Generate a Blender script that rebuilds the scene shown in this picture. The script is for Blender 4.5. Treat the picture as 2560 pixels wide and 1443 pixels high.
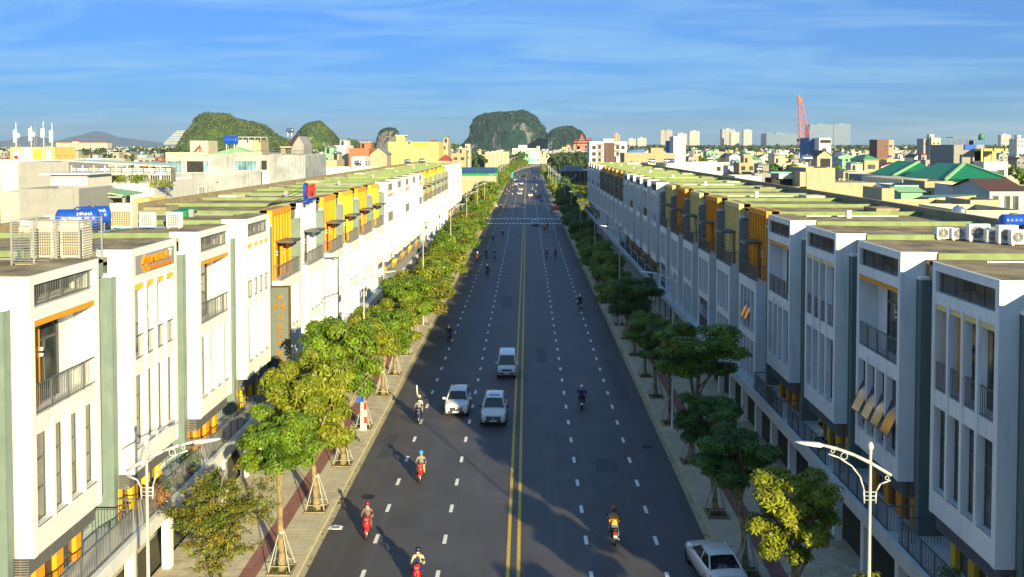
import bpy, math, random
from math import radians as R, sin, cos, tan, pi, sqrt
from mathutils import Vector, Matrix, noise
for _o in list(bpy.data.objects): bpy.data.objects.remove(_o)
sc = bpy.context.scene
COL = sc.collection

# ---------------------------------------------------------------- camera
FPX, PITCH, YAW, CAMX, CAMZ = 2320.0, R(2.0), math.atan(37/2320), 0.61, 20.0
cam_d = bpy.data.cameras.new('camera'); cam = bpy.data.objects.new('camera', cam_d); COL.objects.link(cam)
cam_d.sensor_width = 36; cam_d.lens = FPX/2560*36
CYP = 363 + FPX*tan(PITCH)
cam_d.shift_y = -(721.5-CYP)/2560
cam.location = (CAMX, 0, CAMZ); cam.rotation_euler = (pi/2-PITCH, 0, YAW)
cam_d.clip_start = .5; cam_d.clip_end = 40000
sc.camera = cam
_F = Vector((-sin(YAW)*cos(PITCH), cos(YAW)*cos(PITCH), -sin(PITCH)))
_Rt = Vector((cos(YAW), sin(YAW), 0)); _Up = _Rt.cross(_F)
def ray(px, py): return (_F + _Rt*((px-1280)/FPX) - _Up*((py-CYP)/FPX))
def gnd(px, py, z=0.):                 # point of the photograph -> place on the level z
    d = ray(px, py); t = (z-CAMZ)/d.z
    return Vector((CAMX+d.x*t, d.y*t, z))
def at(px, py, Y):                     # point of the photograph at distance Y down the road
    d = ray(px, py); t = Y/d.y
    return Vector((CAMX+d.x*t, Y, CAMZ+d.z*t))
def pix(v):
    v = Vector(v)-Vector((CAMX, 0, CAMZ)); z = v.dot(_F)
    return 1280+FPX*v.dot(_Rt)/z, CYP-FPX*v.dot(_Up)/z

# ---------------------------------------------------------------- sun and sky
SUN_EL, SUN_AZ = R(14.0), R(24.5)      # sun low behind the camera, a little to the right
sun_d = bpy.data.lights.new('sun', 'SUN'); sun = bpy.data.objects.new('sun', sun_d); COL.objects.link(sun)
sun_d.energy = 5.0; sun_d.angle = R(.5); sun_d.color = (1, .83, .47)
_dir = Vector((-sin(SUN_AZ)*cos(SUN_EL), cos(SUN_AZ)*cos(SUN_EL), -sin(SUN_EL)))
sun.rotation_euler = _dir.to_track_quat('-Z', 'Y').to_euler(); sun.location = (30, -60, 60)
W = bpy.data.worlds.new('World'); sc.world = W; W.use_nodes = True
nt = W.node_tree; nt.nodes.clear(); N = nt.nodes.new; L = nt.links.new
out = N('ShaderNodeOutputWorld'); bg = N('ShaderNodeBackground'); sky = N('ShaderNodeTexSky')
sky.sky_type = 'NISHITA'; sky.sun_disc = False; sky.sun_elevation = SUN_EL; sky.sun_rotation = pi-SUN_AZ
sky.air_density = 1.0; sky.dust_density = .3; sky.ozone_density = 3.0; sky.altitude = 20
SKY_STRENGTH = .05
bg.inputs['Strength'].default_value = SKY_STRENGTH
tc = N('ShaderNodeTexCoord'); sep = N('ShaderNodeSeparateXYZ'); L(tc.outputs['Generated'], sep.inputs[0])
# high thin cloud: project the view direction on a flat layer
def mth(op, a, b=None, v=None):
    n = N('ShaderNodeMath'); n.operation = op
    for i, s in enumerate((a, b)):
        if s is None: continue
        if isinstance(s, (int, float)): n.inputs[i].default_value = s
        else: L(s, n.inputs[i])
    return n.outputs[0]
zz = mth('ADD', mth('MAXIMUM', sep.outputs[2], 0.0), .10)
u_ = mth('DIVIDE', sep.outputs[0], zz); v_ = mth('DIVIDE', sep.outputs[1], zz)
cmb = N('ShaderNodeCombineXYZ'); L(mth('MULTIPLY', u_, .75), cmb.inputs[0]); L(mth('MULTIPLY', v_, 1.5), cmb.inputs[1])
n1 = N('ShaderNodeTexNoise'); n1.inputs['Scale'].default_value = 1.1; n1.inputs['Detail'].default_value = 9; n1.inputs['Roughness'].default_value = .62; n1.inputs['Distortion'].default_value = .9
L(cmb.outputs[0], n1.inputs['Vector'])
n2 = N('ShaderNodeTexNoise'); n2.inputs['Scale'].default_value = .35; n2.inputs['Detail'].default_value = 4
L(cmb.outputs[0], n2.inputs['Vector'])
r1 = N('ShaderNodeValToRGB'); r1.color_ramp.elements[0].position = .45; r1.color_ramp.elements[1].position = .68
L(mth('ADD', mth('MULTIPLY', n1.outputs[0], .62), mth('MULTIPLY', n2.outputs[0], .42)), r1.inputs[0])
cl = mth('ADD', mth('MULTIPLY', r1.outputs[0], .52), .25)  # streaks plus an even veil, added to lift the shaded facades
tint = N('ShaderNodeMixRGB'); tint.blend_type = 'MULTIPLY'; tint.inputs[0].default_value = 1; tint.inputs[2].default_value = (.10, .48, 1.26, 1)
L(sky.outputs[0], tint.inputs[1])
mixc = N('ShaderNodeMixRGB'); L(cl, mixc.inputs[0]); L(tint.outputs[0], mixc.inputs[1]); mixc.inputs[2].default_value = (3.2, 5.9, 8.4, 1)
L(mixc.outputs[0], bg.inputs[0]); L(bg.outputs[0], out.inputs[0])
vs = sc.view_settings; vs.view_transform = 'Standard'; vs.look = 'None'; vs.gamma = 1; vs.exposure = 1.22; vs.use_curve_mapping = False
sc.cycles.use_denoising = True
sc.cycles.max_bounces = 6; sc.cycles.diffuse_bounces = 3; sc.cycles.glossy_bounces = 2; sc.cycles.transmission_bounces = 3; sc.cycles.transparent_max_bounces = 6
sc.cycles.volume_bounces = 0; sc.cycles.caustics_reflective = False; sc.cycles.caustics_refractive = False

# ---------------------------------------------------------------- materials
_M = {}
def mat(name, col, rough=.75, metal=0, var=.10, scale=1.5, stain=0., stain_col=(.18,.16,.13), streak=False, bump=0., bscale=30,
        island=0., transl=0., coat=0., spec=.4, col2=None, alpha=1., smap=None):
    if name in _M: return _M[name]
    m = bpy.data.materials.new(name); m.use_nodes = True; _M[name] = m
    t = m.node_tree; b = t.nodes['Principled BSDF']; new = t.nodes.new; ln = t.links.new
    b.inputs['Roughness'].default_value = rough; b.inputs['Metallic'].default_value = metal
    b.inputs['Specular IOR Level'].default_value = spec
    if coat: b.inputs['Coat Weight'].default_value = coat; b.inputs['Coat Roughness'].default_value = .05
    geo = new('ShaderNodeNewGeometry')
    nz = new('ShaderNodeTexNoise'); nz.inputs['Scale'].default_value = scale; nz.inputs['Detail'].default_value = 6; nz.inputs['Roughness'].default_value = .6
    ln(geo.outputs['Position'], nz.inputs['Vector'])
    ramp = new('ShaderNodeValToRGB')
    c = col; c2 = col2 or col
    ramp.color_ramp.elements[0].position = .3; ramp.color_ramp.elements[1].position = .7
    ramp.color_ramp.elements[0].color = (*[max(0, x*(1-var)) for x in c], 1)
    ramp.color_ramp.elements[1].color = (*[min(1, x*(1+var)) for x in c2], 1)
    ln(nz.outputs[0], ramp.inputs[0]); last = ramp.outputs[0]
    if stain:
        mp = new('ShaderNodeMapping'); ln(geo.outputs['Position'], mp.inputs[0])
        mp.inputs['Scale'].default_value = smap or ((1.8, 1.8, .22) if streak else (.5, .5, .5))
        s = new('ShaderNodeTexNoise'); s.inputs['Scale'].default_value = 1.6; s.inputs['Detail'].default_value = 8; s.inputs['Roughness'].default_value = .7
        ln(mp.outputs[0], s.inputs['Vector'])
        sr = new('ShaderNodeValToRGB'); sr.color_ramp.elements[0].position = .50; sr.color_ramp.elements[1].position = .78
        sr.color_ramp.elements[1].color = (stain,)*3+(1,)
        ln(s.outputs[0], sr.inputs[0])
        mx = new('ShaderNodeMixRGB'); mx.inputs[2].default_value = (*stain_col, 1); ln(sr.outputs[0], mx.inputs[0]); ln(last, mx.inputs[1]); last = mx.outputs[0]
    if island:
        hs = new('ShaderNodeHueSaturation'); ln(last, hs.inputs['Color'])
        mr = new('ShaderNodeMapRange'); mr.inputs[3].default_value = 1-island; mr.inputs[4].default_value = 1+island
        ln(geo.outputs['Random Per Island'], mr.inputs[0]); ln(mr.outputs[0], hs.inputs['Value'])
        mr2 = new('ShaderNodeMapRange'); mr2.inputs[3].default_value = .5-island*.05; mr2.inputs[4].default_value = .5+island*.04
        ln(geo.outputs['Random Per Island'], mr2.inputs[0]); ln(mr2.outputs[0], hs.inputs['Hue']); last = hs.outputs[0]
    ln(last, b.inputs['Base Color'])
    if bump:
        bn = new('ShaderNodeTexNoise'); bn.inputs['Scale'].default_value = bscale; bn.inputs['Detail'].default_value = 5; ln(geo.outputs['Position'], bn.inputs['Vector'])
        bp = new('ShaderNodeBump'); bp.inputs['Strength'].default_value = bump; bp.inputs['Distance'].default_value = .02; ln(bn.outputs[0], bp.inputs['Height']); ln(bp.outputs[0], b.inputs['Normal'])
    if transl:
        o = t.nodes['Material Output']; tr = new('ShaderNodeBsdfTranslucent'); ms = new('ShaderNodeMixShader'); ms.inputs[0].default_value = transl
        ln(last, tr.inputs[0]); ln(b.outputs[0], ms.inputs[1]); ln(tr.outputs[0], ms.inputs[2]); ln(ms.outputs[0], o.inputs['Surface'])
    if alpha < 1: b.inputs['Alpha'].default_value = alpha
    return m
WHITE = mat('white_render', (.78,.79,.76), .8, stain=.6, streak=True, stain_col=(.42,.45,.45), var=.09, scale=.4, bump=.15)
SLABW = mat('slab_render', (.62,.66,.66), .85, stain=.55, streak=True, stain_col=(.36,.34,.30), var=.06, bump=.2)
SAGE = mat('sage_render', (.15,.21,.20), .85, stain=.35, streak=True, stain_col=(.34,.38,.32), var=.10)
CREAM = mat('cream_render', (.62,.56,.36), .85, stain=.3, streak=True)
ORANGE = mat('orange_render', (.78,.32,.015), .7, var=.06, stain=.2, streak=True, stain_col=(.5,.22,.03))
YELLOW = mat('yellow_render', (.86,.52,.03), .7, var=.05, stain=.2, streak=True, stain_col=(.6,.36,.06))
PALEY = mat('pale_yellow_render', (.80,.62,.24), .7, var=.05, stain=.2, streak=True, stain_col=(.5,.42,.2))
ROOFC = mat('weathered_roof_concrete', (.21,.165,.095), .9, var=.5, scale=.7, stain=.8, stain_col=(.08,.07,.055), col2=(.31,.245,.135), bump=.3)
RIDGE = mat('pale_green_beam_paint', (.185,.255,.11), .85, var=.18, stain=.6, stain_col=(.16,.16,.08))
DIRTC = mat('dirty_concrete', (.30,.25,.15), .9, var=.25, scale=2, stain=.7, stain_col=(.1,.08,.05))
FRAME = mat('grey_metal_frame', (.12,.125,.12), .5, .3, var=.05)
RAILM = mat('dark_grey_rail_paint', (.13,.14,.15), .5, .2, var=.05)
GLASS = mat('window_glass', (.04,.05,.05), .08, 0, var=.5, scale=.9, spec=1.0, stain=.75, stain_col=(.24,.23,.15), smap=(.8,.8,.35))
DARKIN = mat('dark_interior', (.03,.03,.032), .9, var=.3)
DOORB = mat('dark_brown_door', (.08,.05,.035), .5, var=.1)
LOUV = mat('grey_louvre_paint', (.17,.18,.18), .6, .1, var=.06)
SHUT = mat('beige_roller_shutter', (.50,.46,.34), .7, var=.1)
LAMPW = mat('white_lamp_housing', (.75,.75,.73), .4, var=.02)
BLACK = mat('black_plastic', (.02,.02,.022), .5, var=.1)
STEELG = mat('galvanised_steel', (.45,.46,.46), .45, .6, var=.08)

# ---------------------------------------------------------------- mesh builder
class MB:
    def __init__(s): s.V=[]; s.F=[]; s.I=[]
    def poly(s, pts, m=0):
        n=len(s.V); s.V.extend([tuple(p) for p in pts]); s.F.append(tuple(range(n,n+len(pts)))); s.I.append(m)
    def box(s, x0,x1,y0,y1,z0,z1,m=0, T=None):
        if x0>x1: x0,x1=x1,x0
        if y0>y1: y0,y1=y1,y0
        n=len(s.V); P=[(x0,y0,z0),(x1,y0,z0),(x1,y1,z0),(x0,y1,z0),(x0,y0,z1),(x1,y0,z1),(x1,y1,z1),(x0,y1,z1)]
        if T is not None: P=[tuple(T@Vector(p)) for p in P]
        s.V.extend(P)
        for f in ((3,2,1,0),(4,5,6,7),(0,1,5,4),(1,2,6,5),(2,3,7,6),(3,0,4,7)): s.F.append(tuple(n+i for i in f)); s.I.append(m)
        return s
    def cbox(s, c, d, m=0, rot=None):
        T=Matrix.Translation(c)@(rot.to_4x4() if rot else Matrix()); h=[x/2 for x in d]
        return s.box(-h[0],h[0],-h[1],h[1],-h[2],h[2],m,T)
    def tube(s, p, q, r, n=6, m=0, r2=None, cap=True):
        p=Vector(p); q=Vector(q); d=(q-p); r2=r if r2 is None else r2
        if d.length<1e-6: return s
        d.normalize(); a=d.orthogonal().normalized(); b=d.cross(a); k=len(s.V)
        for i in range(n):
            t=2*pi*i/n; o=a*cos(t)+b*sin(t); s.V.append(tuple(p+o*r)); s.V.append(tuple(q+o*r2))
        for i in range(n):
            j=(i+1)%n; s.F.append((k+2*i,k+2*j,k+2*j+1,k+2*i+1)); s.I.append(m)
        if cap:
            s.F.append(tuple(k+2*i for i in reversed(range(n)))); s.I.append(m)
            s.F.append(tuple(k+2*i+1 for i in range(n))); s.I.append(m)
        return s
    def path(s, pts, r, n=6, m=0):
        rs = r if isinstance(r,(list,tuple)) else [r]*len(pts)
        for i in range(len(pts)-1): s.tube(pts[i],pts[i+1],rs[i],n,m,rs[i+1])
        return s
    def lathe(s, prof, n=16, m=0, T=None, arc=2*pi):     # prof: (radius, height) pairs
        k=len(s.V); c=len(prof)
        for i in range(n):
            t=arc*i/n
            for (r,h) in prof:
                v=Vector((r*cos(t), r*sin(t), h)); s.V.append(tuple(T@v if T is not None else v))
        for i in range(n):
            j=(i+1)%n
            for a in range(c-1): s.F.append((k+i*c+a,k+j*c+a,k+j*c+a+1,k+i*c+a+1)); s.I.append(m)
        return s
    def loft(s, rings, m=0, cap=True, closed=True):
        k=len(s.V); n=len(rings[0])
        for r in rings: s.V.extend([tuple(p) for p in r])
        for a in range(len(rings)-1):
            for i in range(n if closed else n-1):
                j=(i+1)%n; s.F.append((k+a*n+i,k+a*n+j,k+(a+1)*n+j,k+(a+1)*n+i)); s.I.append(m)
        if cap:
            s.F.append(tuple(k+i for i in reversed(range(n)))); s.I.append(m)
            e=k+(len(rings)-1)*n; s.F.append(tuple(e+i for i in range(n))); s.I.append(m)
        return s
    def mesh(s, name, mats, smooth=False):
        me=bpy.data.meshes.new(name); me.from_pydata(s.V,[],s.F)
        for m in (mats if isinstance(mats,(list,tuple)) else [mats]): me.materials.append(m)
        if any(s.I): me.polygons.foreach_set('material_index', s.I)
        if smooth: me.polygons.foreach_set('use_smooth',[True]*len(s.F))
        me.update(); return me
    def build(s, name, mats, parent=None, smooth=False, kind=None, label=None):
        return link(name, s.mesh(name,mats,smooth), parent, kind, label)
def link(name, me, parent=None, kind=None, label=None, loc=None):
    o=bpy.data.objects.new(name, me); COL.objects.link(o)
    if parent is not None: o.parent=parent
    if kind: o['kind']=kind
    if label: o['label']=label
    if loc is not None: o.location=loc
    return o
def thing(name, label, cat, loc=(0,0,0), rz=0, group=None):
    o=bpy.data.objects.new(name, None); COL.objects.link(o); o.location=loc; o.rotation_euler=(0,0,rz)
    o.empty_display_size=.2; return tag(o,label,cat,group)
def tag(o, label, cat, group=None):
    o['label']=label; o['category']=cat
    if group: o['group']=group
    return o
def copy_tree(o, parent=None, kids=None):
    c=o.copy(); COL.objects.link(c); c.parent=parent
    for ch in (kids or KIDS)(o): copy_tree(ch,c,kids)
    return c
_kid={}
def KIDS(o): return list(o.children)
def snap(o): return (o,[snap(c) for c in o.children])       # remember a thing and its parts once, copy many times
def stamp(sn, parent=None, swap=None):
    o,ch=sn; c=o.copy(); COL.objects.link(c); c.parent=parent
    if swap and o.type=='MESH' and o.data.materials:
        for i,ms in enumerate(c.material_slots):
            if ms.material and ms.material.name in swap:
                nm_=swap[ms.material.name]; ms.link='OBJECT'; ms.material=nm_
    for k in ch: stamp(k,c,swap)
    return c
ORD=['first','second','third','fourth','fifth','sixth','seventh','eighth','ninth','tenth','eleventh','twelfth','thirteenth','fourteenth','fifteenth',
     'sixteenth','seventeenth','eighteenth','nineteenth','twentieth']
TENS={20:'twenty',30:'thirty',40:'forty',50:'fifty',60:'sixty',70:'seventy',80:'eighty',90:'ninety',100:'hundred'}
def ordw(i):
    if i<20: return ORD[i]
    t=(i+1)//10*10; u=(i+1)%10
    return (TENS[t][:-1]+'ieth' if TENS[t].endswith('y') else TENS[t]+'th') if u==0 else TENS[t]+'-'+ORD[u-1]
# ================================================================ ground, road, pavements
rnd = random.Random(11)
def curve_x(Y): return 0 if Y<600 else (Y-600)**2/4300.
GRND = mat('city_ground', (.10,.10,.07), .95, var=.4, scale=.02, col2=(.14,.13,.10))
g = MB(); g.poly([(-9400,-900,-.06),(9400,-900,-.06),(9400,12300,-.06),(-9400,12300,-.06)])
g.build('ground', GRND, kind='structure')
ASPH = mat('asphalt', (.078,.076,.084), .62, var=.22, scale=.30, stain=.75, stain_col=(.11,.115,.125), smap=(.62,.018,1), bump=.6, bscale=60, spec=.5)
ys = [-150]+list(range(0,600,50))+list(range(600,1000,12))
def ribbon(mb, a, b, z, ys, m=0):
    k=len(mb.V)
    for y in ys: mb.V.append((curve_x(y)+a,y,z)); mb.V.append((curve_x(y)+b,y,z))
    for i in range(len(ys)-1): mb.F.append((k+2*i,k+2*i+1,k+2*i+3,k+2*i+2)); mb.I.append(m)
road = MB(); ribbon(road,-9.7,9.7,0,ys)
road.poly([(-140,240.5,-.004),(140,240.5,-.004),(140,250.5,-.004),(-140,250.5,-.004)])       # cross street
road.poly([(9,2,-.004),(120,2,-.004),(120,17,-.004),(9,17,-.004)]); road.poly([(-120,2,-.004),(-9,2,-.004),(-9,17,-.004),(-120,17,-.004)])
ROAD = road.build('road', ASPH, kind='structure')
PAINT = mat('road_paint', (.80,.80,.78), .7, var=.10, scale=8, stain=.45, stain_col=(.3,.3,.3))
YPAINT = mat('yellow_road_paint', (.62,.42,.06), .7, var=.12, scale=4, stain=.5, stain_col=(.3,.2,.06))
ym = MB()
for a in (-.36,.14): ribbon(ym,a,a+.17,.006,[18]+[y for y in ys if 18<y<234]+[234]); ribbon(ym,a,a+.17,.006,[252]+[y for y in ys if y>252])
ym.build('centre_line', YPAINT, ROAD, label='double yellow line down the middle of the road')
dm = MB(); dm.box(-.095,.095,-.52,.52,.0,.008); dmesh = dm.mesh('lane_dash', PAINT)
far = MB()
for x in (-7.02,-3.53,3.62,7.15):
    for k in range(-6,170):
        y = 46.4+4*k
        if 234<y<252: continue
        if y<320: link('lane_dash', dmesh, ROAD, loc=(x,y,.003))
        elif y<800: X=curve_x(y)+x; far.box(X-.08,X+.08,y-.5,y+.5,.003,.011)
far.build('far_lane_dashes', PAINT, ROAD, kind='stuff')
cw = MB(); cw.box(-.30,.30,-1.2,1.2,0,.008); cwm = cw.mesh('crossing_block', PAINT)
for yy in (236.5,251.5):
    for i in range(21): link('crossing_block', cwm, ROAD, loc=(-9.2+i*.92,yy,.003))
ar = MB()
for x in (-5.3,-1.8,1.9,5.3):
    y=257 if x<0 else 229; s=1 if x>0 else -1
    ar.poly([(x-.08,y-1.4*s,.006),(x+.08,y-1.4*s,.006),(x+.08,y+.6*s,.006),(x-.08,y+.6*s,.006)]); ar.poly([(x-.3,y+.6*s,.006),(x+.3,y+.6*s,.006),(x,y+1.6*s,.006)])
ar.build('lane_arrow', PAINT, ROAD)
sl=MB(); ribbon(sl,9.2,9.35,.006,[262]+[y for y in ys if y>262]); sl.build('edge_line', PAINT, ROAD)
IRON=mat('manhole_iron',(.03,.03,.03),.6,.3,var=.3)
for (x,y) in ((-8.4,52),(8.6,61),(-8.3,96),(8.5,112),(-2.0,139),(8.5,158),(-8.5,176)):
    MB().lathe([(0,.012),(.36,.012),(.38,.006)],16,0).build('manhole_cover',IRON,ROAD).location=(x,y,0)
PATCH=mat('asphalt_patch',(.060,.066,.078),.7,var=.2)
for (x,y,w,l) in ((-5.4,71,1.1,3.6),(2.0,88,.9,6.5),(5.6,57.5,1.4,2.4),(-1.9,118,1.2,9),(8.3,79,1.0,14),(-8.6,61,.8,5)):
    MB().loft([[(x-w/2,y-l/2,.002),(x+w/2,y-l/2+.05,.002),(x+w/2-.04,y+l/2,.002),(x-w/2+.06,y+l/2-.1,.002)],[(x-w/2,y-l/2,.005),(x+w/2,y-l/2+.05,.005),(x+w/2-.04,y+l/2,.005),(x-w/2+.06,y+l/2-.1,.005)]]).build('asphalt_patch',PATCH,ROAD)
KERB = mat('kerb_concrete', (.54,.49,.33), .9, var=.15, scale=1.2, stain=.6, stain_col=(.18,.15,.10), bump=.3)
GUT = mat('gutter_concrete', (.44,.40,.27), .9, var=.2, scale=.8, stain=.8, stain_col=(.12,.10,.07), bump=.3)
TILE = mat('paving_stone', (.50,.455,.34), .85, var=.12, scale=.9, island=.13, stain=.35, stain_col=(.17,.15,.11))
REDT = mat('red_paving_stone', (.26,.125,.11), .85, var=.15, scale=.9, island=.10, stain=.3, stain_col=(.2,.12,.10))
PBASE = mat('pavement_bed', (.16,.15,.12), .95, var=.2)
SOIL = mat('tree_pit_soil', (.12,.085,.04), .95, var=.4, scale=6)
GRASSC = mat('pit_grass', (.10,.15,.03), .9, var=.4, island=.3, transl=.2)
km = MB(); km.box(-.14,.14,-.49,.49,-.05,.14); km_me = km.mesh('kerb_stone', KERB)
tb = MB(); tb.box(-.194,.194,-.194,.194,-.03,.012); tile_me = tb.mesh('paving_slab', TILE)
PITS = {-1:[42.6,49.9,57.1,64.6,73.2,79.8,87.5], 1:[35.2,42.6,49.6,57.8,66.0,72.9,79.5,87.6]}
for s in (-1,1):
    p = PITS[s]; y = p[-1]
    while y < 229: y += 7.4; p.append(round(y,1))
    p[:0] = [p[0]-7.3*k for k in ((4,3,2,1) if s<0 else (3,2,1))]
def in_pit(s,x,y): return x<11.42 and any(abs(y-q)<.66 for q in PITS[s])
for s in (-1,1):
    name = 'pavement'
    b = MB(); SX=lambda v: s*v
    for (y0,y1) in ((17,238.5),(253,600)):
        b.box(SX(10.27),SX(16.6 if y1<300 else 16.5),y0,y1,-.05,.115)
    ys2=[y for y in ys if y>=600]
    k=[]
    for y in ys2: c=curve_x(y); k.append([(c+SX(10.27),y,-.05),(c+SX(10.27),y,.115),(c+SX(16.5),y,.115),(c+SX(16.5),y,-.05)])
    b.loft(k)
    PV = b.build(name, PBASE if True else TILE, kind='structure')
    # gutter strip, kerb
    gt = MB(); gy=[17,60,120,180,236]
    for (a0,a1) in (((17,60,120,180,238)),((253,400,600)+tuple(ys2[1:]))) and [(17,238),(253,1000)]:
        yy=[a0]+[q for q in ys if a0<q<a1]+([a1] if a1<900 else [])
        lo,hi=sorted((s*9.68,s*10.02)); ribbon(gt,lo,hi,.004 if False else .008,yy)
    gt.build('gutter', GUT, PV)
    n=0; restk=MB()
    for k2 in range(0,590):
        y=17.5+k2
        if 238<y<253.5: continue
        if 34<y<170 and n<140: link('kerb_stone', km_me, PV, loc=(s*10.13,y,0)); n+=1
        elif y<600: restk.box(s*9.99,s*10.27,y-.49,y+.49,-.05,.14)
    kr=[]
    for y in ys2: c=curve_x(y); kr.append([(c+s*9.99,y,-.05),(c+s*9.99,y,.14),(c+s*10.27,y,.14),(c+s*10.27,y,-.05)])
    restk.loft(kr)
    restk.build('far_kerb', KERB, PV, kind='stuff')
    # paving slabs: nearest ones singly, the others joined, the far ones as sheets
    rest=MB(); n=0; cells=[]
    for j in range(int((130-30)/.4)):
        for i in range(16):
            x=10.47+.4*i; y=30+.4*j+.2
            if in_pit(s,x,y): continue
            cells.append((x,y,1 if i in (4,5) else 0))
    for (x,y,m) in cells:
        if y>=44.2 and n<290 and m==0 and x<15 : link('paving_slab', tile_me, PV, loc=(s*x,y,.118)); n+=1
        else: rest.box(s*x-.194,s*x+.194,y-.194,y+.194,.085,.13,m)
    for (y0,y1) in ((17,30),(130,238.5)):
        rest.box(s*10.27,s*12.07,y0,y1,.1,.128,0); rest.box(s*12.07,s*12.87,y0,y1,.1,.128,1); rest.box(s*12.87,s*16.6,y0,y1,.1,.128,0)
    rest.box(s*10.27,s*16.6,253,600,.1,.128,0)
    kr=[]
    for y in ys2: c=curve_x(y); kr.append([(c+s*10.27,y,.1),(c+s*10.27,y,.128),(c+s*16.5,y,.128),(c+s*16.5,y,.1)])
    rest.loft(kr)
    rest.build('paving', [TILE,REDT], PV, kind='stuff')
    # tree pits
    for q in PITS[s]:
        f=MB(); x0,x1=10.3,11.42
        for a in ((x0,x1,q-.60,q-.54),(x0,x1,q+.54,q+.60),(x0,x0+.06,q-.54,q+.54),(x1-.06,x1,q-.54,q+.54)): f.box(s*a[0],s*a[1],a[2],a[3],.1,.17,0)
        f.box(s*(x0+.06),s*(x1-.06),q-.54,q+.54,.09,.125,1)
        for _ in range(26):
            a=rnd.uniform(x0+.1,x1-.1); c=rnd.uniform(q-.48,q+.48); h=rnd.uniform(.06,.22); w=rnd.uniform(.02,.06); t=rnd.uniform(0,3.1)
            f.poly([(s*a-w*cos(t),c-w*sin(t),.125),(s*a+w*cos(t),c+w*sin(t),.125),(s*a+rnd.uniform(-.08,.08),c+rnd.uniform(-.08,.08),.125+h)],2)
        f.build('tree_pit', [DIRTC,SOIL,GRASSC], PV)
# fallen leaves and grit lying along the gutters
LEAFD = mat('dry_fallen_leaf', (.10,.085,.02), .9, var=.4, island=.4)
lf = MB()
for s in (-1,1):
    for _ in range(520):
        y=rnd.uniform(40,150); x=s*(10.0-abs(rnd.gauss(0,.35)) if rnd.random()<.8 else rnd.uniform(10.3,16)); z=.012 if abs(x)<10 else .135
        t=rnd.uniform(0,6.3); l=rnd.uniform(.05,.14); w=l*.35; c_,s_=cos(t),sin(t)
        lf.poly([(x-l*c_,y-l*s_,z),(x+w*s_,y-w*c_,z+.02),(x+l*c_,y+l*s_,z+.01),(x-w*s_,y+w*c_,z+.015)])
o=lf.build('fallen_leaves', LEAFD, kind='stuff'); tag(o,'dry fallen leaves scattered along both gutters and pavements','leaves')
# verge and scrub fields past the rows
# ================================================================ the two rows of shophouses
# local frame of one unit: x = s*d (d metres into the block from the front plane), y = u (0..8 along the street), z up
FX = 16.0
class U:
    def __init__(s, side): s.s=side; s.m=MB()
    def b(s, d0,d1,u0,u1,z0,z1,m=0): s.m.box(s.s*d0,s.s*d1,u0,u1,z0,z1,m); return s
    def go(s, name, mats, parent, **k):
        o=s.m.build(name,mats,parent,**k); s.m=MB(); return o
def railing(U_, d, u0, u1, z0, h, parent, sides=0.0, step=.13, mt=None):
    U_.b(d-.02,d+.03,u0,u1,z0+h-.05,z0+h); U_.b(d-.012,d+.018,u0,u1,z0+.06,z0+.09)
    n=max(2,int((u1-u0)/step))
    for i in range(n+1):
        u=u0+(u1-u0)*i/n; w=.022 if i%9==0 else .009
        U_.b(d-w,d+w,max(u0,u-w),min(u1,u+w),z0,z0+h-.04)
    if sides:
        for uu in (u0,u1):
            U_.b(d+.03,d+sides,uu-.02,uu+.02,z0+h-.05,z0+h)
            k=int(sides/step)
            for i in range(1,k+1): U_.b(d+i*step-.009,d+i*step+.009,uu-.009,uu+.009,z0,z0+h-.04)
    return U_.go('railing', mt or RAILM, parent)
def fin_window(s, parent, d, u0, u1, z0, z1, splits=(.36,.68), open_=False):
    f=U(s); w=.055
    f.b(d,d+.06,u0,u0+w,z0,z1); f.b(d,d+.06,u1-w,u1,z0,z1); f.b(d,d+.06,u0+w,u1-w,z0,z0+w); f.b(d,d+.06,u0+w,u1-w,z1-w,z1)
    zs=[z0+w]+[z0+(z1-z0)*t for t in splits]+[z1-w]
    for t in zs[1:-1]: f.b(d,d+.06,u0+w,u1-w,t-.04,t+.04)
    W_=f.go('window', FRAME, parent)
    for i in range(len(zs)-1):
        a=zs[i]+(.04 if i else 0); c=zs[i+1]-(.04 if i<len(zs)-2 else 0)
        if open_ and i==1:      # top-hung sash pushed open at the bottom
            T=Matrix.Translation((s*d,0,c))@Matrix.Rotation(s*R(24),4,'Y')
            m=MB(); h=c-a+.5; e=.05
            for q in ((u0,u0+e,-h,0),(u1-e,u1,-h,0),(u0+e,u1-e,-h,-h+e),(u0+e,u1-e,-e,0)): m.box(-.02,.02,q[0],q[1],q[2],q[3],0,T)
            m.box(-.006,.006,u0+e,u1-e,-h+e,-e,1,T); m.build('open_sash',[FRAME,GLASS],W_)
        else: f.b(d+.02,d+.035,u0+w,u1-w,a,c); f.go('pane', GLASS, W_)
def lamp(s, parent, d, u, z):
    f=U(s); f.b(d-.12,d-.02,u-.05,u+.05,z+.04,z+.16,0); f.b(d-.12,d-.02,u-.05,u+.05,z-.16,z-.04,0); f.b(d-.14,d,u-.06,u+.06,z-.04,z+.04,1)
    f.go('wall_lamp',[LAMPW,BLACK],parent)
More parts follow.
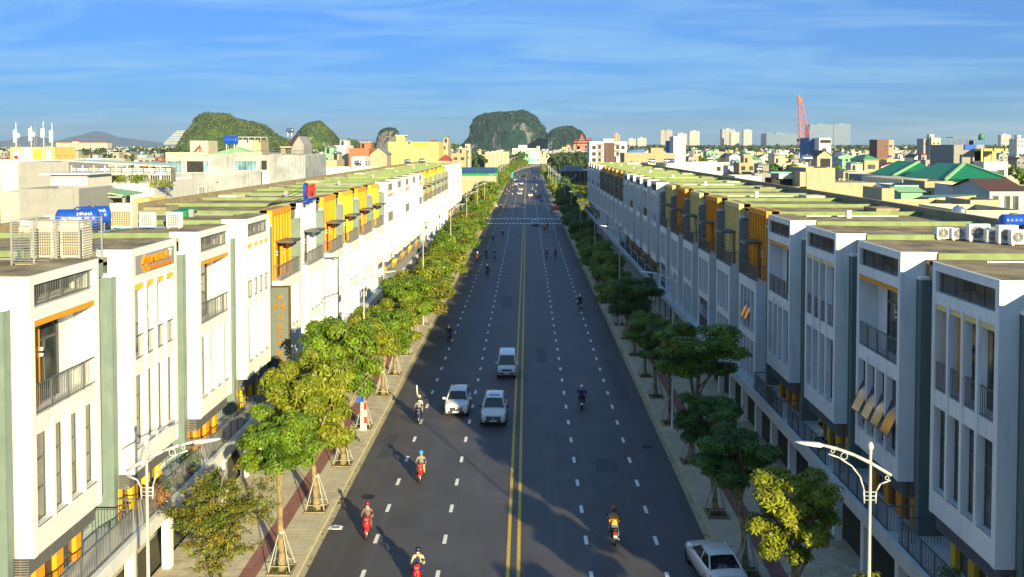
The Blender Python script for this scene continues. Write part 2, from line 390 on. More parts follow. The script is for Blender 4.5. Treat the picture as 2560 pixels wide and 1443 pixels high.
def body(s, t, k, first, last, fine):
    f=U(s)
    # body of the house behind the street front: floors above the shop, and the shop
    f.b(1.8,11.2,0,8,3.9,15.12,0)
    f.b(2.4,11.2,.002,7.998,.0,3.34,0)
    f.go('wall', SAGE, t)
    f.b(1.02,11.2,.004,7.996,15.12,15.30,0); f.go('roof', ROOFC, t)
    f.b(1.5,11.0,-.11,.11,15.30,15.56,0)
    if last: f.b(1.5,11.0,7.86,7.995,15.30,15.62,0)
    f.go('roof_beam', RIDGE, t)
    f.b(11.0,11.28,0,8,15.30,15.85,0); f.go('rear_parapet', DIRTC, t)
    # pilaster beside the recess
    f.b(.70,1.8,7.62,7.98,3.9,14.5,0); f.b(.66,1.8,7.60,7.992,14.5,14.62,1); f.go('pilaster',[SAGE,WHITE],t)
    f.b(1.02,1.06,5.0,7.6,14.55,15.29,0); f.go('gap_parapet', SAGE, t)
    if fine:
        for (z0,z1) in ((5.0,7.6),(8.2,10.2),(11.2,13.6)):
            f.b(1.74,1.8,5.5,6.1,z0,z1); f.go('side_window', GLASS, t)
    # canopy slab over the shop and its columns
    f.b(-.60,2.6,0.003,7.997,3.34,3.92,0); f.b(-.64,-.42,0.003,7.997,3.78,3.99,0); f.go('canopy_slab', SLABW, t)
    for u in (.0,4.0):
        f.b(.10,.50,u+.02,u+.42,.1,3.34); f.go('column', WHITE, t)
    if k%2: f.b(8.8,10.4,2.2,4.6,15.303,15.62); f.go('skylight_box', DIRTC if k%4==1 else CREAM, t)
    if k%3==1: f.b(5.2,5.5,5.6,5.9,15.303,15.8); f.b(3.0,9.0,6.9,6.96,15.31,15.37); f.go('roof_pipe', STEELG, t)
    # shop front
    kind=(k*7+(3 if s>0 else 0))%4
    if kind in (0,2):
        f.b(2.30,2.36,.5,7.6,.15,3.2,0); f.go('roller_shutter', SHUT, t)
    else:
        f.b(2.34,2.36,.5,7.6,.15,3.2,0); g_=f.go('shop_window', GLASS, t)
        for q in range(6): f.b(2.28,2.33,.5+q*1.4,.56+q*1.4,.15,3.2)
        f.b(2.28,2.33,.5,7.6,2.5,2.58); f.go('frame', FRAME, g_)
def first_floor_open(s, t, c1, c2):
    f=U(s)
    f.b(1.05,1.78,.25,5.0,3.9,6.0,0); f.go('recess_wall', WHITE, t)
    for i,(a,b,cc) in enumerate(((.26,.62,c1),(1.55,2.15,c1),(3.0,3.5,c2),(4.5,4.9,c2))):
        f.b(.80,1.04,a,b,3.93,6.03); f.go('colour_panel', cc, t)
    for (a,b) in ((.64,1.5),(2.2,2.95),(3.55,4.45)):
        f.b(.96,1.04,a,b,3.93,5.9); f.go('door', GLASS if a!=2.2 else DOORB, t)
    f.b(1.76,1.79,5.3,7.0,3.9,6.6); f.go('balcony_window', GLASS, t)
    # louvre band under the box
    for i in range(8):
        z=5.36+i*.085; f.b(.28,.34,.15,5.0,z,z+.045); f.b(.34,.95,.12,.17,z,z+.045)
    f.b(.30,.36,1.7,1.74,5.34,6.04); f.b(.30,.36,3.3,3.34,5.34,6.04)
    f.go('louvre_band', LOUV, t)
    railing(f, -.36, .05, 6.9, 3.92, 1.08, t, sides=1.7)
def white_box(s, t, k, kindB, W=None):
    W=W or WHITE; f=U(s); z0,zt=6.04,15.6
    f.b(0,.66,0,.28,z0,14.5); f.b(0,.66,4.72,5,z0,14.5); f.b(0,1.02,0,.28,14.5,zt); f.b(0,1.02,4.72,5,14.5,zt)
    f.b(0,1.75,.28,.281,z0,z0+.01)
    f.b(.0,1.02,.28,4.72,15.28,zt)                                    # top beam
    f.b(1.02,1.5,0,5,15.302,zt)
    f.b(.0,1.5,.28,4.72,14.06,14.50); f.b(.03,1.5,.28,4.72,10.16,10.80); f.b(.03,1.02,.28,4.72,z0,7.0)
    f.b(1.02,1.79,.283,4.717,z0,14.05)
    f.go('street_box', W, t)
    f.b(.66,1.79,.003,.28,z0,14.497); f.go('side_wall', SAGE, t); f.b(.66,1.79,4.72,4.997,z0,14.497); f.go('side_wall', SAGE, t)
    if kindB:
        for (a,b) in ((.281,.30),(4.70,4.719)): f.b(.62,.858,a,b,10.8,14.05); f.go('inner_lining', W, t)
    f.b(.10,1.6,.0,5.0,15.6,15.604); f.go('box_roof', ROOFC, t)
    # open slot under the top beam
    f.b(1.52,1.56,.28,4.72,14.5,15.29); f.go('slot_back', SAGE if s<0 else PALEY, t)
    railing(f, .16, .28, 4.72, 14.50, .74, t, step=.115, mt=mat('brown_grey_rail', (.10,.085,.075), .5, .2) if s>0 else None)
    # lower windows between fins
    wds=[(.30,1.06),(1.36,2.18),(2.48,3.30),(3.60,4.42)] if True else None
    us=[.28,1.39,2.50,3.61,4.72]; fw=.085
    for i in range(4):
        a=us[i]+(fw if i else .02); b=us[i+1]-(fw if i<3 else .02)
        fin_window(s,t,.26,a,b,7.0,10.16, open_=(s>0 and k==2))
        f.b(.03,.26,a,b,6.96,7.03); f.go('sill', SLABW, t)
    top=14.2 if not kindB else 10.45
    for u in us[1:4]:
        f.b(-.035,.30,u-fw,u+fw,6.9,top); f.go('fin', W, t)
    if not kindB:
        for i in range(4):
            a=us[i]+(fw if i else .02); b=us[i+1]-(fw if i<3 else .02)
            f.b(.04,.30,a,b,13.84,14.05); f.go('lintel', PALEY if s>0 else YELLOW, t)
            railing(f,.08,a,b,10.80,1.05,t)
            f.b(.70,.76,a,b,10.8,13.84)
            f.go('door' if i in(1,2) else 'back_wall', GLASS if i in (1,2) else (W if i==0 or s<0 else ORANGE), t)
        lamp(s,t,.70,3.3,12.6)
    else:
        f.b(.04,.34,.28,4.72,13.84,14.055); f.go('lintel', ORANGE, t)
        railing(f,.08,.28,4.72,10.80,1.06,t,mt=RAILM)
        f.b(.86,1.0,.28,4.72,10.8,14.055); f.go('back_wall', W, t)
        f.b(.72,.85,.62,1.05,10.8,13.84); f.b(.62,.85,1.1,1.75,10.8,13.84); f.go('colour_panel', ORANGE, t)
        f.b(.78,.85,.30,.60,10.8,13.2); f.go('door', DOORB, t)
        f.b(.80,.85,1.78,3.3,10.8,13.8); g_=f.go('window', GLASS, t)
        for q in ((1.78,1.85,10.8,13.8),(3.23,3.3,10.8,13.8),(2.3,2.37,10.8,13.0),(1.85,3.23,13.0,13.1)): f.b(.75,.795,*q)
        f.go('frame', FRAME, g_)
        lamp(s,t,.62,1.72,12.7)
def colour_top(s, t, k, cc, fine):
    f=U(s)
    # white lower block of two floors with slim windows and a balcony on its flat top
    WB=WHITE
    f.b(0,.80,0,.28,3.93,10.75); f.b(0,.80,4.72,5,3.93,10.75); f.b(.0,1.5,.28,4.72,10.05,10.75)
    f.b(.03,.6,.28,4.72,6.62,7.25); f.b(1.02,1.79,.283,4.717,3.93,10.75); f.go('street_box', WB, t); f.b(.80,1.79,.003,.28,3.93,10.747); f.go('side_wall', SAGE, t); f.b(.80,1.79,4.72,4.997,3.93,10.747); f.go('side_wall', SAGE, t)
    us=[.55,1.55,2.55,3.55,4.5]; fw=.075
    f.b(.0,.9,.28,.55,3.95,10.05); f.b(.0,.9,4.5,4.72,3.95,10.05); f.go('box_jamb', WB, t)
    for i in range(4):
        a=us[i]+(fw if i else 0); b=us[i+1]-(fw if i<3 else 0)
        fin_window(s,t,.26,a,b,7.25,10.05,open_=(s>0 and k==5 and i in (1,2)))
        f.b(.03,.26,a,b,7.2,7.28); f.go('sill', SLABW, t)
    for u in us[1:4]: f.b(.0,.30,u-fw,u+fw,7.1,10.1); f.go('fin', WB, t)
    if k%3!=1:
        for i in range(4):
            a=us[i]+(fw if i else 0); b=us[i+1]-(fw if i<3 else 0)
            fin_window(s,t,.30,a,b,4.3,6.62,splits=(.6,))
        for u in us[1:4]: f.b(.0,.34,u-fw,u+fw,3.95,6.6); f.go('fin', WB, t)
    else:
        f.b(.9,1.0,.55,4.5,3.95,5.9); f.go('door', GLASS, t)
        for i in range(8): f.b(.1,.15,.55,4.5,5.95+i*.085,5.99+i*.085)
        f.go('louvre_band', LOUV, t)
        railing(f,.08,.55,4.5,3.95,1.05,t)
    railing(f,.10,.1,4.95,10.78,1.08,t,sides=.6,step=.12)
    # coloured set-back top floor
    f.b(.66,1.9,0,.16,10.75,15.55); f.b(.66,1.9,4.84,5,10.75,15.55); f.b(.66,1.9,.16,4.84,15.2,15.55); f.b(.80,.92,.16,4.84,13.3,15.2)
    f.b(.80,.92,.16,1.7,10.75,13.3); f.b(.80,.92,2.6,4.84,10.75,13.3); f.b(.92,1.79,.16,4.84,10.75,10.8)
    f.go('coloured_wall', cc, t)
    for u in (1.0,1.75,2.55,3.3,4.05): f.b(.70,.80,u-.05,u+.05,13.35,15.2)
    for u in (.9,2.75,3.6): f.b(.68,.80,u-.09,u+.09,10.8,13.3)
    f.go('wall_rib', cc, t)
    f.b(.84,.90,1.7,2.6,10.8,13.3); f.go('door', DOORB, t)
    f.b(.86,.91,.3,.85,10.9,13.1); f.go('window', GLASS, t)
    lamp(s,t,.80,1.35,12.5); lamp(s,t,.80,2.95,12.5)
    f.b(-.45,.68,1.2,3.4,13.32,13.38); f.b(-.45,-.40,1.2,3.4,13.22,13.32); f.b(-.40,.68,1.2,1.26,13.22,13.32); f.b(-.40,.68,3.34,3.4,13.22,13.32)
    f.go('awning', FRAME, t)
    f.b(.02,1.02,5.0,5.22,10.0,14.5); f.b(.02,1.02,5.0,5.22,3.93,10.0); f.go('side_fin', SAGE, t)
    f.b(1.02,1.6,0,5,15.3,15.552); f.go('box_roof', ROOFC, t)
KP = 'BABAACCCCCCBABABCCCCCCABABA'
def row(s, y0):
    side='left' if s<0 else 'right'
    for k in range(27):
        fine = k<14
        zone = k in range(5,11) or k in range(16,22)
        if zone:
            nm = 'orange' if k%2 else 'yellow'; cc = ORANGE if k%2 else (YELLOW if s<0 else PALEY)
            if s<0 and k==6: nm,cc='white',WHITE
            lab = f'{nm} topped shophouse with awning, {ordw(k)} from the near end of {side} row'
        else:
            B = (k%2==1) if s<0 else (k%2==0)
            lab = f'white shophouse with {"wide balcony" if B else "four slim balconies"}, {ordw(k)} from the near end of {side} row'
        t = thing('shophouse', lab, 'shophouse', (s*FX, y0+8*k, 0), 0, f'shophouses in the {side} row')
        if k==0 or True:
            body(s,t,k,k==0,k==26,fine)
            if zone: colour_top(s,t,k,cc,fine)
            else:
                first_floor_open(s,t,ORANGE if (k+(s>0))%2 else YELLOW, ORANGE if B else YELLOW)
                white_box(s,t,k,B)
row(-1, 22.6); row(1, 22.3)
# ================================================================ trees
BARK = mat('pale_bark', (.26,.20,.11), .9, var=.35, scale=5, bump=.6, bscale=25)
DBARK = mat('grey_bark', (.14,.12,.09), .9, var=.3, scale=5)
LEAFG = mat('green_leaf', (.070,.165,.010), .5, var=.3, scale=.6, island=.4, transl=.25, col2=(.16,.24,.015))
LEAFY = mat('yellowing_leaf', (.12,.20,.010), .5, var=.3, scale=.6, island=.4, transl=.25, col2=(.24,.25,.015))
LEAFR = mat('reddish_leaf', (.05,.16,.012), .55, var=.3, scale=1.4, island=.5, transl=.2, col2=(.20,.15,.015))
LEAFDK = mat('dark_leaf', (.035,.10,.016), .5, var=.3, scale=.6, island=.35, transl=.2, col2=(.075,.15,.018))
def rosette(mb, c, ax, L_, n, rr):
    ax=ax.normalized(); a=ax.orthogonal().normalized(); b=ax.cross(a); t0=rr.uniform(0,6.3)
    for i in range(n):
        t=t0+2*pi*i/n+rr.uniform(-.15,.15); o=a*cos(t)+b*sin(t); pr=ax.cross(o); l=L_*rr.uniform(.8,1.15); w=l*.19; up=rr.uniform(-.15,.35)
        p0=c+o*l*.08; p1=c+o*l*.55+ax*l*up; p2=c+o*l+ax*l*(up-.45)
        mb.V.extend([tuple(p0),tuple(p1+pr*w-ax*w*.35),tuple(p2),tuple(p1-pr*w-ax*w*.35)]); k=len(mb.V)-4
        mb.F.append((k,k+1,k+2,k+3)); mb.I.append(0)
def crown_mesh(name, seed, rx, rz, lobes, per, L_, leafmat, n=7, jitter=.25, flat=1.0, bare=0, lr=(.30,.46)):
    rr=random.Random(seed); mb=MB(); cs=[]
    for i in range(lobes):
        t=rr.uniform(0,6.283); u=rr.uniform(-1,1); q=rr.uniform(.2,.92)**.8
        h=u*.75; rad=q*sqrt(max(.1,1-h*h*.8))
        cs.append((Vector((rx*rad*cos(t), rx*rad*sin(t), rz*h)), rr.uniform(*lr)*rx))
    for c,r in cs:
        for _ in range(per):
            d=Vector((rr.gauss(0,1),rr.gauss(0,1),rr.gauss(.25,1))).normalized()
            k=rr.uniform(.62,1.0) if rr.random()<.85 else rr.uniform(1.0,1.25)
            p=c+Vector((d.x*r*k,d.y*r*k,d.z*r*k*.72*flat))
            if any((p-c2).length<r2*.55 for c2,r2 in cs): continue
            rosette(mb,p,(d+Vector((0,0,.75))+Vector((rr.gauss(0,.3),rr.gauss(0,.3),0))),L_,n,rr)
    return mb.mesh(name, leafmat), cs
def trunk_mesh(seed, h, r, cs, top, mt, lean=(0,0)):
    rr=random.Random(seed); mb=MB(); pts=[Vector((0,0,-.02))]; rs=[r*1.35]
    for i in range(1,7):
        f=i/6; pts.append(Vector((lean[0]*f+rr.uniform(-.05,.05), lean[1]*f+rr.uniform(-.05,.05), h*f))); rs.append(r*(1.05-.45*f))
    mb.path(pts,rs,8); tip=pts[-1]
    for c,_ in cs:
        e=c+Vector((0,0,top)); mid=tip.lerp(e,.5)+Vector((rr.uniform(-.15,.15),rr.uniform(-.15,.15),-.12)); st=pts[rr.choice((4,5,6))] if e.z>h*.8 else pts[4]
        mb.path([st,mid,e],[r*.42,r*.26,r*.08],5)
    return mb.mesh('trunk', mt, True)
BRACE = mat('pale_brace_pole', (.42,.42,.36), .6, .2, var=.1)
def brace_mesh():
    mb=MB()
    for i,(x,y) in enumerate(((-.5,-.5),(.5,-.5),(.5,.5),(-.5,.5))): mb.tube((x,y,.12),(x*.12,y*.12,1.95),.028,6)
    for z in (1.85,): mb.lathe([(.13,z-.06),(.17,z-.06),(.17,z+.06),(.13,z+.06)],10,0)
    mb.tube((-.42,-.42,.35),(.42,-.42,.35),.018,5); mb.tube((-.42,.42,.35),(.42,.42,.35),.018,5)
    return mb.mesh('brace', BRACE)
BR = brace_mesh()
LM = {'g':LEAFG,'y':LEAFY,'r':LEAFR,'d':LEAFDK}
# four crown shapes for close trees, four coarser for far ones
NEARC = [crown_mesh('crown',21+i,1.75,1.9+.2*(i%3),32+i,42,.30,LEAFG,lr=(.20,.34)) for i in range(4)]
MIDC = [crown_mesh('crown',41+i,1.8,1.6,17,44,.40,LEAFG,6) for i in range(4)]
FARC = [crown_mesh('crown',61+i,2.0,1.6,14,20,.70,LEAFG,5) for i in range(4)]
def street_tree(x,y,h,w,look,label,group,lod,seed,lean=(0,0),brace=True,z0=.12,low=None):
    C_=(NEARC,MIDC,FARC)[lod]; me,cs=C_[seed%4]
    base=[1.75,1.8,2.0][lod]; bz=[2.1,1.6,1.6][lod]
    ch=(low if low is not None else .52)*h          # bottom of the crown
    t=thing('street_tree',label,'tree',(x,y,z0),0,group)
    tp=(h+ch)/2; s=w/2/base; szz=(h-ch)/2/bz
    key=(lod,seed%4,round(h,1),round(w,1),lean)
    if key not in _TR:
        rs_=[(Vector((c.x*s,c.y*s,c.z*szz)),0) for c,_ in cs]; _TR[key]=trunk_mesh(seed,ch*1.02+.3,.085+.010*h,[(c+Vector((lean[0],lean[1],0)),0) for c,_ in rs_[:9]],tp,BARK,lean)
    link('trunk',_TR[key],t)
    c=link('crown',me,t); c.location=(lean[0],lean[1],tp); c.scale=(s,s,szz); c.rotation_euler=(0,0,(seed*1.7)%6.28)
    if look!='g': c.material_slots[0].link='OBJECT'; c.material_slots[0].material=LM[look]
    if brace: link('brace',BR,t)
    return t
_TR={}
LOOKN={'g':'bright green','y':'yellow-green','r':'reddish','d':'dark green'}
# left pavement: heights and crowns read off the photograph, near to far
LEFT=[(42.6,7.9,3.5,'g',(-.1,0),.56),(49.9,9.0,4.9,'y',(-.3,.1),.35),(57.1,9.2,5.0,'g',(-.1,.1),.38),(64.6,8.2,4.6,'y',(0,0),.42),(73.2,7.4,5.0,'g',(.1,0),.38),(79.8,6.8,4.8,'y',(0,0),.38),(87.5,7.5,5.6,'g',(.2,0),.38)]
for i,(y,h,w,lk,ln,lw) in enumerate(LEFT):
    street_tree(-10.85,y,h,w,lk,f'{LOOKN[lk]} braced pavement tree, {ordw(i+1)} from the near end of the left kerb','trees along the left kerb',0,i,ln,low=lw)
rnd=random.Random(5)
for j,y in enumerate(PITS[-1][len(LEFT)+4:]):
    lk=rnd.choice('gygyyggyyr'); i=j+len(LEFT)
    street_tree(-10.85+rnd.uniform(-.1,.1),y,rnd.uniform(5.8,7.4),rnd.uniform(5.2,6.6),lk,f'{LOOKN[lk]} pavement tree, {ordw(i+1)} from the near end of the left kerb','trees along the left kerb',1,i,low=.42)
RIGHT=[(35.2,7.5,3.5,'y',(0,0)),(42.6,7.0,3.6,'d',(-.4,0)),(49.6,6.8,3.4,'d',(-.4,0)),(57.8,9.0,5.6,'g',(.5,0)),(66.0,7.2,4.0,'d',(0,0)),(72.9,6.9,3.9,'g',(-.3,0)),(79.5,5.8,2.8,'d',(0,0)),(87.6,7.6,4.6,'d',(0,0))]
for i,(y,h,w,lk,ln) in enumerate(RIGHT):
    street_tree(10.85,y,h,w,lk,f'{LOOKN[lk]} braced pavement tree, {ordw(i)} from the near end of the right kerb','trees along the right kerb',0,i+2,ln,low=.54 if i!=3 else .58)
street_tree(11.2,27.4,7.0,3.0,'y','yellow-green crown poking into the bottom edge beside the right lamp','trees along the right kerb',0,3,(.3,0),low=.5)
for y,h in ((20.3,6.8),(13.0,7.4),(6.0,7.0)):
    street_tree(10.9,y,h-.5,2.9,'g',f'{"first second third".split()[int(20-y)//7]} right kerb tree before the bottom edge, counted towards the viewer','trees behind the viewpoint',1,int(y))
for j,y in enumerate(PITS[1][len(RIGHT)+3:]):
    lk=rnd.choice('gdgddg') if y<205 else rnd.choice('dd'); i=j+len(RIGHT)
    if y>222: h,w=7.6,5.4
    else: h,w=rnd.uniform(5.2,6.6),rnd.uniform(3.6,4.8)
    street_tree(10.85+rnd.uniform(-.1,.1),y,h,w,lk,f'{LOOKN[lk]} pavement tree, {ordw(i)} from the near end of the right kerb','trees along the right kerb',1,i,low=.40)
# beyond the junction
for s in (-1,1):
    nm='left' if s<0 else 'right'
    for i in range(60):
        y=257+i*9.5+rnd.uniform(-1,1)
        if y>820: break
        lk=rnd.choice('gyygg'); x=curve_x(y)+s*(11.6+rnd.uniform(0,1.2))
        h=(rnd.uniform(6,8.5) if s<0 else rnd.uniform(4.6,6.0)) if not (s>0 and y<285) else rnd.uniform(8,10)
        if s>0 and y<300: lk='d'
        street_tree(x,y,h,(rnd.uniform(5.5,8) if s<0 else rnd.uniform(3.6,4.8)),lk,f'{LOOKN[lk]} roadside tree, {ordw(i)} past the crossing on the {nm}','roadside trees past the crossing',2,i,brace=False,low=.28)
# the thin tree losing its leaves beside the left lamp
def bare_tree():
    rr=random.Random(77); t=thing('street_tree','half bare tree with sparse reddish leaves beside the left lamp post','tree',(-12.3,38.2,.12),0,'trees along the left kerb')
    mb=MB(); lf=MB(); mb.path([(0,0,-.05),(.05,0,1.2),(.0,.05,2.6),(.1,0,4.0),(.05,0,5.2),(.2,.1,6.2)],[.11,.09,.08,.07,.05,.03],8)
    for i in range(26):
        z=rr.uniform(2.2,5.9); a=rr.uniform(0,6.28); l=rr.uniform(1.0,2.3)*(1 if z<5 else .75)
        p=Vector((.04,0,z)); d=Vector((cos(a),sin(a),rr.uniform(-.05,.45))); pts=[p]
        for q in range(4): p=p+d*l/4+Vector((rr.uniform(-.1,.1),rr.uniform(-.1,.1),rr.uniform(-.06,.1))); pts.append(p.copy())
        mb.path(pts,[.035,.028,.02,.013,.007],5)
        for q in range(1,5):
            for _ in range(4):
                e=pts[q]+Vector((rr.gauss(0,.28),rr.gauss(0,.28),rr.gauss(.05,.22))); mb.tube(pts[q],e,.008,4,0,.003)
                if rr.random()<(.5 if z<3.0 and rr.random()<.7 else .95): 
                    for _k in range(5): rosette(lf,e+Vector((rr.gauss(0,.10),rr.gauss(0,.10),rr.gauss(0,.08))),Vector((rr.gauss(0,.6),rr.gauss(0,.6),.8)),.19,5,rr)
    mb.build('trunk',DBARK,t,smooth=True); lf.build('crown',LEAFR,t)
bare_tree()
# small shrubs on the left pavement edge
# ================================================================ street lamps
LPOLE = mat('lamp_pole_paint', (.62,.63,.62), .4, .3, var=.05, stain=.25, stain_col=(.35,.33,.28))
LHEAD = mat('lamp_head_paint', (.66,.66,.62), .4, .1, var=.03)
def lamp_parts(s):      # arm reaches over the road, towards -s
    g=-s; t=[]
    m=MB(); m.lathe([(.17,0),(.17,.04),(.085,.10),(.08,1.2),(.07,1.22),(.045,10.7),(.06,10.72),(.045,10.78),(.085,10.86),(.09,10.95),(.05,11.04),(0,11.06)],12); t.append(('pole',m.mesh('pole',LPOLE,True)))
    m=MB(); A=[Vector((-g*.62,0,10.05)),Vector((0,0,10.42)),Vector((g*.5,0,10.66)),Vector((g*1.0,0,10.84)),Vector((g*1.45,0,10.95))]; m.path(A,[.045,.055,.05,.048,.045],8)
    m.path([Vector((g*.17,0,9.2)),Vector((g*.18,0,9.6)),Vector((g*.3,0,10.0)),Vector((g*.55,0,10.32)),Vector((g*.95,0,10.58)),Vector((g*1.25,0,10.68))],.026,6)
    m.path([Vector((-g*.17,0,9.2)),Vector((-g*.18,0,9.55)),Vector((-g*.3,0,9.78)),Vector((-g*.6,0,9.9))],.026,6)
    for z in (9.3,9.42,9.54): m.tube((-.19,0,z),(.19,0,z),.016,5)
    for (x,z,r) in ((g*.78,10.62,.10),(g*1.12,10.77,.055),(-g*.5,9.97,.055)):
        for i in range(10):
            a,b=2*pi*i/10,2*pi*(i+1)/10; m.tube((x+r*cos(a),0,z+r*sin(a)),(x+r*cos(b),0,z+r*sin(b)),.014,4)
    t.append(('arm',m.mesh('arm',LPOLE,True)))
    m=MB(); rings=[]
    for (f,w,h) in ((0,.05,.05),(.12,.14,.10),(.35,.17,.08),(.65,.15,.05),(.85,.06,.02)):
        x=g*(1.4+f); z=10.95+.12*f; rings.append([(x,-w,z-h*.5),(x,-w*.6,z+h*.5),(x,w*.6,z+h*.5),(x,w,z-h*.5)])
    m.loft(rings); t.append(('lamp_head',m.mesh('lamp_head',LHEAD,True)))
    return t
LP={s:lamp_parts(s) for s in (-1,1)}
for s in (-1,1):
    nm='left' if s<0 else 'right'
    for i in range(19):
        y=27.5+37.3*i; X=curve_x(y)+s*10.85
        if y>720: break
        t=thing('street_lamp', f'tall white street lamp with curved arm, {ordw(i)} from the near end on the {nm} kerb','street lamp',(X,y,.12),0,'street lamps along the road')
        for n_,me in LP[s]: link(n_,me,t)
# ================================================================ traffic sign arm at the junction, banner, direction boards
SIGNB = mat('sign_green_blue', (.02,.38,.42), .5, var=.03); REDS = mat('sign_red', (.62,.02,.02), .5, var=.05); WTXT = mat('white_lettering', (.8,.8,.78), .6, var=.02)
BLUEF = mat('banner_blue', (.01,.09,.50), .7, var=.08)
def tomesh(o):          # text outline -> mesh of its own, in place
    bpy.context.view_layer.update(); dg=bpy.context.evaluated_depsgraph_get(); me=bpy.data.meshes.new_from_object(o.evaluated_get(dg))
    n=bpy.data.objects.new('lettering',me); COL.objects.link(n); n.parent=o.parent; n.location=o.location; n.rotation_euler=o.rotation_euler; n.scale=o.scale; bpy.data.objects.remove(o); return n
def text(body_, size, loc, rot, mt, parent, name='lettering', ext=.01, align='CENTER', xs=1.0, bold=0.0):
    c=bpy.data.curves.new(name,'FONT'); c.body=body_; c.size=size; c.extrude=ext; c.align_x=align; c.align_y='CENTER'; c.offset=bold; c.space_line=.95; c.resolution_u=3
    c.materials.append(mt); o=bpy.data.objects.new(name,c); COL.objects.link(o); o.parent=parent; o.location=loc; o.rotation_euler=rot; o.scale=(xs,1,1); return tomesh(o)
p=at(1413,545,226)
t=thing('gantry_sign','red board with white lettering hanging from a grey arm at the right corner','sign',(11.6,226,0.1))
m=MB(); m.tube((0,0,0),(0,0,5.2),.11,8); m.path([(0,0,5.0),(-2,0,5.15),(-5.2,0,5.15)],[.08,.07,.05],8); m.build('pole',STEELG,t)
m=MB(); m.box(-5.2,-2.9,-.06,0,3.9,5.0); m.build('board',REDS,t); text('HẺM 100A',.42,(-4.05,-.075,4.62),(pi/2,0,0),WTXT,t); text('CHÚ Ý XE',.34,(-4.05,-.075,4.15),(pi/2,0,0),WTXT,t)
for (px,py,Y,w,n_,cc) in ((1272,437,560,2.6,'left',SIGNB),(1392,421,680,3.0,'right',SIGNB)):
    p=at(px,py,Y); t=thing('direction_board',f'turquoise board standing on two posts beside the far {n_} kerb','sign',(p.x,Y,0))
    m=MB(); m.box(-w,w,0,.1,p.z-1.6,p.z+1.6); m.build('board',cc,t); [MB().tube((q*w*.7,.1,0),(q*w*.7,.1,p.z),.1).build('post',STEELG,t) for q in (-1,1)]
# overhead gantry far up the road
t=thing('road_gantry','slim grey gantry with small green boards over the far carriageway','gantry',(curve_x(760),760,0))
m=MB(); m.tube((14,0,0),(14,0,8),.25,8); m.tube((14,0,7.6),(-4,0,7.6),.22,8); m.build('frame',STEELG,t)
for x in (-3,0,4): m=MB(); m.box(x-1.2,x+1.2,-.3,-.2,7,8.6); m.build('board',SIGNB,t)
t=thing('barrier_arm','grey horizontal sign arm without a board beyond the crossing on the left','sign',(-11.8,300,0))
m=MB(); m.tube((0,0,0),(0,0,5.2),.12,8); m.tube((0,0,5.0),(5,0,5.1),.09,8); m.build('pole',STEELG,t)
# feather banner on its post by the left kerb
t=thing('feather_banner','tall blue advertising flag on a white pole by the left kerb','flag',(-10.9,64.1,.13))
m=MB(); m.tube((0,0,0),(0,0,1.95),.16,8,0,.11); m.lathe([(.30,0),(.30,.05),(.16,.08)],12); m.build('post',mat('white_post',(.72,.70,.62),.7,stain=.2),t)
m=MB(); m.path([(.1,-.15,1.5),(.12,-.15,3.2),(.02,-.15,4.6),(-.2,-.15,5.0)],.02,6); m.build('pole',LPOLE,t)
m=MB(); rows_=[(-.42,.16,1.95),(-.30,.16,2.3),(-.34,.16,3.0),(-.36,.15,3.8),(-.34,.10,4.4),(-.24,.0,4.85)]
for i in range(len(rows_)-1):
    a,b=rows_[i],rows_[i+1]; n=5
    for q in range(n):
        f0,f1=q/n,(q+1)/n; P_=lambda r,f:(r[0]+(r[1]-r[0])*f,-.17+.05*sin(f*7+r[2]*2),r[2]); m.poly([P_(a,f0),P_(a,f1),P_(b,f1),P_(b,f0)])
m.build('flag_cloth',BLUEF,t); text('KHAI TRƯƠNG',.26,(-.10,-.26,3.4),(pi/2,pi/2,0),WTXT,t,ext=.004)
t=thing('striped_post','short post with red and white bands beside the blue flag','post',(-10.62,63.9,.13))
m=MB()
for i in range(4): m.box(-.06,.06,-.03,.03,i*.48,(i+1)*.48-.002,i%2)
m.build('banded_pole',[WTXT,REDS],t)
t=thing('dropped_sheet','white printed cardboard sheet lying in the left gutter','litter',(-9.75,47.6,.02))
m=MB(); m.loft([[(x,-.12,.0),(x,.16,.0),(x,.16,.02),(x,-.12,.02)] for x in (-.0,)]+[[(.3,-.28,.05),(.3,.28,.05),(.3,.28,.07),(.3,-.28,.07)],[(.75,-.2,.02),(.75,.2,.02),(.75,.2,.04),(.75,-.2,.04)]]); m.build('sheet',WTXT,t)
m=MB()
for i in range(3): m.box(.25+.12*i,.33+.12*i,-.15,.1,.072,.078)
m.build('print',mat('blue_print',(.1,.12,.35),.7),t)
# ================================================================ vehicles
PW = mat('white_car_paint', (.74,.74,.73), .25, var=.01, coat=.8); PK = mat('black_car_paint', (.012,.012,.015), .25, var=.02, coat=.8)
PS = mat('silver_car_paint', (.50,.52,.55), .3, .4, var=.01, coat=.8); PM = mat('maroon_car_paint', (.07,.015,.02), .25, var=.02, coat=.8)
CGL = mat('car_glass', (.012,.016,.02), .04, var=.1, spec=1.0); TYR = mat('tyre_rubber', (.018,.018,.018), .85, var=.1); RIM = mat('alloy_rim', (.45,.45,.46), .35, .8, var=.02)
HL = mat('headlight_lens', (.16,.18,.20), .12, .2, var=.05, coat=.6); TL = mat('tail_light_lens', (.45,.01,.01), .2, var=.05, coat=.5)
PLATE = mat('number_plate_white', (.75,.75,.70), .5, var=.02); PTXT = mat('plate_black', (.02,.02,.02), .6, var=.02); CHR = mat('chrome', (.6,.6,.62), .2, .9, var=.02)
PGREY= mat('dark_trim', (.04,.04,.042), .6, var=.1); AMB = mat('amber_lens', (.7,.25,.02), .3, var=.05)
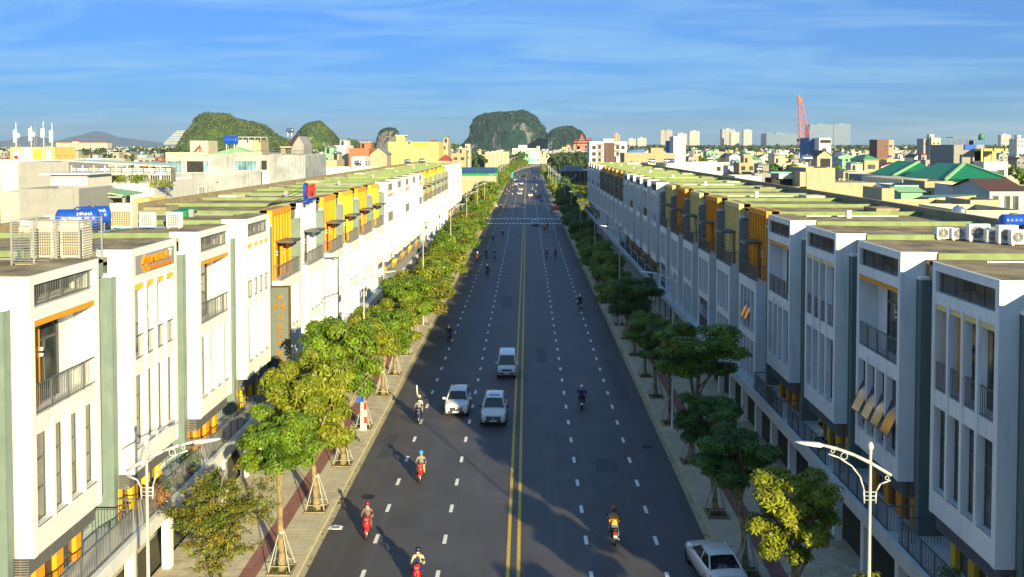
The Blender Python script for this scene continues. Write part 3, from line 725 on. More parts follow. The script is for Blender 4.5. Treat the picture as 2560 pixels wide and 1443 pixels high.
def wheel(parent, x, y, r, w, bike=False, mtr=None):
    sgn = 1 if x>=0 else -1
    T=Matrix.Translation((0,0,0))@Matrix.Rotation(pi/2,4,'Y'); ti=r*(.80 if bike else .66)
    m=MB(); m.lathe([(ti,-w/2*.8),(r*.95,-w/2),(r,-w/2*.6),(r,w/2*.6),(r*.95,w/2),(ti,w/2*.8),(ti,-w/2*.8)],20,0,T)
    o=m.build('wheel',TYR,parent,smooth=True); o.location=(x,y,r)
    m=MB(); m.lathe([(ti,-w*.3),(ti*.97,w*.3),(ti*.86,w*.25)] if bike else [(ti,-w*.4),(ti,w*.36),(ti*.9,w*.36),(ti*.86,w*.2)],16,0,T)
    for i in range(5):
        a=2*pi*i/5
        for da in ((-.12,.12) if not bike else (0,)):
            m.tube((w*.24*sgn,0,0),(w*.24*sgn,ti*.95*cos(a+da),ti*.95*sin(a+da)),ti*.07,5)
    m.lathe([(0,w*.34*sgn),(ti*.2,w*.3*sgn),(ti*.22,0)],10,0,T); link('rim',m.mesh('rim',RIM,True),o)
    if not bike: d=MB(); d.lathe([(ti*.98,w*.05*sgn),(0,w*.05*sgn)],14,0,T); link('brake_disc',d.mesh('brake_disc',PGREY),o)
    return o
def text_part(body_,size,loc,rot,mt,parent,**k): return text(body_,size,loc,rot,mt,parent,**k)
def car(spec, paint):
    L_,Wd,H,kind=spec['L'],spec['W'],spec['H'],spec['kind']; h=L_/2; w=Wd/2
    t=thing('car','','car')
    B=spec['body']         # (y, z bottom, z top, half width)
    m=MB(); rings=[]
    for (y,zb,zt,q) in B:
        mid=zb+(zt-zb)*.55
        pr=[(q*.90,zb),(q*.985,zb+.10),(q,mid),(q*.985,zt-.14),(q*.93,zt-.03),(q*.72,zt+.012),(q*.30,zt+.03)]
        rings.append([(x,y,z) for x,z in pr]+[(-x,y,z) for x,z in reversed(pr)])
    m.loft(rings,0)
    bd=m.build('body',[paint],t,smooth=True)
    for p in bd.data.polygons:
        if abs(p.normal.y)>.95 and len(p.vertices)>4: p.use_smooth=False
    # glasshouse: dark glass core, painted roof and pillars
    y0,y1,z0,w0,y2,y3,zr,w1=spec['cab']   # base rear y, base front y, belt z, half width; roof rear y, roof front y, roof z, half width
    def q4(yr,yf,z,ww): return [(-ww,yr,z),(ww,yr,z),(ww,yf,z),(-ww,yf,z)]
    b_,t_=q4(y0,y1,z0-.03,w0),q4(y2,y3,zr-.03,w1)
    m=MB(); m.loft([b_,t_]); gl=m.build('cabin_glass',CGL,t)
    def face(name,idx,mt,inset,out):
        P=[Vector(v) for v in idx]; c=sum(P,Vector())/4; n=(P[1]-P[0]).cross(P[3]-P[0]).normalized()
        if n.dot(c-Vector((0,(y0+y1)/2,(z0+zr)/2)))<0: n=-n
        m=MB(); m.poly([c+(p-c)*inset+n*out for p in P]); return m.build(name,mt,t)
    face('windscreen',[b_[3],b_[2],t_[2],t_[3]],CGL,.96,.012); face('rear_window',[b_[0],b_[1],t_[1],t_[0]],CGL,.92,.012)
    for a in (0,1):
        i=(0,3) if a==0 else (1,2); A,Bq,C_,D=[Vector(v) for v in (b_[i[0]],b_[i[1]],t_[i[1]],t_[i[0]])]
        for f0,f1 in ((.08,.47),(.52,.93)):
            P=[A.lerp(Bq,f0),A.lerp(Bq,f1),D.lerp(C_,f1),D.lerp(C_,f0)]; sx=-1 if a==0 else 1
            c=sum(P,Vector())/4; m=MB(); m.poly([c+(p-c)*.97+Vector((sx*.012,0,0)) for p in P]); m.build('side_window',CGL,t)
    m=MB()
    for a,b in zip(b_,t_): m.tube(a,b,.045,6)
    for sx in (-1,1):
        f=.50; A=Vector((sx*w0,y0+(y1-y0)*f,z0-.03)); C_=Vector((sx*w1,y2+(y3-y2)*f,zr-.03)); m.tube(A,C_,.035,5)
        m.tube((sx*w0,y0,z0-.02),(sx*w0,y1,z0-.02),.035,5); m.tube((sx*w1,y2,zr-.03),(sx*w1,y3,zr-.03),.05,6)
    m.build('pillar',paint,t,smooth=True)
    m=MB(); rg=[]
    for f,dz in ((0,-.03),(.06,.0),(.5,.035),(.92,.01),(1,-.03)):
        y=(y2-.05)+(y3-y2+.1)*f; rg.append([(-w1-.01,y,zr-.035+dz),(-w1*.8,y,zr+.0+dz),(0,y,zr+.02+dz),(w1*.8,y,zr+.0+dz),(w1+.01,y,zr-.035+dz)])
    m.loft(rg,cap=False,closed=False); m.build('roof',paint,t,smooth=True)
    if kind=='van':
        m=MB()
        for i in range(9): x=-w1*.75+i*w1*.1875; m.box(x-.012,x+.012,y2+.15,y3-.25,zr+.015,zr+.055)
        m.build('roof_rib',paint,t)
    if spec.get('sunroof'): m=MB(); m.box(-.38,.38,y3-.75,y3-.28,zr+.03,zr+.046); m.build('sunroof',CGL,t)
    r=spec['r']
    for y in spec['axles']:
        for sx in (-1,1):
            wheel(t,sx*(w-.13),y,r,.21)
            T=Matrix.Translation((sx*(w-.10),y,r))@Matrix.Rotation(pi/2,4,'Y')
            m=MB(); m.lathe([(r+.07,-.10),(r+.07,.105),(r-.0,.105),(r-.0,-.1)],20,0,T); m.build('wheel_arch',PGREY if spec.get('clad') else BLACK,t)
    yf=B[-1][0]; yb=B[0][0]; zf=B[-1][1]
    g0,g1=spec['grille']; m=MB(); m.box(-spec['gw'],spec['gw'],yf-.03,yf+.015,g0,g1,0)
    for i in range(7 if kind!='van' else 15):
        if kind=='van': x=-spec['gw']+.05+i*(2*spec['gw']-.1)/14; m.box(x-.012,x+.012,yf+.015,yf+.03,g0+.02,g1-.02,1)
        else: z=g0+.03+i*(g1-g0-.06)/6; m.box(-spec['gw']+.05,spec['gw']-.05,yf+.015,yf+.024,z-.006,z+.006,1)
    m.build('grille',[BLACK,CHR],t)
    m=MB(); m.lathe([(.075,0),(.075,.02),(.05,.03),(0,.03)],12,0,Matrix.Translation((0,yf+.02,(g0+g1)/2+.03))@Matrix.Rotation(-pi/2,4,'X')); m.build('badge',CHR,t)
    m=MB(); m.box(-w*.66,w*.66,yf-.06,yf+.012,zf+.0,zf+.13); m.build('lower_intake',PGREY,t)
    for sx in (-1,1):
        m=MB(); z=spec['hz']; m.loft([[(sx*w*.45,yf-.03,z-.05),(sx*w*.45,yf+.012,z-.04),(sx*w*.45,yf+.0,z+.03)],[(sx*w*.93,yf-.30,z-.05),(sx*w*.955,yf-.16,z-.02),(sx*w*.93,yf-.26,z+.09)]]); m.build('headlight',HL,t)
        m=MB(); m.box(sx*w*.62,sx*w*.86,yf-.10,yf-.01 if kind!='van' else yf+.01,spec['fz']-.05,spec['fz']+.05,0); m.build('fog_lamp',PGREY,t)
        m=MB(); z=spec['tz']; m.loft([[(sx*w*.5,yb+.03,z-.04),(sx*w*.5,yb-.012,z-.04),(sx*w*.5,yb-.01,z+.05)],[(sx*w*.94,yb+.26,z-.02),(sx*w*.965,yb+.10,z-.0),(sx*w*.94,yb+.22,z+.13)]]); m.build('tail_light',TL,t)
        m=MB(); m.cbox((sx*(w+.09),spec['my'],z0+.08),(.20,.12,.14)); m.tube((sx*w*.95,spec['my'],z0+.02),(sx*(w+.02),spec['my'],z0+.05),.03,5); m.build('mirror',spec.get('mm',paint),t)
    for (y,z,rot,tx) in ((yf+.03,spec['pz'],0,1),(yb-.03,spec['rpz'],pi,1)):
        m=MB(); sg=1 if rot==0 else -1; m.box(-.24,.24,y-.008,y+.008,z-.06,z+.06); o=m.build('number_plate',PLATE,t)
        text_part(spec.get('plate','43A 318.60'),.10,(0,y+.011*sg,z),(pi/2,0,pi if sg>0 else 0),PTXT,o,ext=.001,xs=.9)
    m=MB(); m.box(-w*.7,w*.7,yb-.01,yb+.05,B[0][1]+.0,B[0][1]+.12); m.build('rear_bumper_trim',PGREY,t)
    # people inside show as pale shapes behind the windscreen
    return t
SUV=dict(kind='suv',L=4.5,W=1.84,H=1.66,body=[(-2.22,.42,.98,.78),(-2.12,.30,1.06,.88),(-1.4,.24,1.08,.92),(0,.22,1.04,.92),(1.05,.22,1.05,.92),(1.55,.24,1.00,.91),(2.0,.28,.90,.86),(2.2,.36,.80,.74)],
  cab=(-2.0,1.02,1.04,.80,-1.72,.30,1.64,.60),r=.345,axles=(-1.35,1.38),grille=(.50,.76),gw=.52,hz=.80,fz=.50,tz=.92,my=.78,pz=.46,rpz=.80,sunroof=True,clad=True,mm=BLACK,plate='43A 676.33')
CUV=dict(SUV,L=4.17,W=1.80,body=[(-2.05,.42,.96,.76),(-1.95,.30,1.04,.86),(-1.3,.24,1.06,.90),(0,.22,1.03,.90),(.95,.22,1.04,.90),(1.45,.24,.99,.89),(1.85,.30,.92,.84),(2.03,.38,.80,.74)],
  cab=(-1.85,.92,1.03,.79,-1.6,.24,1.56,.60),axles=(-1.3,1.28),grille=(.50,.78),gw=.46,hz=.84,fz=.60,sunroof=False,mm=PW,my=.70,plate='92A 184.26')
SEDAN=dict(kind='sedan',L=4.46,W=1.78,H=1.45,body=[(-2.2,.38,.94,.76),(-2.1,.28,.98,.84),(-1.5,.22,.98,.88),(0,.20,.93,.89),(.9,.20,.92,.89),(1.5,.22,.86,.88),(2.0,.26,.76,.82),(2.2,.34,.66,.70)],
  cab=(-1.72,1.0,.93,.77,-1.0,.22,1.42,.57),r=.32,axles=(-1.33,1.36),grille=(.38,.62),gw=.42,hz=.66,fz=.40,tz=.80,my=.70,pz=.42,rpz=.68,plate='43A 529.04')
VAN=dict(kind='van',L=4.0,W=1.62,H=1.9,body=[(-2.0,.38,1.18,.74),(-1.9,.28,1.20,.80),(0,.24,1.20,.81),(1.3,.24,1.20,.81),(1.78,.26,1.06,.80),(1.95,.32,.94,.76),(2.02,.40,.78,.70)],
  cab=(-1.93,1.66,1.16,.76,-1.86,1.02,1.86,.64),r=.29,axles=(-1.3,1.35),grille=(.66,.84),gw=.42,hz=.76,fz=.50,tz=.9,my=1.35,pz=.48,rpz=.8,plate='43D 000.36')
_proto=[]
def proto(spec,paint):
    t=car(spec,paint); sn=snap(t); _proto.append(t); return sn
P_SUV,P_CUV,P_SED,P_VAN=proto(SUV,PW),proto(CUV,PW),proto(SEDAN,PW),proto(VAN,PW)
def put(sn,x,y,rz,label,cat='car',group='cars on the road',swap=None,name=None,z=.012):
    c=stamp(sn,None,swap); c.location=(x,y,z); c.rotation_euler=(0,0,rz); tag(c,label,cat,group)
    if name: c.name=name
    return c
bike_y = lambda py: gnd(0,py).y
def G(px,py): p=gnd(px,py); return p.x,p.y
x,y=G(1233,1069); put(P_SUV,x,y+2.2,pi,'white car with dark sunroof and black mirrors next to the yellow line')
x,y=G(1140,1046); put(P_CUV,x,y+2.05,pi,'small white car with tall headlights, just left of the sunroof car')
x,y=G(1267,948); put(P_VAN,x,y+2.0,pi,'white minivan with ribbed roof driving behind the two white cars','van')
t=put(P_SED,9.35,42.7,R(7),'white parked car seen from behind at the bottom edge by the right kerb')
x,y=G(1338,566); put(P_SED,x,y+2.2,0,'white car just crossing the blank junction strip, driving away')
cars=[(1288,453,'w',P_SED,1,'highest of the five oncoming white cars'),(1289.7,464,'w',P_SED,1,'oncoming white car between the highest one and the pair near the yellow line'),(1303.5,462.6,'w',P_SED,1,'oncoming white car nearest the yellow line beside a lower left white car'),
 (1302,478,'w',P_CUV,1,'oncoming white car with grey roof, second lowest of the five'),(1299,488,'w',P_SED,1,'lowest of the five oncoming white cars past the crossing'),
 (1326,493,'w',P_SED,0,'white car driving away left of the dark maroon car'),(1346,494.5,'m',P_CUV,0,'dark maroon car driving away beside a white car'),(1310,443.5,'k',P_CUV,.5,'black car turning across the yellow line far up the road'),
 (1328,424,'m',P_SED,0,'small dark car just below the green boards of the far gantry')]
for px,py,c,sn,rot,lab in cars:
    x,y=G(px,py); put(sn,x,y+2,pi*rot,lab,swap={'m':{'white_car_paint':PM},'k':{'white_car_paint':PK}}.get(c))
# ================================================================ motorbikes
RED=mat('red_bike_paint',(.55,.01,.012),.3,var=.02,coat=.6); NAVY=mat('navy_bike_paint',(.012,.02,.09),.3,var=.02,coat=.6); SEATM=mat('seat_vinyl',(.02,.02,.02),.55,var=.1); SILV=mat('silver_bike_paint',(.45,.46,.48),.35,.3,var=.02)
def bike(style):
    t=thing('motorbike','','motorbike'); r=.29
    wheel(t,0,.63,r,.09,True); wheel(t,0,-.62,r,.11,True)
    m=MB(); 
    for sx in (-.07,.07): m.tube((sx,.63,r),(sx,.46,.86),.022,6)
    m.tube((0,.46,.84),(0,.40,.98),.03,6); m.build('front_fork',CHR,t)
    m=MB(); m.loft([[(-.06,.63+.31*cos(a),r+.31*sin(a)),(.06,.63+.31*cos(a),r+.31*sin(a)),(.045,.63+.335*cos(a),r+.335*sin(a)),(-.045,.63+.335*cos(a),r+.335*sin(a))] for a in [R(q) for q in (20,50,80,110,140,165)]]); m.build('front_mudguard',RED,t,smooth=True)
    # leg shield / fairing
    m=MB(); m.loft([[(-.10,.50,.38),(.10,.50,.38),(.08,.42,.36),(-.08,.42,.36)],[(-.19,.50,.60),(.19,.50,.60),(.17,.36,.56),(-.17,.36,.56)],[(-.17,.52,.80),(.17,.52,.80),(.12,.38,.84),(-.12,.38,.84)],[(-.08,.50,.92),(.08,.50,.92),(.06,.40,.94),(-.06,.40,.94)]]); m.build('leg_shield',RED,t,smooth=True)
    m=MB(); m.loft([[(-.13,.50,.92),(.13,.50,.92),(.12,.30,.90),(-.12,.30,.90)],[(-.16,.48,1.0),(.16,.48,1.0),(.13,.28,1.01),(-.13,.28,1.01)],[(-.07,.42,1.07),(.07,.42,1.07),(.06,.30,1.08),(-.06,.30,1.08)]]); m.build('handlebar_cowl',RED,t,smooth=True)
    m=MB(); m.loft([[(-.12,.505,.93),(.12,.505,.93),(0,.515,.88)],[(-.09,.50,.99),(.09,.50,.99),(0,.53,.93)]]); m.build('headlight',HL,t)
    m=MB(); m.path([(-.34,.22,1.0),(-.14,.34,1.02),(.14,.34,1.02),(.34,.22,1.0)],.016,6); 
    for sx in (-1,1): m.tube((sx*.25,.27,1.01),(sx*.35,.215,1.0),.024,6)
    m.build('handlebar',BLACK,t)
    for sx in (-1,1):
        m=MB(); m.tube((sx*.20,.31,1.02),(sx*.29,.28,1.20),.008,4); m.cbox((sx*.31,.28,1.23),(.12,.02,.075)); m.build('mirror',BLACK,t)
    m=MB(); m.loft([[(-.10,.36,.36),(.10,.36,.36),(.10,.36,.52),(-.10,.36,.52)],[(-.12,.0,.34),(.12,.0,.34),(.12,.0,.58),(-.12,.0,.58)],[(-.14,-.35,.48),(.14,-.35,.48),(.13,-.35,.72),(-.13,-.35,.72)],[(-.09,-.82,.66),(.09,-.82,.66),(.08,-.82,.80),(-.08,-.82,.80)]]); m.build('rear_body',RED,t,smooth=True)
    m=MB(); m.cbox((0,.05,.34),(.26,.42,.16)); m.tube((-.2,-.05,.30),(.2,-.05,.30),.03,6); m.build('engine',PGREY,t)
    m=MB(); m.loft([[(-.10,.10,.70),(.10,.10,.70),(.10,.10,.75),(-.10,.10,.75)],[(-.14,-.2,.72),(.14,-.2,.72),(.13,-.2,.79),(-.13,-.2,.79)],[(-.12,-.62,.78),(.12,-.62,.78),(.11,-.62,.85),(-.11,-.62,.85)],[(-.07,-.72,.80),(.07,-.72,.80),(.06,-.72,.84),(-.06,-.72,.84)]]); m.build('seat',SEATM,t,smooth=True)
    m=MB(); m.path([(.15,.1,.26),(.17,-.3,.27),(.18,-.75,.38)],[.025,.045,.05],8); m.build('exhaust',STEELG,t,smooth=True)
    m=MB(); m.cbox((0,-.84,.73),(.18,.04,.08)); m.build('tail_light',TL,t)
    m=MB(); m.loft([[(-.09,-.80,.70),(.09,-.80,.70),(.09,-.76,.70),(-.09,-.76,.70)],[(-.07,-.96,.40),(.07,-.96,.40),(.07,-.93,.38),(-.07,-.93,.38)]]); m.build('rear_mudguard',BLACK,t)
    m=MB(); m.cbox((0,-.925,.55),(.19,.012,.15),0,Matrix.Rotation(R(-22),3,'X')); o=m.build('number_plate',PLATE,t)
    m=MB(); m.box(.085,.11,-.62,-.28,.26,.32); m.build('chain_guard',PGREY,t)
    return t
BK=bike(0); S_BIKE=snap(BK); _proto.append(BK)
# ================================================================ people
SKIN=mat('skin',(.42,.24,.15),.6,var=.05); SHOE=mat('dark_shoe',(.03,.025,.02),.6,var=.1)
def cloth(n,c,**k): return mat('cloth_'+n,c,.85,var=.12,scale=9,**k)
CL=dict(black=cloth('black',(.014,.014,.016)),grey=cloth('grey',(.22,.23,.20)),white=cloth('white',(.68,.68,.66)),cream=cloth('cream',(.62,.54,.26)),navy=cloth('navy',(.02,.03,.12)),khaki=cloth('khaki',(.50,.42,.18)),
 denim=cloth('denim',(.09,.14,.22)),orange=cloth('orange',(.78,.30,.01)),red=cloth('red',(.5,.02,.02)),blue=cloth('blue',(.03,.10,.55)),tan=cloth('tan',(.45,.34,.22)),purple=cloth('purple',(.16,.08,.30)),green=cloth('green',(.05,.20,.10)),
 pink=cloth('pink',(.60,.22,.26)),lblue=cloth('light_blue',(.30,.42,.55)))
PATC=mat('patterned_cloth',(.02,.012,.014),.85,var=.6,scale=22,col2=(.20,.13,.12))
HMT={'black':mat('helmet_black',(.015,.015,.018),.25,coat=.6,var=.02),'red':mat('helmet_red',(.55,.008,.008),.25,coat=.6,var=.02),'blue':mat('helmet_blue',(.02,.30,.60),.25,coat=.6,var=.02),'white':mat('helmet_white',(.72,.72,.72),.25,coat=.6,var=.02),
 'maroon':mat('helmet_maroon',(.20,.01,.02),.25,coat=.6,var=.02),'cream':mat('helmet_cream',(.62,.55,.35),.3,coat=.5,var=.02),'pink':mat('helmet_pink',(.6,.2,.25),.3,coat=.5,var=.02)}
MASK=mat('face_mask_cloth',(.55,.68,.68),.8,var=.03); HAIR=mat('black_hair',(.015,.012,.01),.6,var=.1); EYE=mat('eye_dark',(.02,.015,.012),.3,var=.02)
def body_mesh(name,J,E,labels):
    me=bpy.data.meshes.new(name+'_skeleton'); me.from_pydata([j[0] for j in J],E,[]); o=bpy.data.objects.new(name,me); COL.objects.link(o)
    sk=o.modifiers.new('s','SKIN'); sk.use_smooth_shade=True; sk.branch_smoothing=.4
    for i,j in enumerate(J):
        v=me.skin_vertices[0].data[i]; v.radius=j[1]; v.use_root=(i==0)
    ss=o.modifiers.new('d','SUBSURF'); ss.levels=1; ss.render_levels=1
    bpy.context.view_layer.update(); dg=bpy.context.evaluated_depsgraph_get(); m2=bpy.data.meshes.new_from_object(o.evaluated_get(dg)); bpy.data.objects.remove(o)
    m2.materials.clear()
    for n in ('cloth_grey','cloth_black','skin','dark_shoe'): m2.materials.append(bpy.data.materials[n])
    segs=[(Vector(J[a][0]),Vector(J[b][0]),l) for (a,b),l in zip(E,labels)]
    for p in m2.polygons:
        c=p.center; best=9e9
        for a,b,l in segs:
            ab=b-a; f=max(0,min(1,(c-a).dot(ab)/ab.length_squared)); d=(c-(a+ab*f)).length
            if d<best: best=d; lab=l
        p.material_index=lab; p.use_smooth=True
    return m2
def rider_mesh(pillion=False):
    y=-.10 if not pillion else -.48; z=.86 if not pillion else .93; s=-1
    J=[((0,y,z),(.15,.12)),((0,y+.04,z+.22),(.14,.10)),((0,y+.08,z+.42),(.17,.11)),((0,y+.10,z+.53),(.055,.055)),((0,y+.13,z+.64),(.085,.10)),((0,y+.14,z+.74),(.08,.095))]
    E=[(0,1),(1,2),(2,3),(3,4),(4,5)]; Lb=[0,0,2,2,2]
    for sx in (-1,1):
        k=len(J)
        if not pillion: arm=[((sx*.19,y+.09,z+.44),(.065,.065)),((sx*.29,y+.20,z+.22),(.047,.047)),((sx*.29,.20,1.045),(.034,.034)),((sx*.30,.25,1.02),(.036,.026))]
        else: arm=[((sx*.17,y+.09,z+.42),(.06,.06)),((sx*.25,y+.12,z+.19),(.045,.045)),((sx*.17,y+.30,z+.12),(.033,.033)),((sx*.12,y+.34,z+.12),(.035,.026))]
        J+=arm; E+=[(2,k),(k,k+1),(k+1,k+2),(k+2,k+3)]; Lb+=[0,0,0,2]
        k=len(J); fz=.33 if not pillion else .42; fy=.16 if not pillion else -.38
        leg=[((sx*.10,y+.02,z-.02),(.10,.10)),((sx*.21,y+.40 if not pillion else y+.34,z-.10),(.072,.072)),((sx*.20,fy-.02,fz+.12),(.045,.045)),((sx*.20,fy-.03,fz),(.042,.04)),((sx*.21,fy+.13,fz-.04),(.04,.03))]
        J+=leg; E+=[(0,k),(k,k+1),(k+1,k+2),(k+2,k+3),(k+3,k+4)]; Lb+=[1,1,1,3,3]
    return body_mesh('body',J,E,Lb),(0,y+.145,z+.735)
RM,RH=rider_mesh(); PMs,PH=rider_mesh(True)
def head_bits():
    d={}
    m=MB(); m.lathe([(0,.155),(.06,.145),(.105,.11),(.13,.05),(.135,-.01),(.128,-.05),(.115,-.055)],16); m.box(-.08,.08,.08,.17,-.01,.012); d['helmet']=m.mesh('helmet',HMT['black'],True)
    m=MB(); m.loft([[(-.065,.06,-.09),(.065,.06,-.09),(.05,.085,-.14),(-.05,.085,-.14)],[(-.06,.115,-.06),(.06,.115,-.06),(.04,.125,-.12),(-.04,.125,-.12)],[(-.02,.13,-.055),(.02,.13,-.055),(.015,.135,-.11),(-.015,.135,-.11)]]); d['face_mask']=m.mesh('face_mask',MASK,True)
    m=MB(); m.box(-.045,-.02,.088,.098,-.04,-.028); m.box(.02,.045,.088,.098,-.04,-.028); d['eye']=m.mesh('eye',EYE)
    m=MB(); m.loft([[(-.012,.09,-.035),(.012,.09,-.035),(0,.085,-.02)],[(-.016,.118,-.062),(.016,.118,-.062),(0,.11,-.05)]]); d['nose']=m.mesh('nose',SKIN)
    m=MB(); m.lathe([(.10,-.02),(.105,-.09),(.085,-.17),(.05,-.22)],12,0,Matrix.Translation((0,-.03,0)),); d['hair']=m.mesh('hair',HAIR,True)
    m=MB(); m.loft([[(-.12,-.12,-.45),(.12,-.12,-.45),(.12,-.24,-.43),(-.12,-.24,-.43)],[(-.14,-.10,-.25),(.14,-.10,-.25),(.14,-.28,-.28),(-.14,-.28,-.28)],[(-.10,-.09,-.12),(.10,-.09,-.12),(.08,-.18,-.12),(-.08,-.18,-.12)]]); d['backpack']=m.mesh('backpack',CL['black'],True)
    return d
HB=head_bits()
def person(bx,by,rz,top,legs,helm,label,pillion=False,mask=True,pack=None,hair=False,z=.012,shoes=None):
    t=thing('person',label,'person',(bx,by,z),rz,'people riding motorbikes')
    o=link('body',PMs if pillion else RM,t)
    M4=[top if not isinstance(top,str) else CL[top],legs if not isinstance(legs,str) else CL[legs],SKIN,SHOE if shoes is None else shoes]
    for i,mm in enumerate(M4): o.material_slots[i].link='OBJECT'; o.material_slots[i].material=mm
    h=PH if pillion else RH
    def add(n,mm=None):
        q=link(n,HB[n],t,loc=h)
        if mm is not None: q.material_slots[0].link='OBJECT'; q.material_slots[0].material=mm
        return q
    if helm: add('helmet',HMT[helm])
    else:
        q=add('helmet',HAIR); q.name='hair'; q.scale=(.86,.86,.9)
    add('eye'); add('nose')
    if mask: add('face_mask')
    if hair: add('hair')
    if pack: add('backpack',CL[pack])
    return t
def ride(px,py,away,paint,top,legs,helm,desc,front=True,pl=None,**k):
    """px,py: where the nearer wheel touches the road"""
    x,y=G(px,py); y+= .9; rz=0 if away else pi; x+=0
    sw={'r':None,'n':{'red_bike_paint':NAVY},'k':{'red_bike_paint':PK},'s':{'red_bike_paint':SILV},'w':{'red_bike_paint':PW}}[paint]
    cn={'r':'red','n':'navy','k':'black','s':'silver','w':'white'}[paint]
    lean=random.Random(int(px*7+py)).uniform(-.05,.05)
    c=put(S_BIKE,x,y,rz+lean,f'{cn} motorbike ridden by {desc}','motorbike','motorbikes on the road',sw)
    person(x,y,rz+lean,top,legs,helm,f'{desc}, riding a {cn} motorbike',**k)
    return x,y,rz+lean
x,y,a=ride(1040,1484,False,'r',CL['cream'],'navy','black','rider in cream jacket over blue top at bottom edge',mask=True,pack=None)
m=MB(); m.loft([[(-.10,.02,.95),(.10,.02,.95),(.10,.07,.95),(-.10,.07,.95)],[(-.11,.05,1.15),(.11,.05,1.15),(.10,.115,1.15),(-.10,.115,1.15)],[(-.05,.08,1.31),(.05,.08,1.31),(.05,.11,1.31),(-.05,.11,1.31)]])
ppl=[o for o in COL.objects if o.name.startswith('person')][-1]; m.build('blue_top',CL['navy'],ppl,smooth=True)
ride(912,1355,False,'r',PATC,PATC,'maroon','rider in dark floral clothes and maroon helmet')
ride(1049,1211,False,'r','grey','khaki','blue','rider in grey shirt with bright blue helmet',mask=False)
x,y,a=ride(1044,1062,False,'n','grey','black','black','front rider in grey shirt and face mask carrying a passenger')
person(x,y,a,'lblue','tan','cream','passenger with cream helmet sitting behind the grey shirted rider',pillion=True,mask=False)
t=thing('paper_tube','long white tube held upright behind the masked rider','tube',(x-.12,y+.52,1.2)); m=MB(); m.tube((0,0,0),(-.12,.1,1.25),.045,8); m.build('tube',WTXT,t); m=MB(); m.tube((-.062,.052,.65),(-.066,.055,.69),.048,8); m.build('tape',PGREY,t)
ride(1121,858,False,'k','black','black','black','rider all in black, alone in the left outer lane')
ride(1218,691,False,'k','black','denim','white','rider in black with white helmet below a group of three')
ride(1193,656,False,'r','black','black','white','rider nearest the left kerb in the group of three',mask=True)
ride(1215,648,False,'k','black','grey','black','middle rider of the group of three'); ride(1236,649,False,'s','navy','black','white','rider nearest the centre in the group of three')
ride(1232,602,False,'k','white','denim','white','rider in white below the crossing in the outer lane'); ride(1257,590,False,'k','white','black','black','rider in white with black helmet near the crossing')
ride(1242,526,False,'k','white','black','white','left rider of three waiting at the shadow edge'); ride(1251.5,526,False,'k','black','black','white','middle rider of three at the shadow edge'); ride(1265,527,False,'s','black','grey','black','right rider of three at the shadow edge')
x,y,a=ride(1538,1371,True,'k','tan','tan','red','front rider in tan shirt and red helmet',mask=False)
p2=person(x-.0,y,a,'orange','denim','black','passenger in orange printed shirt and black helmet',pillion=True,mask=False,shoes=SKIN)
text_part('SLY WOLF',.055,(0,-.60,1.34),(pi/2,0,0),PTXT,p2,ext=.002,xs=1.1); m=MB(); m.lathe([(.05,0),(.04,.01),(0,.015)],10,0,Matrix.Translation((0,-.60,1.24))@Matrix.Rotation(pi/2,4,'X')); m.build('shirt_print',WTXT,p2)
ride(1456,1028,True,'k','navy','black','white','rider in dark jacket with white helmet on the empty right half',mask=False)
ride(1451,775,True,'k','black','black','white','rider in black with white helmet near the right kerb trees',mask=False)
ride(1389,649,True,'r','purple','black','black','rider in purple with dark rucksack on a red tailed bike',pack='black',mask=False)
ride(1367,646,True,'k','grey','black','white','rider in grey beside the purple rider',mask=False)
ride(1362,583,True,'r','red','black','black','rider in red behind the crossing white car',mask=False)
ride(1368,575,True,'k','black','black','black','rider in black beside the red rider',mask=False)
ride(1349.5,524,True,'n','blue','black','black','rider in bright blue past the crossing',mask=False)
ride(1376,537,True,'k','white','black','white','rider in white at the right corner of the crossing',mask=False)
rr=random.Random(9)
cn_=['black','white','grey','navy','tan','red','lblue','pink','green']
more=[(1267.5,481),(1282,471),(1273,487),(1282,480),(1281,493),(1263.5,495),(1294,441),(1299,448),(1280,449),(1268.6,459),(1273.5,464),(1275.3,473),(1293.6,470),(1279,443),(1290.5,426),(1319,417)]
pos=['left','middle','right']
for i,(px,py) in enumerate(sorted(more,key=lambda q:-q[1])):
    c=cn_[i%len(cn_)]; hc=['white','black','pink','white','red','blue'][i%6]; lg=['black','denim','grey'][i%3]; bk='krkskn'[i%6]
    ride(px,py,False,bk,c,lg,hc,f'{c.replace("lblue","pale-blue")}-clad {ordw(i)} nearest oncoming rider beyond the shadow edge trio',mask=i%2==0)
more=[(1367,503),(1324.6,498),(1384,487),(1354,510),(1392,511),(1339.6,485),(1342.5,469),(1338.7,465.5),(1335.6,455),(1357,486),(1335,446.6),(1342,449),(1348.5,451),(1329.7,431),(1334,431),(1341,430),(1345,430),(1346.7,438),(1331,480),(1372,473)]
for i,(px,py) in enumerate(sorted(more,key=lambda q:-q[1])):
    c=cn_[(i*2+1)%len(cn_)]; hc=['black','white','white','red','black','blue'][i%6]; bk='kskrkn'[i%6]
    ride(px,py,True,bk,c,['black','denim','grey'][i%3],hc,f'{c.replace("lblue","pale-blue")}-clad {ordw(i)} nearest departing rider beyond the bright blue one',mask=False,pack=('black' if i%5==0 else None))
# parked bikes with a seated driver inside cars: simple torsos behind the windscreens are left to the dark glass
def _rm(o):
    for c in list(o.children): _rm(c)
    bpy.data.objects.remove(o)
for o in _proto: _rm(o)

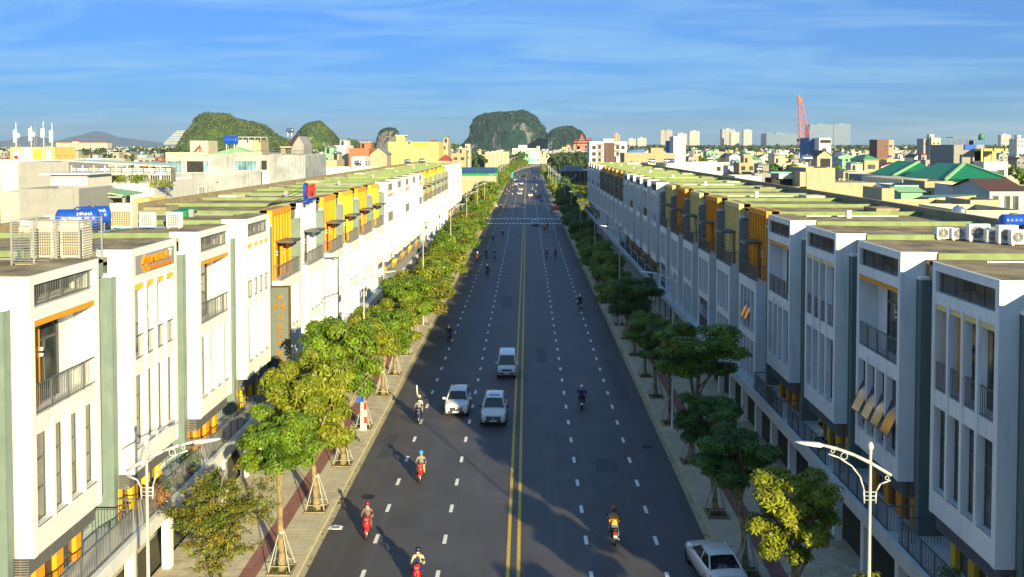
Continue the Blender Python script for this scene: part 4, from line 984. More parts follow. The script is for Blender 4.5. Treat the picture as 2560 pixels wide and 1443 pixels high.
person(16.22,48.9,pi/2,'white','black',None,'person in white shirt sitting behind a first floor balcony rail on the right',mask=False,z=3.64)
t=thing('stool','low dark stool under the seated person on the right balcony','stool',(16.34,48.9,3.93)); m=MB(); m.box(-.18,.18,-.18,.18,.36,.42); m.build('seat',BLACK,t)
for a in (-.14,.14):
    for b in (-.14,.14): MB().box(a-.02,a+.02,b-.02,b+.02,0,.36).build('leg',BLACK,t)
POT=mat('clay_pot',(.30,.12,.06),.8,var=.1)
rr=random.Random(55)
for i,(s_,y,lab) in enumerate(((-1,40.2,'dry brown palm at the near end of the second left balcony'),(-1,41.1,'green pot plant beside the dry palm on the left balcony'),(-1,44.6,'leafy pot plant at the far end of the second left balcony'),(-1,59.0,'pot plant on the first floor balcony before the gold lettered sign'),(1,33.0,'pot plant on the nearest right first floor balcony'),(1,57.6,'pot plant beside the last white right balcony before the yellow tops'))):
    t=thing('potted_plant',lab,'pot plant',(s_*15.85,y,3.93),0,'pot plants on the balconies'); MB().lathe([(0,0),(.13,0),(.19,.32),(.17,.32),(.14,.26),(0,.26)],12).build('pot',POT,t,smooth=True)
    m=MB()
    for _ in range(26 if i else 60): rosette(m,Vector((rr.gauss(0,.16),rr.gauss(0,.16),rr.uniform(.4,.95))),Vector((rr.gauss(0,.6),rr.gauss(0,.6),.7)),.24 if i else .4,6,rr)
    m.build('foliage',mat('dry_palm',(.22,.12,.05),.8,var=.3,island=.3) if i==0 else LEAFG,t)
# ================================================================ town beyond the rows
def paint(n,c,st=.45):
    c=tuple(x*.84 for x in c)
    return mat('wall_'+n,c,.85,var=.06,stain=st,streak=True,stain_col=tuple(x*.5 for x in c))
WC={'white':paint('white',(.74,.73,.68)),'cream':paint('cream',(.62,.58,.44)),'beige':paint('beige',(.46,.40,.27),.5),'pale grey':paint('pale_grey',(.34,.345,.34)),'grey':paint('grey',(.30,.30,.29)),
 'yellow':paint('yellow',(.76,.60,.20)),'mint green':paint('mint',(.26,.58,.34)),'pale blue':paint('pale_blue_shade',(.36,.47,.56)),'brick red':paint('brick',(.42,.17,.09)),'pink':paint('pink',(.55,.36,.30)),'raw concrete':paint('raw_concrete',(.42,.36,.22),.7),'blue':paint('blue',(.08,.20,.42)),'brown':paint('brown',(.20,.11,.09))}  # pale blue is a painted shade tone for pale walls
TIN={'green tin':mat('green_tin',(.10,.34,.14),.5,.1,var=.1),'teal tin':mat('teal_tin',(.14,.36,.34),.5,.1,var=.1),'red tiled':mat('red_tile',(.34,.07,.04),.7,var=.2),'grey tin':mat('grey_tin',(.25,.27,.29),.5,.2,var=.15),'brown tiled':mat('brown_tile',(.10,.05,.035),.7,var=.2),'bright green':mat('bright_green_roof',(.005,.23,.08),.5,var=.05),'light green':mat('light_green_sheet',(.28,.52,.26),.6,var=.08)}
STEELT=mat('stainless_tank',(.6,.6,.62),.18,.95,var=.05); BLUET=mat('blue_tank_plastic',(.01,.07,.42),.35,var=.05,coat=.4); GREENT=mat('green_tank',(.06,.20,.13),.5,var=.05)
_f=MB(); 
for q in ((-.5,-.44,0,1),(.44,.5,0,1),(-.44,.44,0,.06),(-.44,.44,.94,1),(-.03,.03,.06,.94)): _f.box(q[0],q[1],-.06,.0,q[2],q[3])
WFR=_f.mesh('window',FRAME); _f=MB(); _f.box(-.44,.44,-.03,-.01,.06,.94); WPN=_f.mesh('pane',GLASS)
def win(parent,x,y,z,w,h,ny=-1,side=0):
    o=link('window',WFR,parent,loc=(x,y,z)); o.scale=(w,1,h); o.rotation_euler=(0,0,side*pi/2)
    p=link('pane',WPN,o); return o
def tank(x,y,z,r,l,label,m=None,stand=1.2,rz=0,txt=None):
    t=thing('water_tank',label,'water tank',(x,y,z),rz,'rooftop water tanks'); m=m or STEELT
    b=MB(); T=Matrix.Translation((0,0,stand+r))@Matrix.Rotation(pi/2,4,'Y')
    prof=[(0,-l/2-.12),(r*.5,-l/2-.10),(r*.9,-l/2-.02),(r,-l/2+.04)]
    for i in range(1,5): f=-l/2+l*i/5; prof+=[(r,f-.04),(r*.965,f),(r,f+.04)]
    prof+=[(r,l/2-.04),(r*.9,l/2+.02),(r*.5,l/2+.10),(0,l/2+.12)]
    b.lathe(prof,18,0,T); b.build('drum',m,t,smooth=True)
    b=MB(); b.lathe([(.2,0),(.2,.08),(0,.1)],10,0,Matrix.Translation((0,0,stand+2*r-.03))); b.build('hatch',STEELT,t)
    b=MB()
    for sx in (-1,1):
        for sy in (-1,1): b.tube((sx*l*.32,sy*r*.75,0),(sx*l*.32,sy*r*.5,stand+r*.45),.035,5)
        b.tube((sx*l*.32,-r*.8,stand+r*.2),(sx*l*.32,r*.8,stand+r*.2),.03,5)
    b.tube((-l*.32,-r*.75,.1),(l*.32,-r*.75,.1),.025,5); b.build('stand',STEELG,t)
    return t
def hip(mb,x0,x1,y0,y1,z,h,ov=.4,m=0,ridge=.35):
    x0-=ov;x1+=ov;y0-=ov;y1+=ov; cy=(y0+y1)/2; cx=(x0+x1)/2
    if x1-x0>=y1-y0: a=(x1-x0)*ridge; r=[(cx-(x1-x0)/2+a,cy,z+h),(cx+(x1-x0)/2-a,cy,z+h)]
    else: a=(y1-y0)*ridge; r=[(cx,y0+a,z+h),(cx,y1-a,z+h)]
    A,B,C_,D=(x0,y0,z),(x1,y0,z),(x1,y1,z),(x0,y1,z)
    if x1-x0>=y1-y0: F=[(A,B,r[1],r[0]),(B,C_,r[1]),(C_,D,r[0],r[1]),(D,A,r[0])]
    else: F=[(A,B,r[0]),(B,C_,r[1],r[0]),(C_,D,r[1]),(D,A,r[0],r[1])]
    for f in F: mb.poly(f,m)
    mb.poly([(p[0],p[1],p[2]-.12) for p in (D,C_,B,A)],m)
    for p,q in ((A,B),(B,C_),(C_,D),(D,A)): mb.poly([(p[0],p[1],z-.12),(q[0],q[1],z-.12),q,p],m)
def gable(mb,x0,x1,y0,y1,z,h,ov=.4,m=0,wallm=1,alongx=False):
    if alongx:
        cy=(y0+y1)/2; mb.poly([(x0-ov,y0-ov,z),(x1+ov,y0-ov,z),(x1+ov,cy,z+h),(x0-ov,cy,z+h)],m); mb.poly([(x1+ov,y1+ov,z),(x0-ov,y1+ov,z),(x0-ov,cy,z+h),(x1+ov,cy,z+h)],m)
        for x in (x0,x1): mb.poly([(x,y0,z-.01),(x,y1,z-.01),(x,cy,z+h-.15)],wallm)
    else:
        cx=(x0+x1)/2; mb.poly([(x0-ov,y0-ov,z),(cx,y0-ov,z+h),(cx,y1+ov,z+h),(x0-ov,y1+ov,z)],m); mb.poly([(x1+ov,y0-ov,z),(x1+ov,y1+ov,z),(cx,y1+ov,z+h),(cx,y0-ov,z+h)],m)
        for y in (y0,y1): mb.poly([(x0,y,z-.01),(x1,y,z-.01),(cx,y,z+h-.15)],wallm)
FOOT=[]      # footprints already taken
def clear(x0,x1,y0,y1,pad=.6): return all(x1+pad<a or x0-pad>b or y1+pad<c or y0-pad>d for a,b,c,d in FOOT)
def house(x0,x1,Y,dep,h,col,label=None,cat='house',roof='flat',fine=True,floors=None,stair=None,balc=False,rr=None,name='house',wins=True,grp=None,zb=0,winrows=None):
    """block with its street front on the plane y=Y, x from x0 to x1"""
    rr=rr or random.Random(int(x0*13+Y)); wm=WC[col] if isinstance(col,str) else col
    t=thing(name,label or '',cat,((x0+x1)/2,Y,zb),0,grp); w=(x1-x0)/2; H=h-zb
    FOOT.append((x0,x1,Y,Y+dep))
    m=MB(); tz=H-(.55 if roof=='flat' else 0)
    m.box(-w,w,0,dep,0,tz-.02,0)
    if roof=='flat':
        for q in ((-w,w,0,.18),(-w,w,dep-.18,dep),(-w,-w+.18,.18,dep-.18),(w-.18,w,.18,dep-.18)): m.box(q[0],q[1],q[2],q[3],tz-.02,H,0)
    m.build('wall',wm,t)
    m=MB()
    if roof=='flat': m.box(-w+.18,w-.18,.18,dep-.18,tz-.02,tz+.02); m.build('roof',ROOFC,t)
    elif roof[0]=='hip': hip(m,-w,w,0,dep,tz+.1,roof[2]); m.build('roof',TIN[roof[1]],t)
    elif roof[0]=='gable': gable(m,-w,w,0,dep,tz-.01,roof[2],alongx=len(roof)>3); m.build('roof',[TIN[roof[1]],wm],t)
    fl=floors or max(1,int(H/3.3))
    if stair is None and roof=='flat' and rr.random()<.7: stair=(rr.choice((-1,1)),rr.uniform(2.2,3.2),rr.choice((None,'grey tin','green tin','teal tin','red tiled')))
    if stair and roof=='flat':
        sd,sh,rt=stair; sw=min(w*1.1,3.4); xa=-w+.2 if sd<0 else w-.2-sw; ya=dep*.35; m=MB(); m.box(xa,xa+sw,ya,ya+min(4.5,dep*.5),tz+.02,tz+sh); m.build('stair_house',wm,t)
        m=MB()
        if rt: gable(m,xa-.2,xa+sw+.2,ya-.9,ya+min(4.5,dep*.5)+.2,tz+sh+.02,.45,.1,0,0); m.build('stair_roof',[TIN[rt]],t)
        else: m.box(xa-.25,xa+sw+.25,ya-.6,ya+min(4.5,dep*.5)+.2,tz+sh,tz+sh+.18); m.build('stair_roof',SLABW,t)
        m=MB(); m.box(xa+.4,xa+1.3,ya-.03,ya+.02,tz+.05,tz+2.1); m.build('door',DARKIN,t)
    if wins:
        cols=max(1,int(2*w/2.4)); ww=2*w/cols*.5
        zs=[fl_*H/fl+.9 for fl_ in range(fl)]
        if fine:
            for i,z in enumerate(zs):
                if z+1.5>tz: continue
                for c in range(cols):
                    xx=-w+2*w*(c+.5)/cols
                    if balc and i>0 and c==cols//2:
                        m=MB(); m.box(xx-ww*.9,xx+ww*.9,-1.0,0,z-.95,z-.8); m.build('balcony',SLABW,t); m=MB(); m.box(xx-ww*.9,xx+ww*.9,-1.0,-.95,z-.1,z-.03)
                        for q in range(9): qx=xx-ww*.88+q*ww*.22; m.box(qx-.02,qx+.02,-.99,-.96,z-.8,z-.1)
                        m.build('railing',RAILM,t); win(t,xx,0,z-.75,ww*1.2,2.1)
                    elif z>H-7: win(t,xx,0,z,ww,1.35)
                sx=1 if x0<0 else -1
                if z>H-5 and rr.random()<.8:
                    for yy in (dep*.25,dep*.7): win(t,sx*w,yy,z,1.1,1.2,side=sx)
        else:
            m=MB()
            for z in zs:
                if z+1.4>tz or z<H-9: continue
                for c in range(cols):
                    xx=-w+2*w*(c+.5)/cols; m.box(xx-ww/2,xx+ww/2,-.05,.02,z,z+1.4)
            if m.V: m.build('window_openings',GLASS,t,kind='stuff')
            if rr.random()<.5: m=MB(); m.box(-w-.02,w+.02,-.7,0,H/fl*(fl-1)-.1,H/fl*(fl-1)+.12); m.build('balcony_slab',wm,t)
    return t
def pxhouse(px0,px1,py,D,dep,col,label,**k):
    a,b=at(px0,py,D),at(px1,py,D); return house(a.x,b.x,D,dep,a.z,col,label,**k)
def wrect(t,D,px0,py0,px1,py1,mt=None,name='window',frame=True):
    """window, vent or door put on the front of a thing that stands at distance D"""
    a,b=at(px0,py0,D),at(px1,py1,D); x=t.location.x; z=t.location.z; m=MB(); m.box(a.x-x,b.x-x,-.04,.02,b.z-z,a.z-z); o=m.build('pane' if frame else name,mt or GLASS,None if frame else t)
    if frame:
        m=MB(); e=.07*max(1,D/200)
        for q in ((a.x-e,a.x,b.z-e,a.z+e),(b.x,b.x+e,b.z-e,a.z+e),(a.x,b.x,a.z,a.z+e),(a.x,b.x,b.z-e,b.z)): m.box(q[0]-x,q[1]-x,-.09,.03,q[2]-z,q[3]-z)
        f=m.build(name,FRAME if mt is None else SLABW,t); o.parent=f; return f
    return o
# ---- corrugated grey building behind the left row
CORR=mat('streaked_cladding',(.27,.29,.31),.7,var=.12,scale=.5,stain=1.,streak=True,stain_col=(.11,.115,.12),col2=(.40,.42,.44),smap=(3.5,3.5,.15))
D=125
t=pxhouse(415,763,387,D,13,CORR,'large grey streaked sheet-clad building with blue glazing behind the left row',cat='building',name='clad_building',wins=False,stair=False)
cx=t.location.x
a,b=at(416,400,D),at(655,530,D)
rb=MB(); x=a.x
Hh=at(415,387,D).z
while x<at(763,400,D).x:
    px_,_=pix((x,D,15)); 
    lo= 403 if (px_<512 or 590<px_<655) else 388
    if 655<px_<680: x+=.32; continue
    zt=at(px_,lo,D).z if lo>390 else Hh-.05
    z0_=0
    if 415<px_<527 or 585<px_<647: z0_=0; zt=min(zt,at(0,434 if px_<527 else 429,D).z)
    rb.box(x-cx,x-cx+.13,-.07,-.005,6,zt); x+=.32
rb.build('cladding_ribs',CORR,t,kind='stuff')
BLG=mat('blue_glazing',(.07,.17,.28),.15,var=.3,scale=.9,col2=(.22,.36,.42))
for p0,p1 in ((418,430),(431,442),(443,455),(509,522),(587,600),(601,614),(615,628),(629,642)): wrect(t,D,p0,402,p1,431 if p1<560 else 426,BLG)
wrect(t,D,467,402,508,431,DARKIN,name='open_room'); wrect(t,D,650,401,668,425,DARKIN,name='open_room'); wrect(t,D,497,467,515,485,LOUV,name='vent',frame=True); wrect(t,D,539,454,547,458,BLACK,name='vent',frame=False); wrect(t,D,665,459,675,475,DARKIN,name='door')
for q in ((415,381,520,386,-.2,.3),(585,381,655,386,-.2,.3),(415,388,510,403,-.12,0),(588,388,655,403,-.12,0)):
    p,q2=at(q[0],q[1],D),at(q[2],q[3],D); MB().box(p.x-cx,q2.x-cx,q[4],q[5],q2.z-(.1 if q[1]<385 else 0),p.z).build('parapet_band',WC['cream'],t)
p,q=at(660,427,D),at(680,505,D); m=MB(); m.box(p.x-cx,q.x-cx,-.9,0,q.z,p.z); m.build('side_bay',WC['white'],t)
m=MB(); p,q=at(516,386,D),at(628,386,D); hip(m,p.x-cx,q.x-cx,1,9,p.z+.02,.95,0,ridge=.3); m.build('roof_hip',TIN['light green'],t)
for (a0,a1,y0,cc,nm,lb) in ((475,520,352,'cream','stair_house','cream rooftop stair block behind the red slide'),(590,632,350,CORR,'stair_house','grey sheet-clad rooftop block with a pergola frame'),(633,652,351,'beige','stair_house','beige rooftop block beside the pergola frame')):
    pxhouse(a0,a1,y0,D+5,4,cc,lb,cat='rooftop room',name='stair_house',zb=at(0,388,D+5).z,wins=False,stair=False)
t2=thing('pergola','pale steel pergola frame over the sheet-clad rooftop block','pergola',(at(621,345,D+4).x,D+4,at(0,352,D+4).z)); p,q=at(590,344,D+4),at(652,352,D+4); w=(q.x-p.x)/2
m=MB()
for x_ in (-w,0,w): m.box(x_-.06,x_+.06,0,.12,0,p.z-q.z+2 if False else p.z-q.z); m.box(x_-.06,x_+.06,3,3.12,0,p.z-q.z)
m.box(-w,w,0,.12,p.z-q.z,p.z-q.z+.12); m.box(-w,w,3,3.12,p.z-q.z,p.z-q.z+.12); m.build('frame',STEELG,t2)
p=at(578,372,D+2); tank(p.x,D+2,at(0,384,D+2).z,.62,1.7,'blue capsule tank on a stand above the light green roof',BLUET,1.2)
t=thing('attic_house','grey gabled attic room with dark solar roof on top of the clad building','house',(at(731,386,D+3).x,D+3,at(0,386,D+3).z))
w=(at(760,386,D+3).x-at(703,386,D+3).x)/2; hz=at(0,362,D+3).z-at(0,386,D+3).z
m=MB(); m.box(-w,w*.05,0,4,0,hz*.75); m.build('wall',WC['raw concrete'],t); m=MB(); m.loft([[(w*.05,0,0),(w,0,0),(w,0,hz),(w*.55,0,hz*1.9),(w*.05,0,hz)],[(w*.05,5,0),(w,5,0),(w,5,hz),(w*.55,5,hz*1.9),(w*.05,5,hz)]]); m.build('gable_wall',WC['pale grey'],t)
m=MB(); m.loft([[(-w*.35,-.2,hz*.95),(w*.05,-.2,hz*.98),(w*.6,-.2,hz*1.95),(w*.2,-.2,hz*1.95)],[(-w*.35,5,hz*.95),(w*.05,5,hz*.98),(w*.6,5,hz*1.95),(w*.2,5,hz*1.95)]]); m.build('solar_roof',mat('dark_purple_roof',(.06,.025,.05),.35,var=.2),t)
m=MB(); m.box(-w,w*.1,-.5,0,hz*.7,hz*.8); m.build('eave',WC['cream'],t); m=MB(); m.box(-w*.6,-w*.1,-.03,0,.1,hz*.6); m.build('window',GLASS,t)
p=at(725,341,D+4); tank(p.x,D+4,p.z,.32,.9,'small steel tank perched above the solar roofed attic',None,.5)
def fence_rail(px0,px1,py,D,h,label,step=.5,mt=None,z=None):
    p,q=at(px0,py,D),at(px1,py,D); t=thing('railing_fence',label,'railing',(p.x,D,(z if z is not None else p.z-h))); L_=q.x-p.x; m=MB()
    m.box(0,L_,-.03,.03,h-.06,h); m.box(0,L_,-.03,.03,.12,.16); n=int(L_/step)
    for i in range(n+1): x_=L_*i/n; w_=.035 if i%4==0 else .015; m.box(x_-w_,x_+w_,-w_,w_,0,h-.06)
    m.build('bars',mt or RAILM,t); return t
fence_rail(640,759,376,D-.1,.6,'brown railing along the parapet of the clad building',.25); fence_rail(482,515,378,D-.1,.45,'short dark railing beside the red slide',.25)
p=at(494,380,D+1); t=thing('slide','small red playground slide on the clad building roof','slide',(p.x,D+1,at(0,387,D+1).z)); m=MB(); m.path([(-.9,0,0),(-.3,0,.5),(.2,0,1.1)],.14,6); m.tube((.3,0,0),(.3,0,1.4),.08); m.tube((.6,0,0),(.35,0,1.3),.05); m.build('chute',REDS,t)
# ---- terrace with trellis, grey walls, telecom block
D=92
t=pxhouse(218,386,455,D,12,'white','white walled terrace house with pale trellis and flower boxes on top',wins=False,stair=False)
x0=t.location.x; zt=at(0,455,D).z; p,q=at(172,404,D),at(424,414,D)
tt=thing('trellis_terrace','long pale green terrace canopy with a lattice screen of white slats','terrace',(0,D,zt))
m=MB(); m.loft([[(p.x,0,p.z-zt),(q.x,0,q.z-zt-.15),(q.x,0,q.z-zt-.05),(p.x,0,p.z-zt+.1)],[(p.x,3,p.z-zt+.1),(q.x,3,q.z-zt),(q.x,3,q.z-zt+.1),(p.x,3,p.z-zt+.2)]]); m.build('canopy',mat('pale_canopy',(.50,.60,.50),.5,var=.05),tt)
LAT=mat('lattice_white',(.66,.68,.64),.6,var=.05); n=9; xa=at(172,0,D).x; xb=at(424,0,D).x; m=MB(); hh=q.z-zt-.2
for i in range(n):
    a=xa+(xb-xa)*i/n; b=xa+(xb-xa)*(i+1)/n; m.box(a-.05,a+.05,-.05,.05,0,hh+.2)
    for j in range(2):
        z0=.75+j*(hh-.75)/2; z1=z0+(hh-.75)/2-.08
        for u in range(2):
            c0=a+.08+(b-a-.1)*u/2; c1=c0+(b-a-.1)/2-.1
            if (i+j+u)%2:
                for k in range(6): zz_=z0+(z1-z0)*k/6; m.box(c0,c1,-.02,.02,zz_,zz_+.07)
            else:
                for k in range(6): xx=c0+(c1-c0)*k/6; m.box(xx,xx+.07,-.02,.02,z0,z1)
m.build('lattice',LAT,tt,kind='stuff'); MB().box(xa,xb,.9,1.0,0,hh).build('back_wall',mat('terrace_shade_backing',(.10,.11,.11),.8,var=.5,scale=.8),tt); m=MB(); m.box(xa,xb,-.35,-.31,.7,.76); m.box(xa,xb,-.35,-.31,0.05,.1)  # dark panel added behind the lattice, painted as the shaded interior
for i in range(46): xx=xa+(xb-xa)*i/45; m.box(xx-.015,xx+.015,-.345,-.315,.1,.7)
m.build('railing',LAT,tt)
rr=random.Random(4)
for i,(pa,lb) in enumerate(((245,'left'),(300,'middle'),(350,'right'),(412,'overhanging'))):
    m=MB(); p=at(pa,452,D)
    for _ in range(70): rosette(m,Vector((rr.gauss(0,.6),rr.gauss(0,.2),rr.uniform(.1,.75)-(.5 if i==3 else 0))),Vector((rr.gauss(0,.5),-.5,.7)),.22,5,rr)
    o=m.build('planter_plant',LEAFY if i%2 else LEAFG); o.location=(p.x,D-.6,zt+.0); o['kind']='stuff'; tag(o,f'leafy {lb} plant growing along the trellis terrace edge','plant','plants on the trellis terrace')
pxhouse(45,172,405,D+4,9,'pale grey','plain warm grey wall block left of the trellis terrace',cat='building',wins=False,stair=False)
t=pxhouse(126,218,437,84,5,'white','small white roof room with wide flat overhanging slab and two wall lamps',cat='rooftop room',name='roof_room',wins=False,stair=False,zb=13)
m=MB(); w=(at(218,0,84).x-at(126,0,84).x)/2; m.box(-w-.7,w+.5,-.6,5.4,at(0,437,84).z-13,at(0,433,84).z-13); m.build('roof_slab',SLABW,t)
t=pxhouse(47,197,472,72,6,'pale grey','blank light grey wall with stepped corner above the white gabled roof',cat='building',wins=False,stair=False)
t=pxhouse(0,47,480,76,6,'cream','half open roof shelter with grey columns at the left edge',cat='shelter',name='roof_shelter',wins=False,stair=False)
t=pxhouse(200,250,487,78,6,'yellow','yellow roof room with narrow green door under the green tin roof',cat='rooftop room',name='roof_room',wins=False,stair=False,zb=11); wrect(t,78,200,503,207,529,mat('green_door',(.01,.25,.12),.6),name='door',frame=False)
t=pxhouse(333,374,497,77,4,'yellow','yellow box room right of the green tin roof',cat='rooftop room',name='roof_room',wins=False,stair=False,zb=11)
D=77; t=thing('tin_canopy','sloping light green tin roof carried on grey posts','roof',(at(200,0,D).x,D,at(0,530,D).z)); b=t.location
m=MB(); P=[at(200,471,D+.0),at(310,488,D),at(357,480,D+7),at(250,465,D+7)]; P=[p-b for p in P]; m.loft([[p for p in P],[p+Vector((0,0,-.12)) for p in P]]); m.build('sheet',TIN['light green'],t)
m=MB()
for pa in (203,255,309): p=at(pa,480,D)-b; m.box(p.x-.12,p.x+.12,0,.24,0,at(pa,471+(pa-200)*.155,D).z-b.z-.1)
p,q=at(200,487,D)-b,at(312,495,D)-b; m.box(p.x,q.x,0,.15,q.z,q.z+.15); m.build('frame',STEELG,t)
t=pxhouse(386,416,474,96,5,'pale grey','white walled corner with a dark barred window right of the trellis terrace',cat='building',wins=False,stair=False); wrect(t,96,389,493,403,527,DARKIN)
D=150; t=pxhouse(26,136,368,D,7,'yellow','bright yellow roof plant room carrying phone antennas',cat='rooftop room',name='plant_room',wins=False,stair=False,zb=14)
wrect(t,D,57,369,80,399,WC['white'],name='cabinet',frame=False); wrect(t,D,83,374,107,399,mat('lime_door',(.35,.5,.05),.6),name='door'); wrect(t,D,117,375,127,399,WC['white'],name='door')
t=thing('cabinet','white and red equipment cabinet beside the yellow plant room','cabinet',(at(33,0,D-1).x,D-1,14)); m=MB(); a,b=at(25,377,D-1),at(42,402,D-1); w=(b.x-a.x)/2; m.box(-w,w,0,1,0,a.z-14,0); m.box(-w*.6,w*.6,-.02,0,b.z-14+.3,b.z-14+.8,1); m.build('body',[LAMPW,REDS],t)
for i,(pa,y0,y1,lb) in enumerate(((38,325,356,'leftmost'),(76,322,353,'second'),(107,322,344,'third'),(128,327,356,'rightmost'))):
    p,q=at(pa,y0,D+2),at(pa,y1,D+2); t=thing('phone_antenna',f'{lb} tall white phone antenna panel above the yellow plant room','antenna',(p.x,D+2,at(0,368,D).z),0,'phone antennas on the yellow plant room'); zb=t.location.z
    m=MB(); m.box(-.26,.26,-.2,.1,q.z-zb,p.z-zb); m.build('panel',LAMPW,t); m=MB(); m.tube((0,.2,0),(0,.2,p.z-zb+ (1.2 if i!=1 else .4)),.05,5); m.tube((0,.2,.8),(.8,.2,0),.04,5); m.tube((0,.2,.8),(-.8,.3,0),.04,5); m.build('mast',STEELG,t)
    if i in (0,1): m=MB(); m.lathe([(0,0),(.25,.04),(.42,.2)],12,0,Matrix.Translation((.5,.0,p.z-zb-.9))@Matrix.Rotation(pi/2,4,'X')); m.build('dish',LAMPW,t)
p=at(88,306,D+2); t=thing('antenna_mast','thin grey lattice mast between the phone antennas','mast',(p.x,D+2,at(0,368,D).z)); m=MB(); h_=p.z-t.location.z
for sx in (-.18,.18): m.tube((sx,0,0),(sx*.4,0,h_*.8),.03,4)
for i in range(9): m.tube((-.18+.01*i,0,h_*.09*i),(.18-.01*i,0,h_*.09*(i+1)),.02,4)
m.tube((0,0,h_*.8),(0,0,h_),.025,4); m.build('lattice',STEELG,t)
fence_rail(0,215,389,D-6,1.3,'long dark railing on the roof edge by the yellow plant room',1.0)
t=pxhouse(0,215,399,D-6.3,14,'white','low white roof terrace below the yellow plant room railing',cat='building',wins=False,stair=False)
# ---- things standing on the roof of the left row
RZ=15.32
GRILL=mat('beige_unit_casing',(.66,.61,.46),.6,var=.04); FINM=mat('condenser_fins',(.20,.17,.10),.6,.2,var=.2)
def ac(x,y,z,w,h,d,label,grid=True,fan=True,rz=0,casing=None):
    t=thing('air_conditioner_unit',label,'air conditioner',(x,y,z),rz,'air conditioner units on the roofs'); cs=casing or LAMPW
    m=MB(); m.box(-w/2,w/2,0,d,.06,h); m.box(-w/2+.05,-w/2+.15,.02,d-.02,0,.06); m.box(w/2-.15,w/2-.05,.02,d-.02,0,.06); m.build('casing',cs,t)
    if fan and not grid:
        r=min(w*.30,h*.40); T=Matrix.Translation((-w*.12,0,h/2+.03))@Matrix.Rotation(pi/2,4,'X'); m=MB(); m.lathe([(0,.006),(r,.006)],20,0,T); m.build('fan_opening',PGREY,t); m=MB()
        for k in range(1,6): m.lathe([(r*k/5-.008,.012),(r*k/5,.03),(r*k/5+.008,.012)],20,0,T)
        for a in range(8): m.tube((-w*.12,-.02,h/2+.03),(-w*.12+r*cos(a*pi/4),-.02,h/2+.03+r*sin(a*pi/4)),.006,4)
        m.build('fan_grille',LAMPW if casing is None else cs,t); m=MB(); m.box(w*.32,w*.44,-.012,0,h*.66,h*.84); m.build('badge',mat('ac_badge',(.03,.25,.25),.5),t)
    else:
        x0,x1,z0,z1=-w/2+.10,w/2-.10,.16,h-(.12 if h<1.2 else .45); m=MB(); m.box(x0,x1,-.006,0,z0,z1); m.build('fins',mat('condenser_face',(.20,.24,.25),.5,.2,var=.1) if h<1.2 else FINM,t); m=MB()
        n=5 if h<1.2 else 8
        for i in range(n+1): xx=x0+(x1-x0)*i/n; m.box(xx-.008,xx+.008,-.02,-.006,z0,z1); zz_=z0+(z1-z0)*i/n; m.box(x0,x1,-.024,-.02,zz_-.006,zz_+.006)
        m.build('guard_grid',cs,t)
    return t
p=gnd(105,648,RZ); ac(p.x,p.y,RZ,.95,1.55,.8,'left of two big beige condensers inside the rooftop cage',casing=GRILL); p=gnd(180,648,RZ); ac(p.x,p.y,RZ,.95,1.55,.8,'right of two big beige condensers inside the rooftop cage',casing=GRILL)
p=gnd(303,572,RZ); ac(p.x,p.y,RZ,1.25,1.42,.8,'tall beige condenser with wire grid right of the blue tanks',casing=GRILL)
p=gnd(367,572,RZ); ac(p.x,p.y,RZ,.82,.9,.35,'small condenser just right of the tall beige one'); p=gnd(434,571,RZ); ac(p.x,p.y,RZ,.82,.9,.35,'small condenser in front of the green lid on the left roof')
t=thing('roof_hatch_lid','flat dark green lid lying on the left row roof','lid',tuple(gnd(447,533,RZ+.25))); m=MB(); m.loft([[(-.55,0,0),(.55,0,.0),(.7,1.6,.1),(-.4,1.6,.1)],[(-.55,0,.12),(.55,0,.12),(.7,1.6,.22),(-.4,1.6,.22)]]); m.box(-.5,.5,.1,1.4,-.25,0); m.build('lid',TIN['bright green'],t)
a=gnd(35,662,RZ); b=gnd(213,660,RZ)
t=thing('equipment_cage','grey horizontal-bar steel cage around two condensers on the near left roof','cage',(a.x,a.y-.15,RZ)); L_=b.x-a.x; m=MB(); cd=1.9
for i in range(17):
    z=.08+i*.103; m.box(0,L_,-.012,.012,z,z+.02); m.box(L_-.012,L_+.012,0,cd,z,z+.02); m.box(-.012,.012,0,cd,z,z+.02)
    if i>13: m.box(0,L_,cd-.012,cd+.012,z,z+.02)
m.build('bars',STEELG,t); m=MB()
for (x_,y_) in ((0,0),(L_,0),(0,cd),(L_,cd),(L_*.33,0),(L_*.66,0)): MB().box(x_-.03,x_+.03,y_-.03,y_+.03,0,1.76).build('post',STEELG,t)
m=MB(); m.box(.1,L_-.1,.05,cd-.1,0.0,.05); m.build('base',DIRTC,t)
p=gnd(196,590,RZ); t=tank(p.x,p.y,RZ,.52,1.9,'front blue ribbed capsule tank with white lettering',BLUET,.35,R(20)); text('SƠNHÀ',.22,(.35,-.50,1.15),(R(62),0,0),WTXT,t,ext=.004); text('SONHA',.26,(-.2,-.53,.9),(pi/2,0,0),WTXT,t,ext=.004)
p=gnd(232,583,RZ); t=tank(p.x,p.y,RZ,.52,1.6,'rear blue ribbed capsule tank with white lettering',BLUET,.4,R(35)); text('SƠNHÀ',.22,(.2,-.50,1.2),(R(62),0,0),WTXT,t,ext=.004)
t=thing('roof_pipe','pale blue pipes running along the left row roof from the tanks','pipe',(0,0,RZ)); m=MB(); P=[gnd(236,590,0) for _ in (0,)]
pp=[gnd(x_,y_,RZ)-Vector((0,0,RZ)) for x_,y_ in ((228,592),(262,584),(300,576),(345,573),(412,573))]; m.path([q+Vector((0,0,.1)) for q in pp],.04,6); m.path([q+Vector((0,.2,.1)) for q in pp[:3]],.03,6); m.build('pipe',mat('blue_pipe',(.12,.30,.55),.5),t)
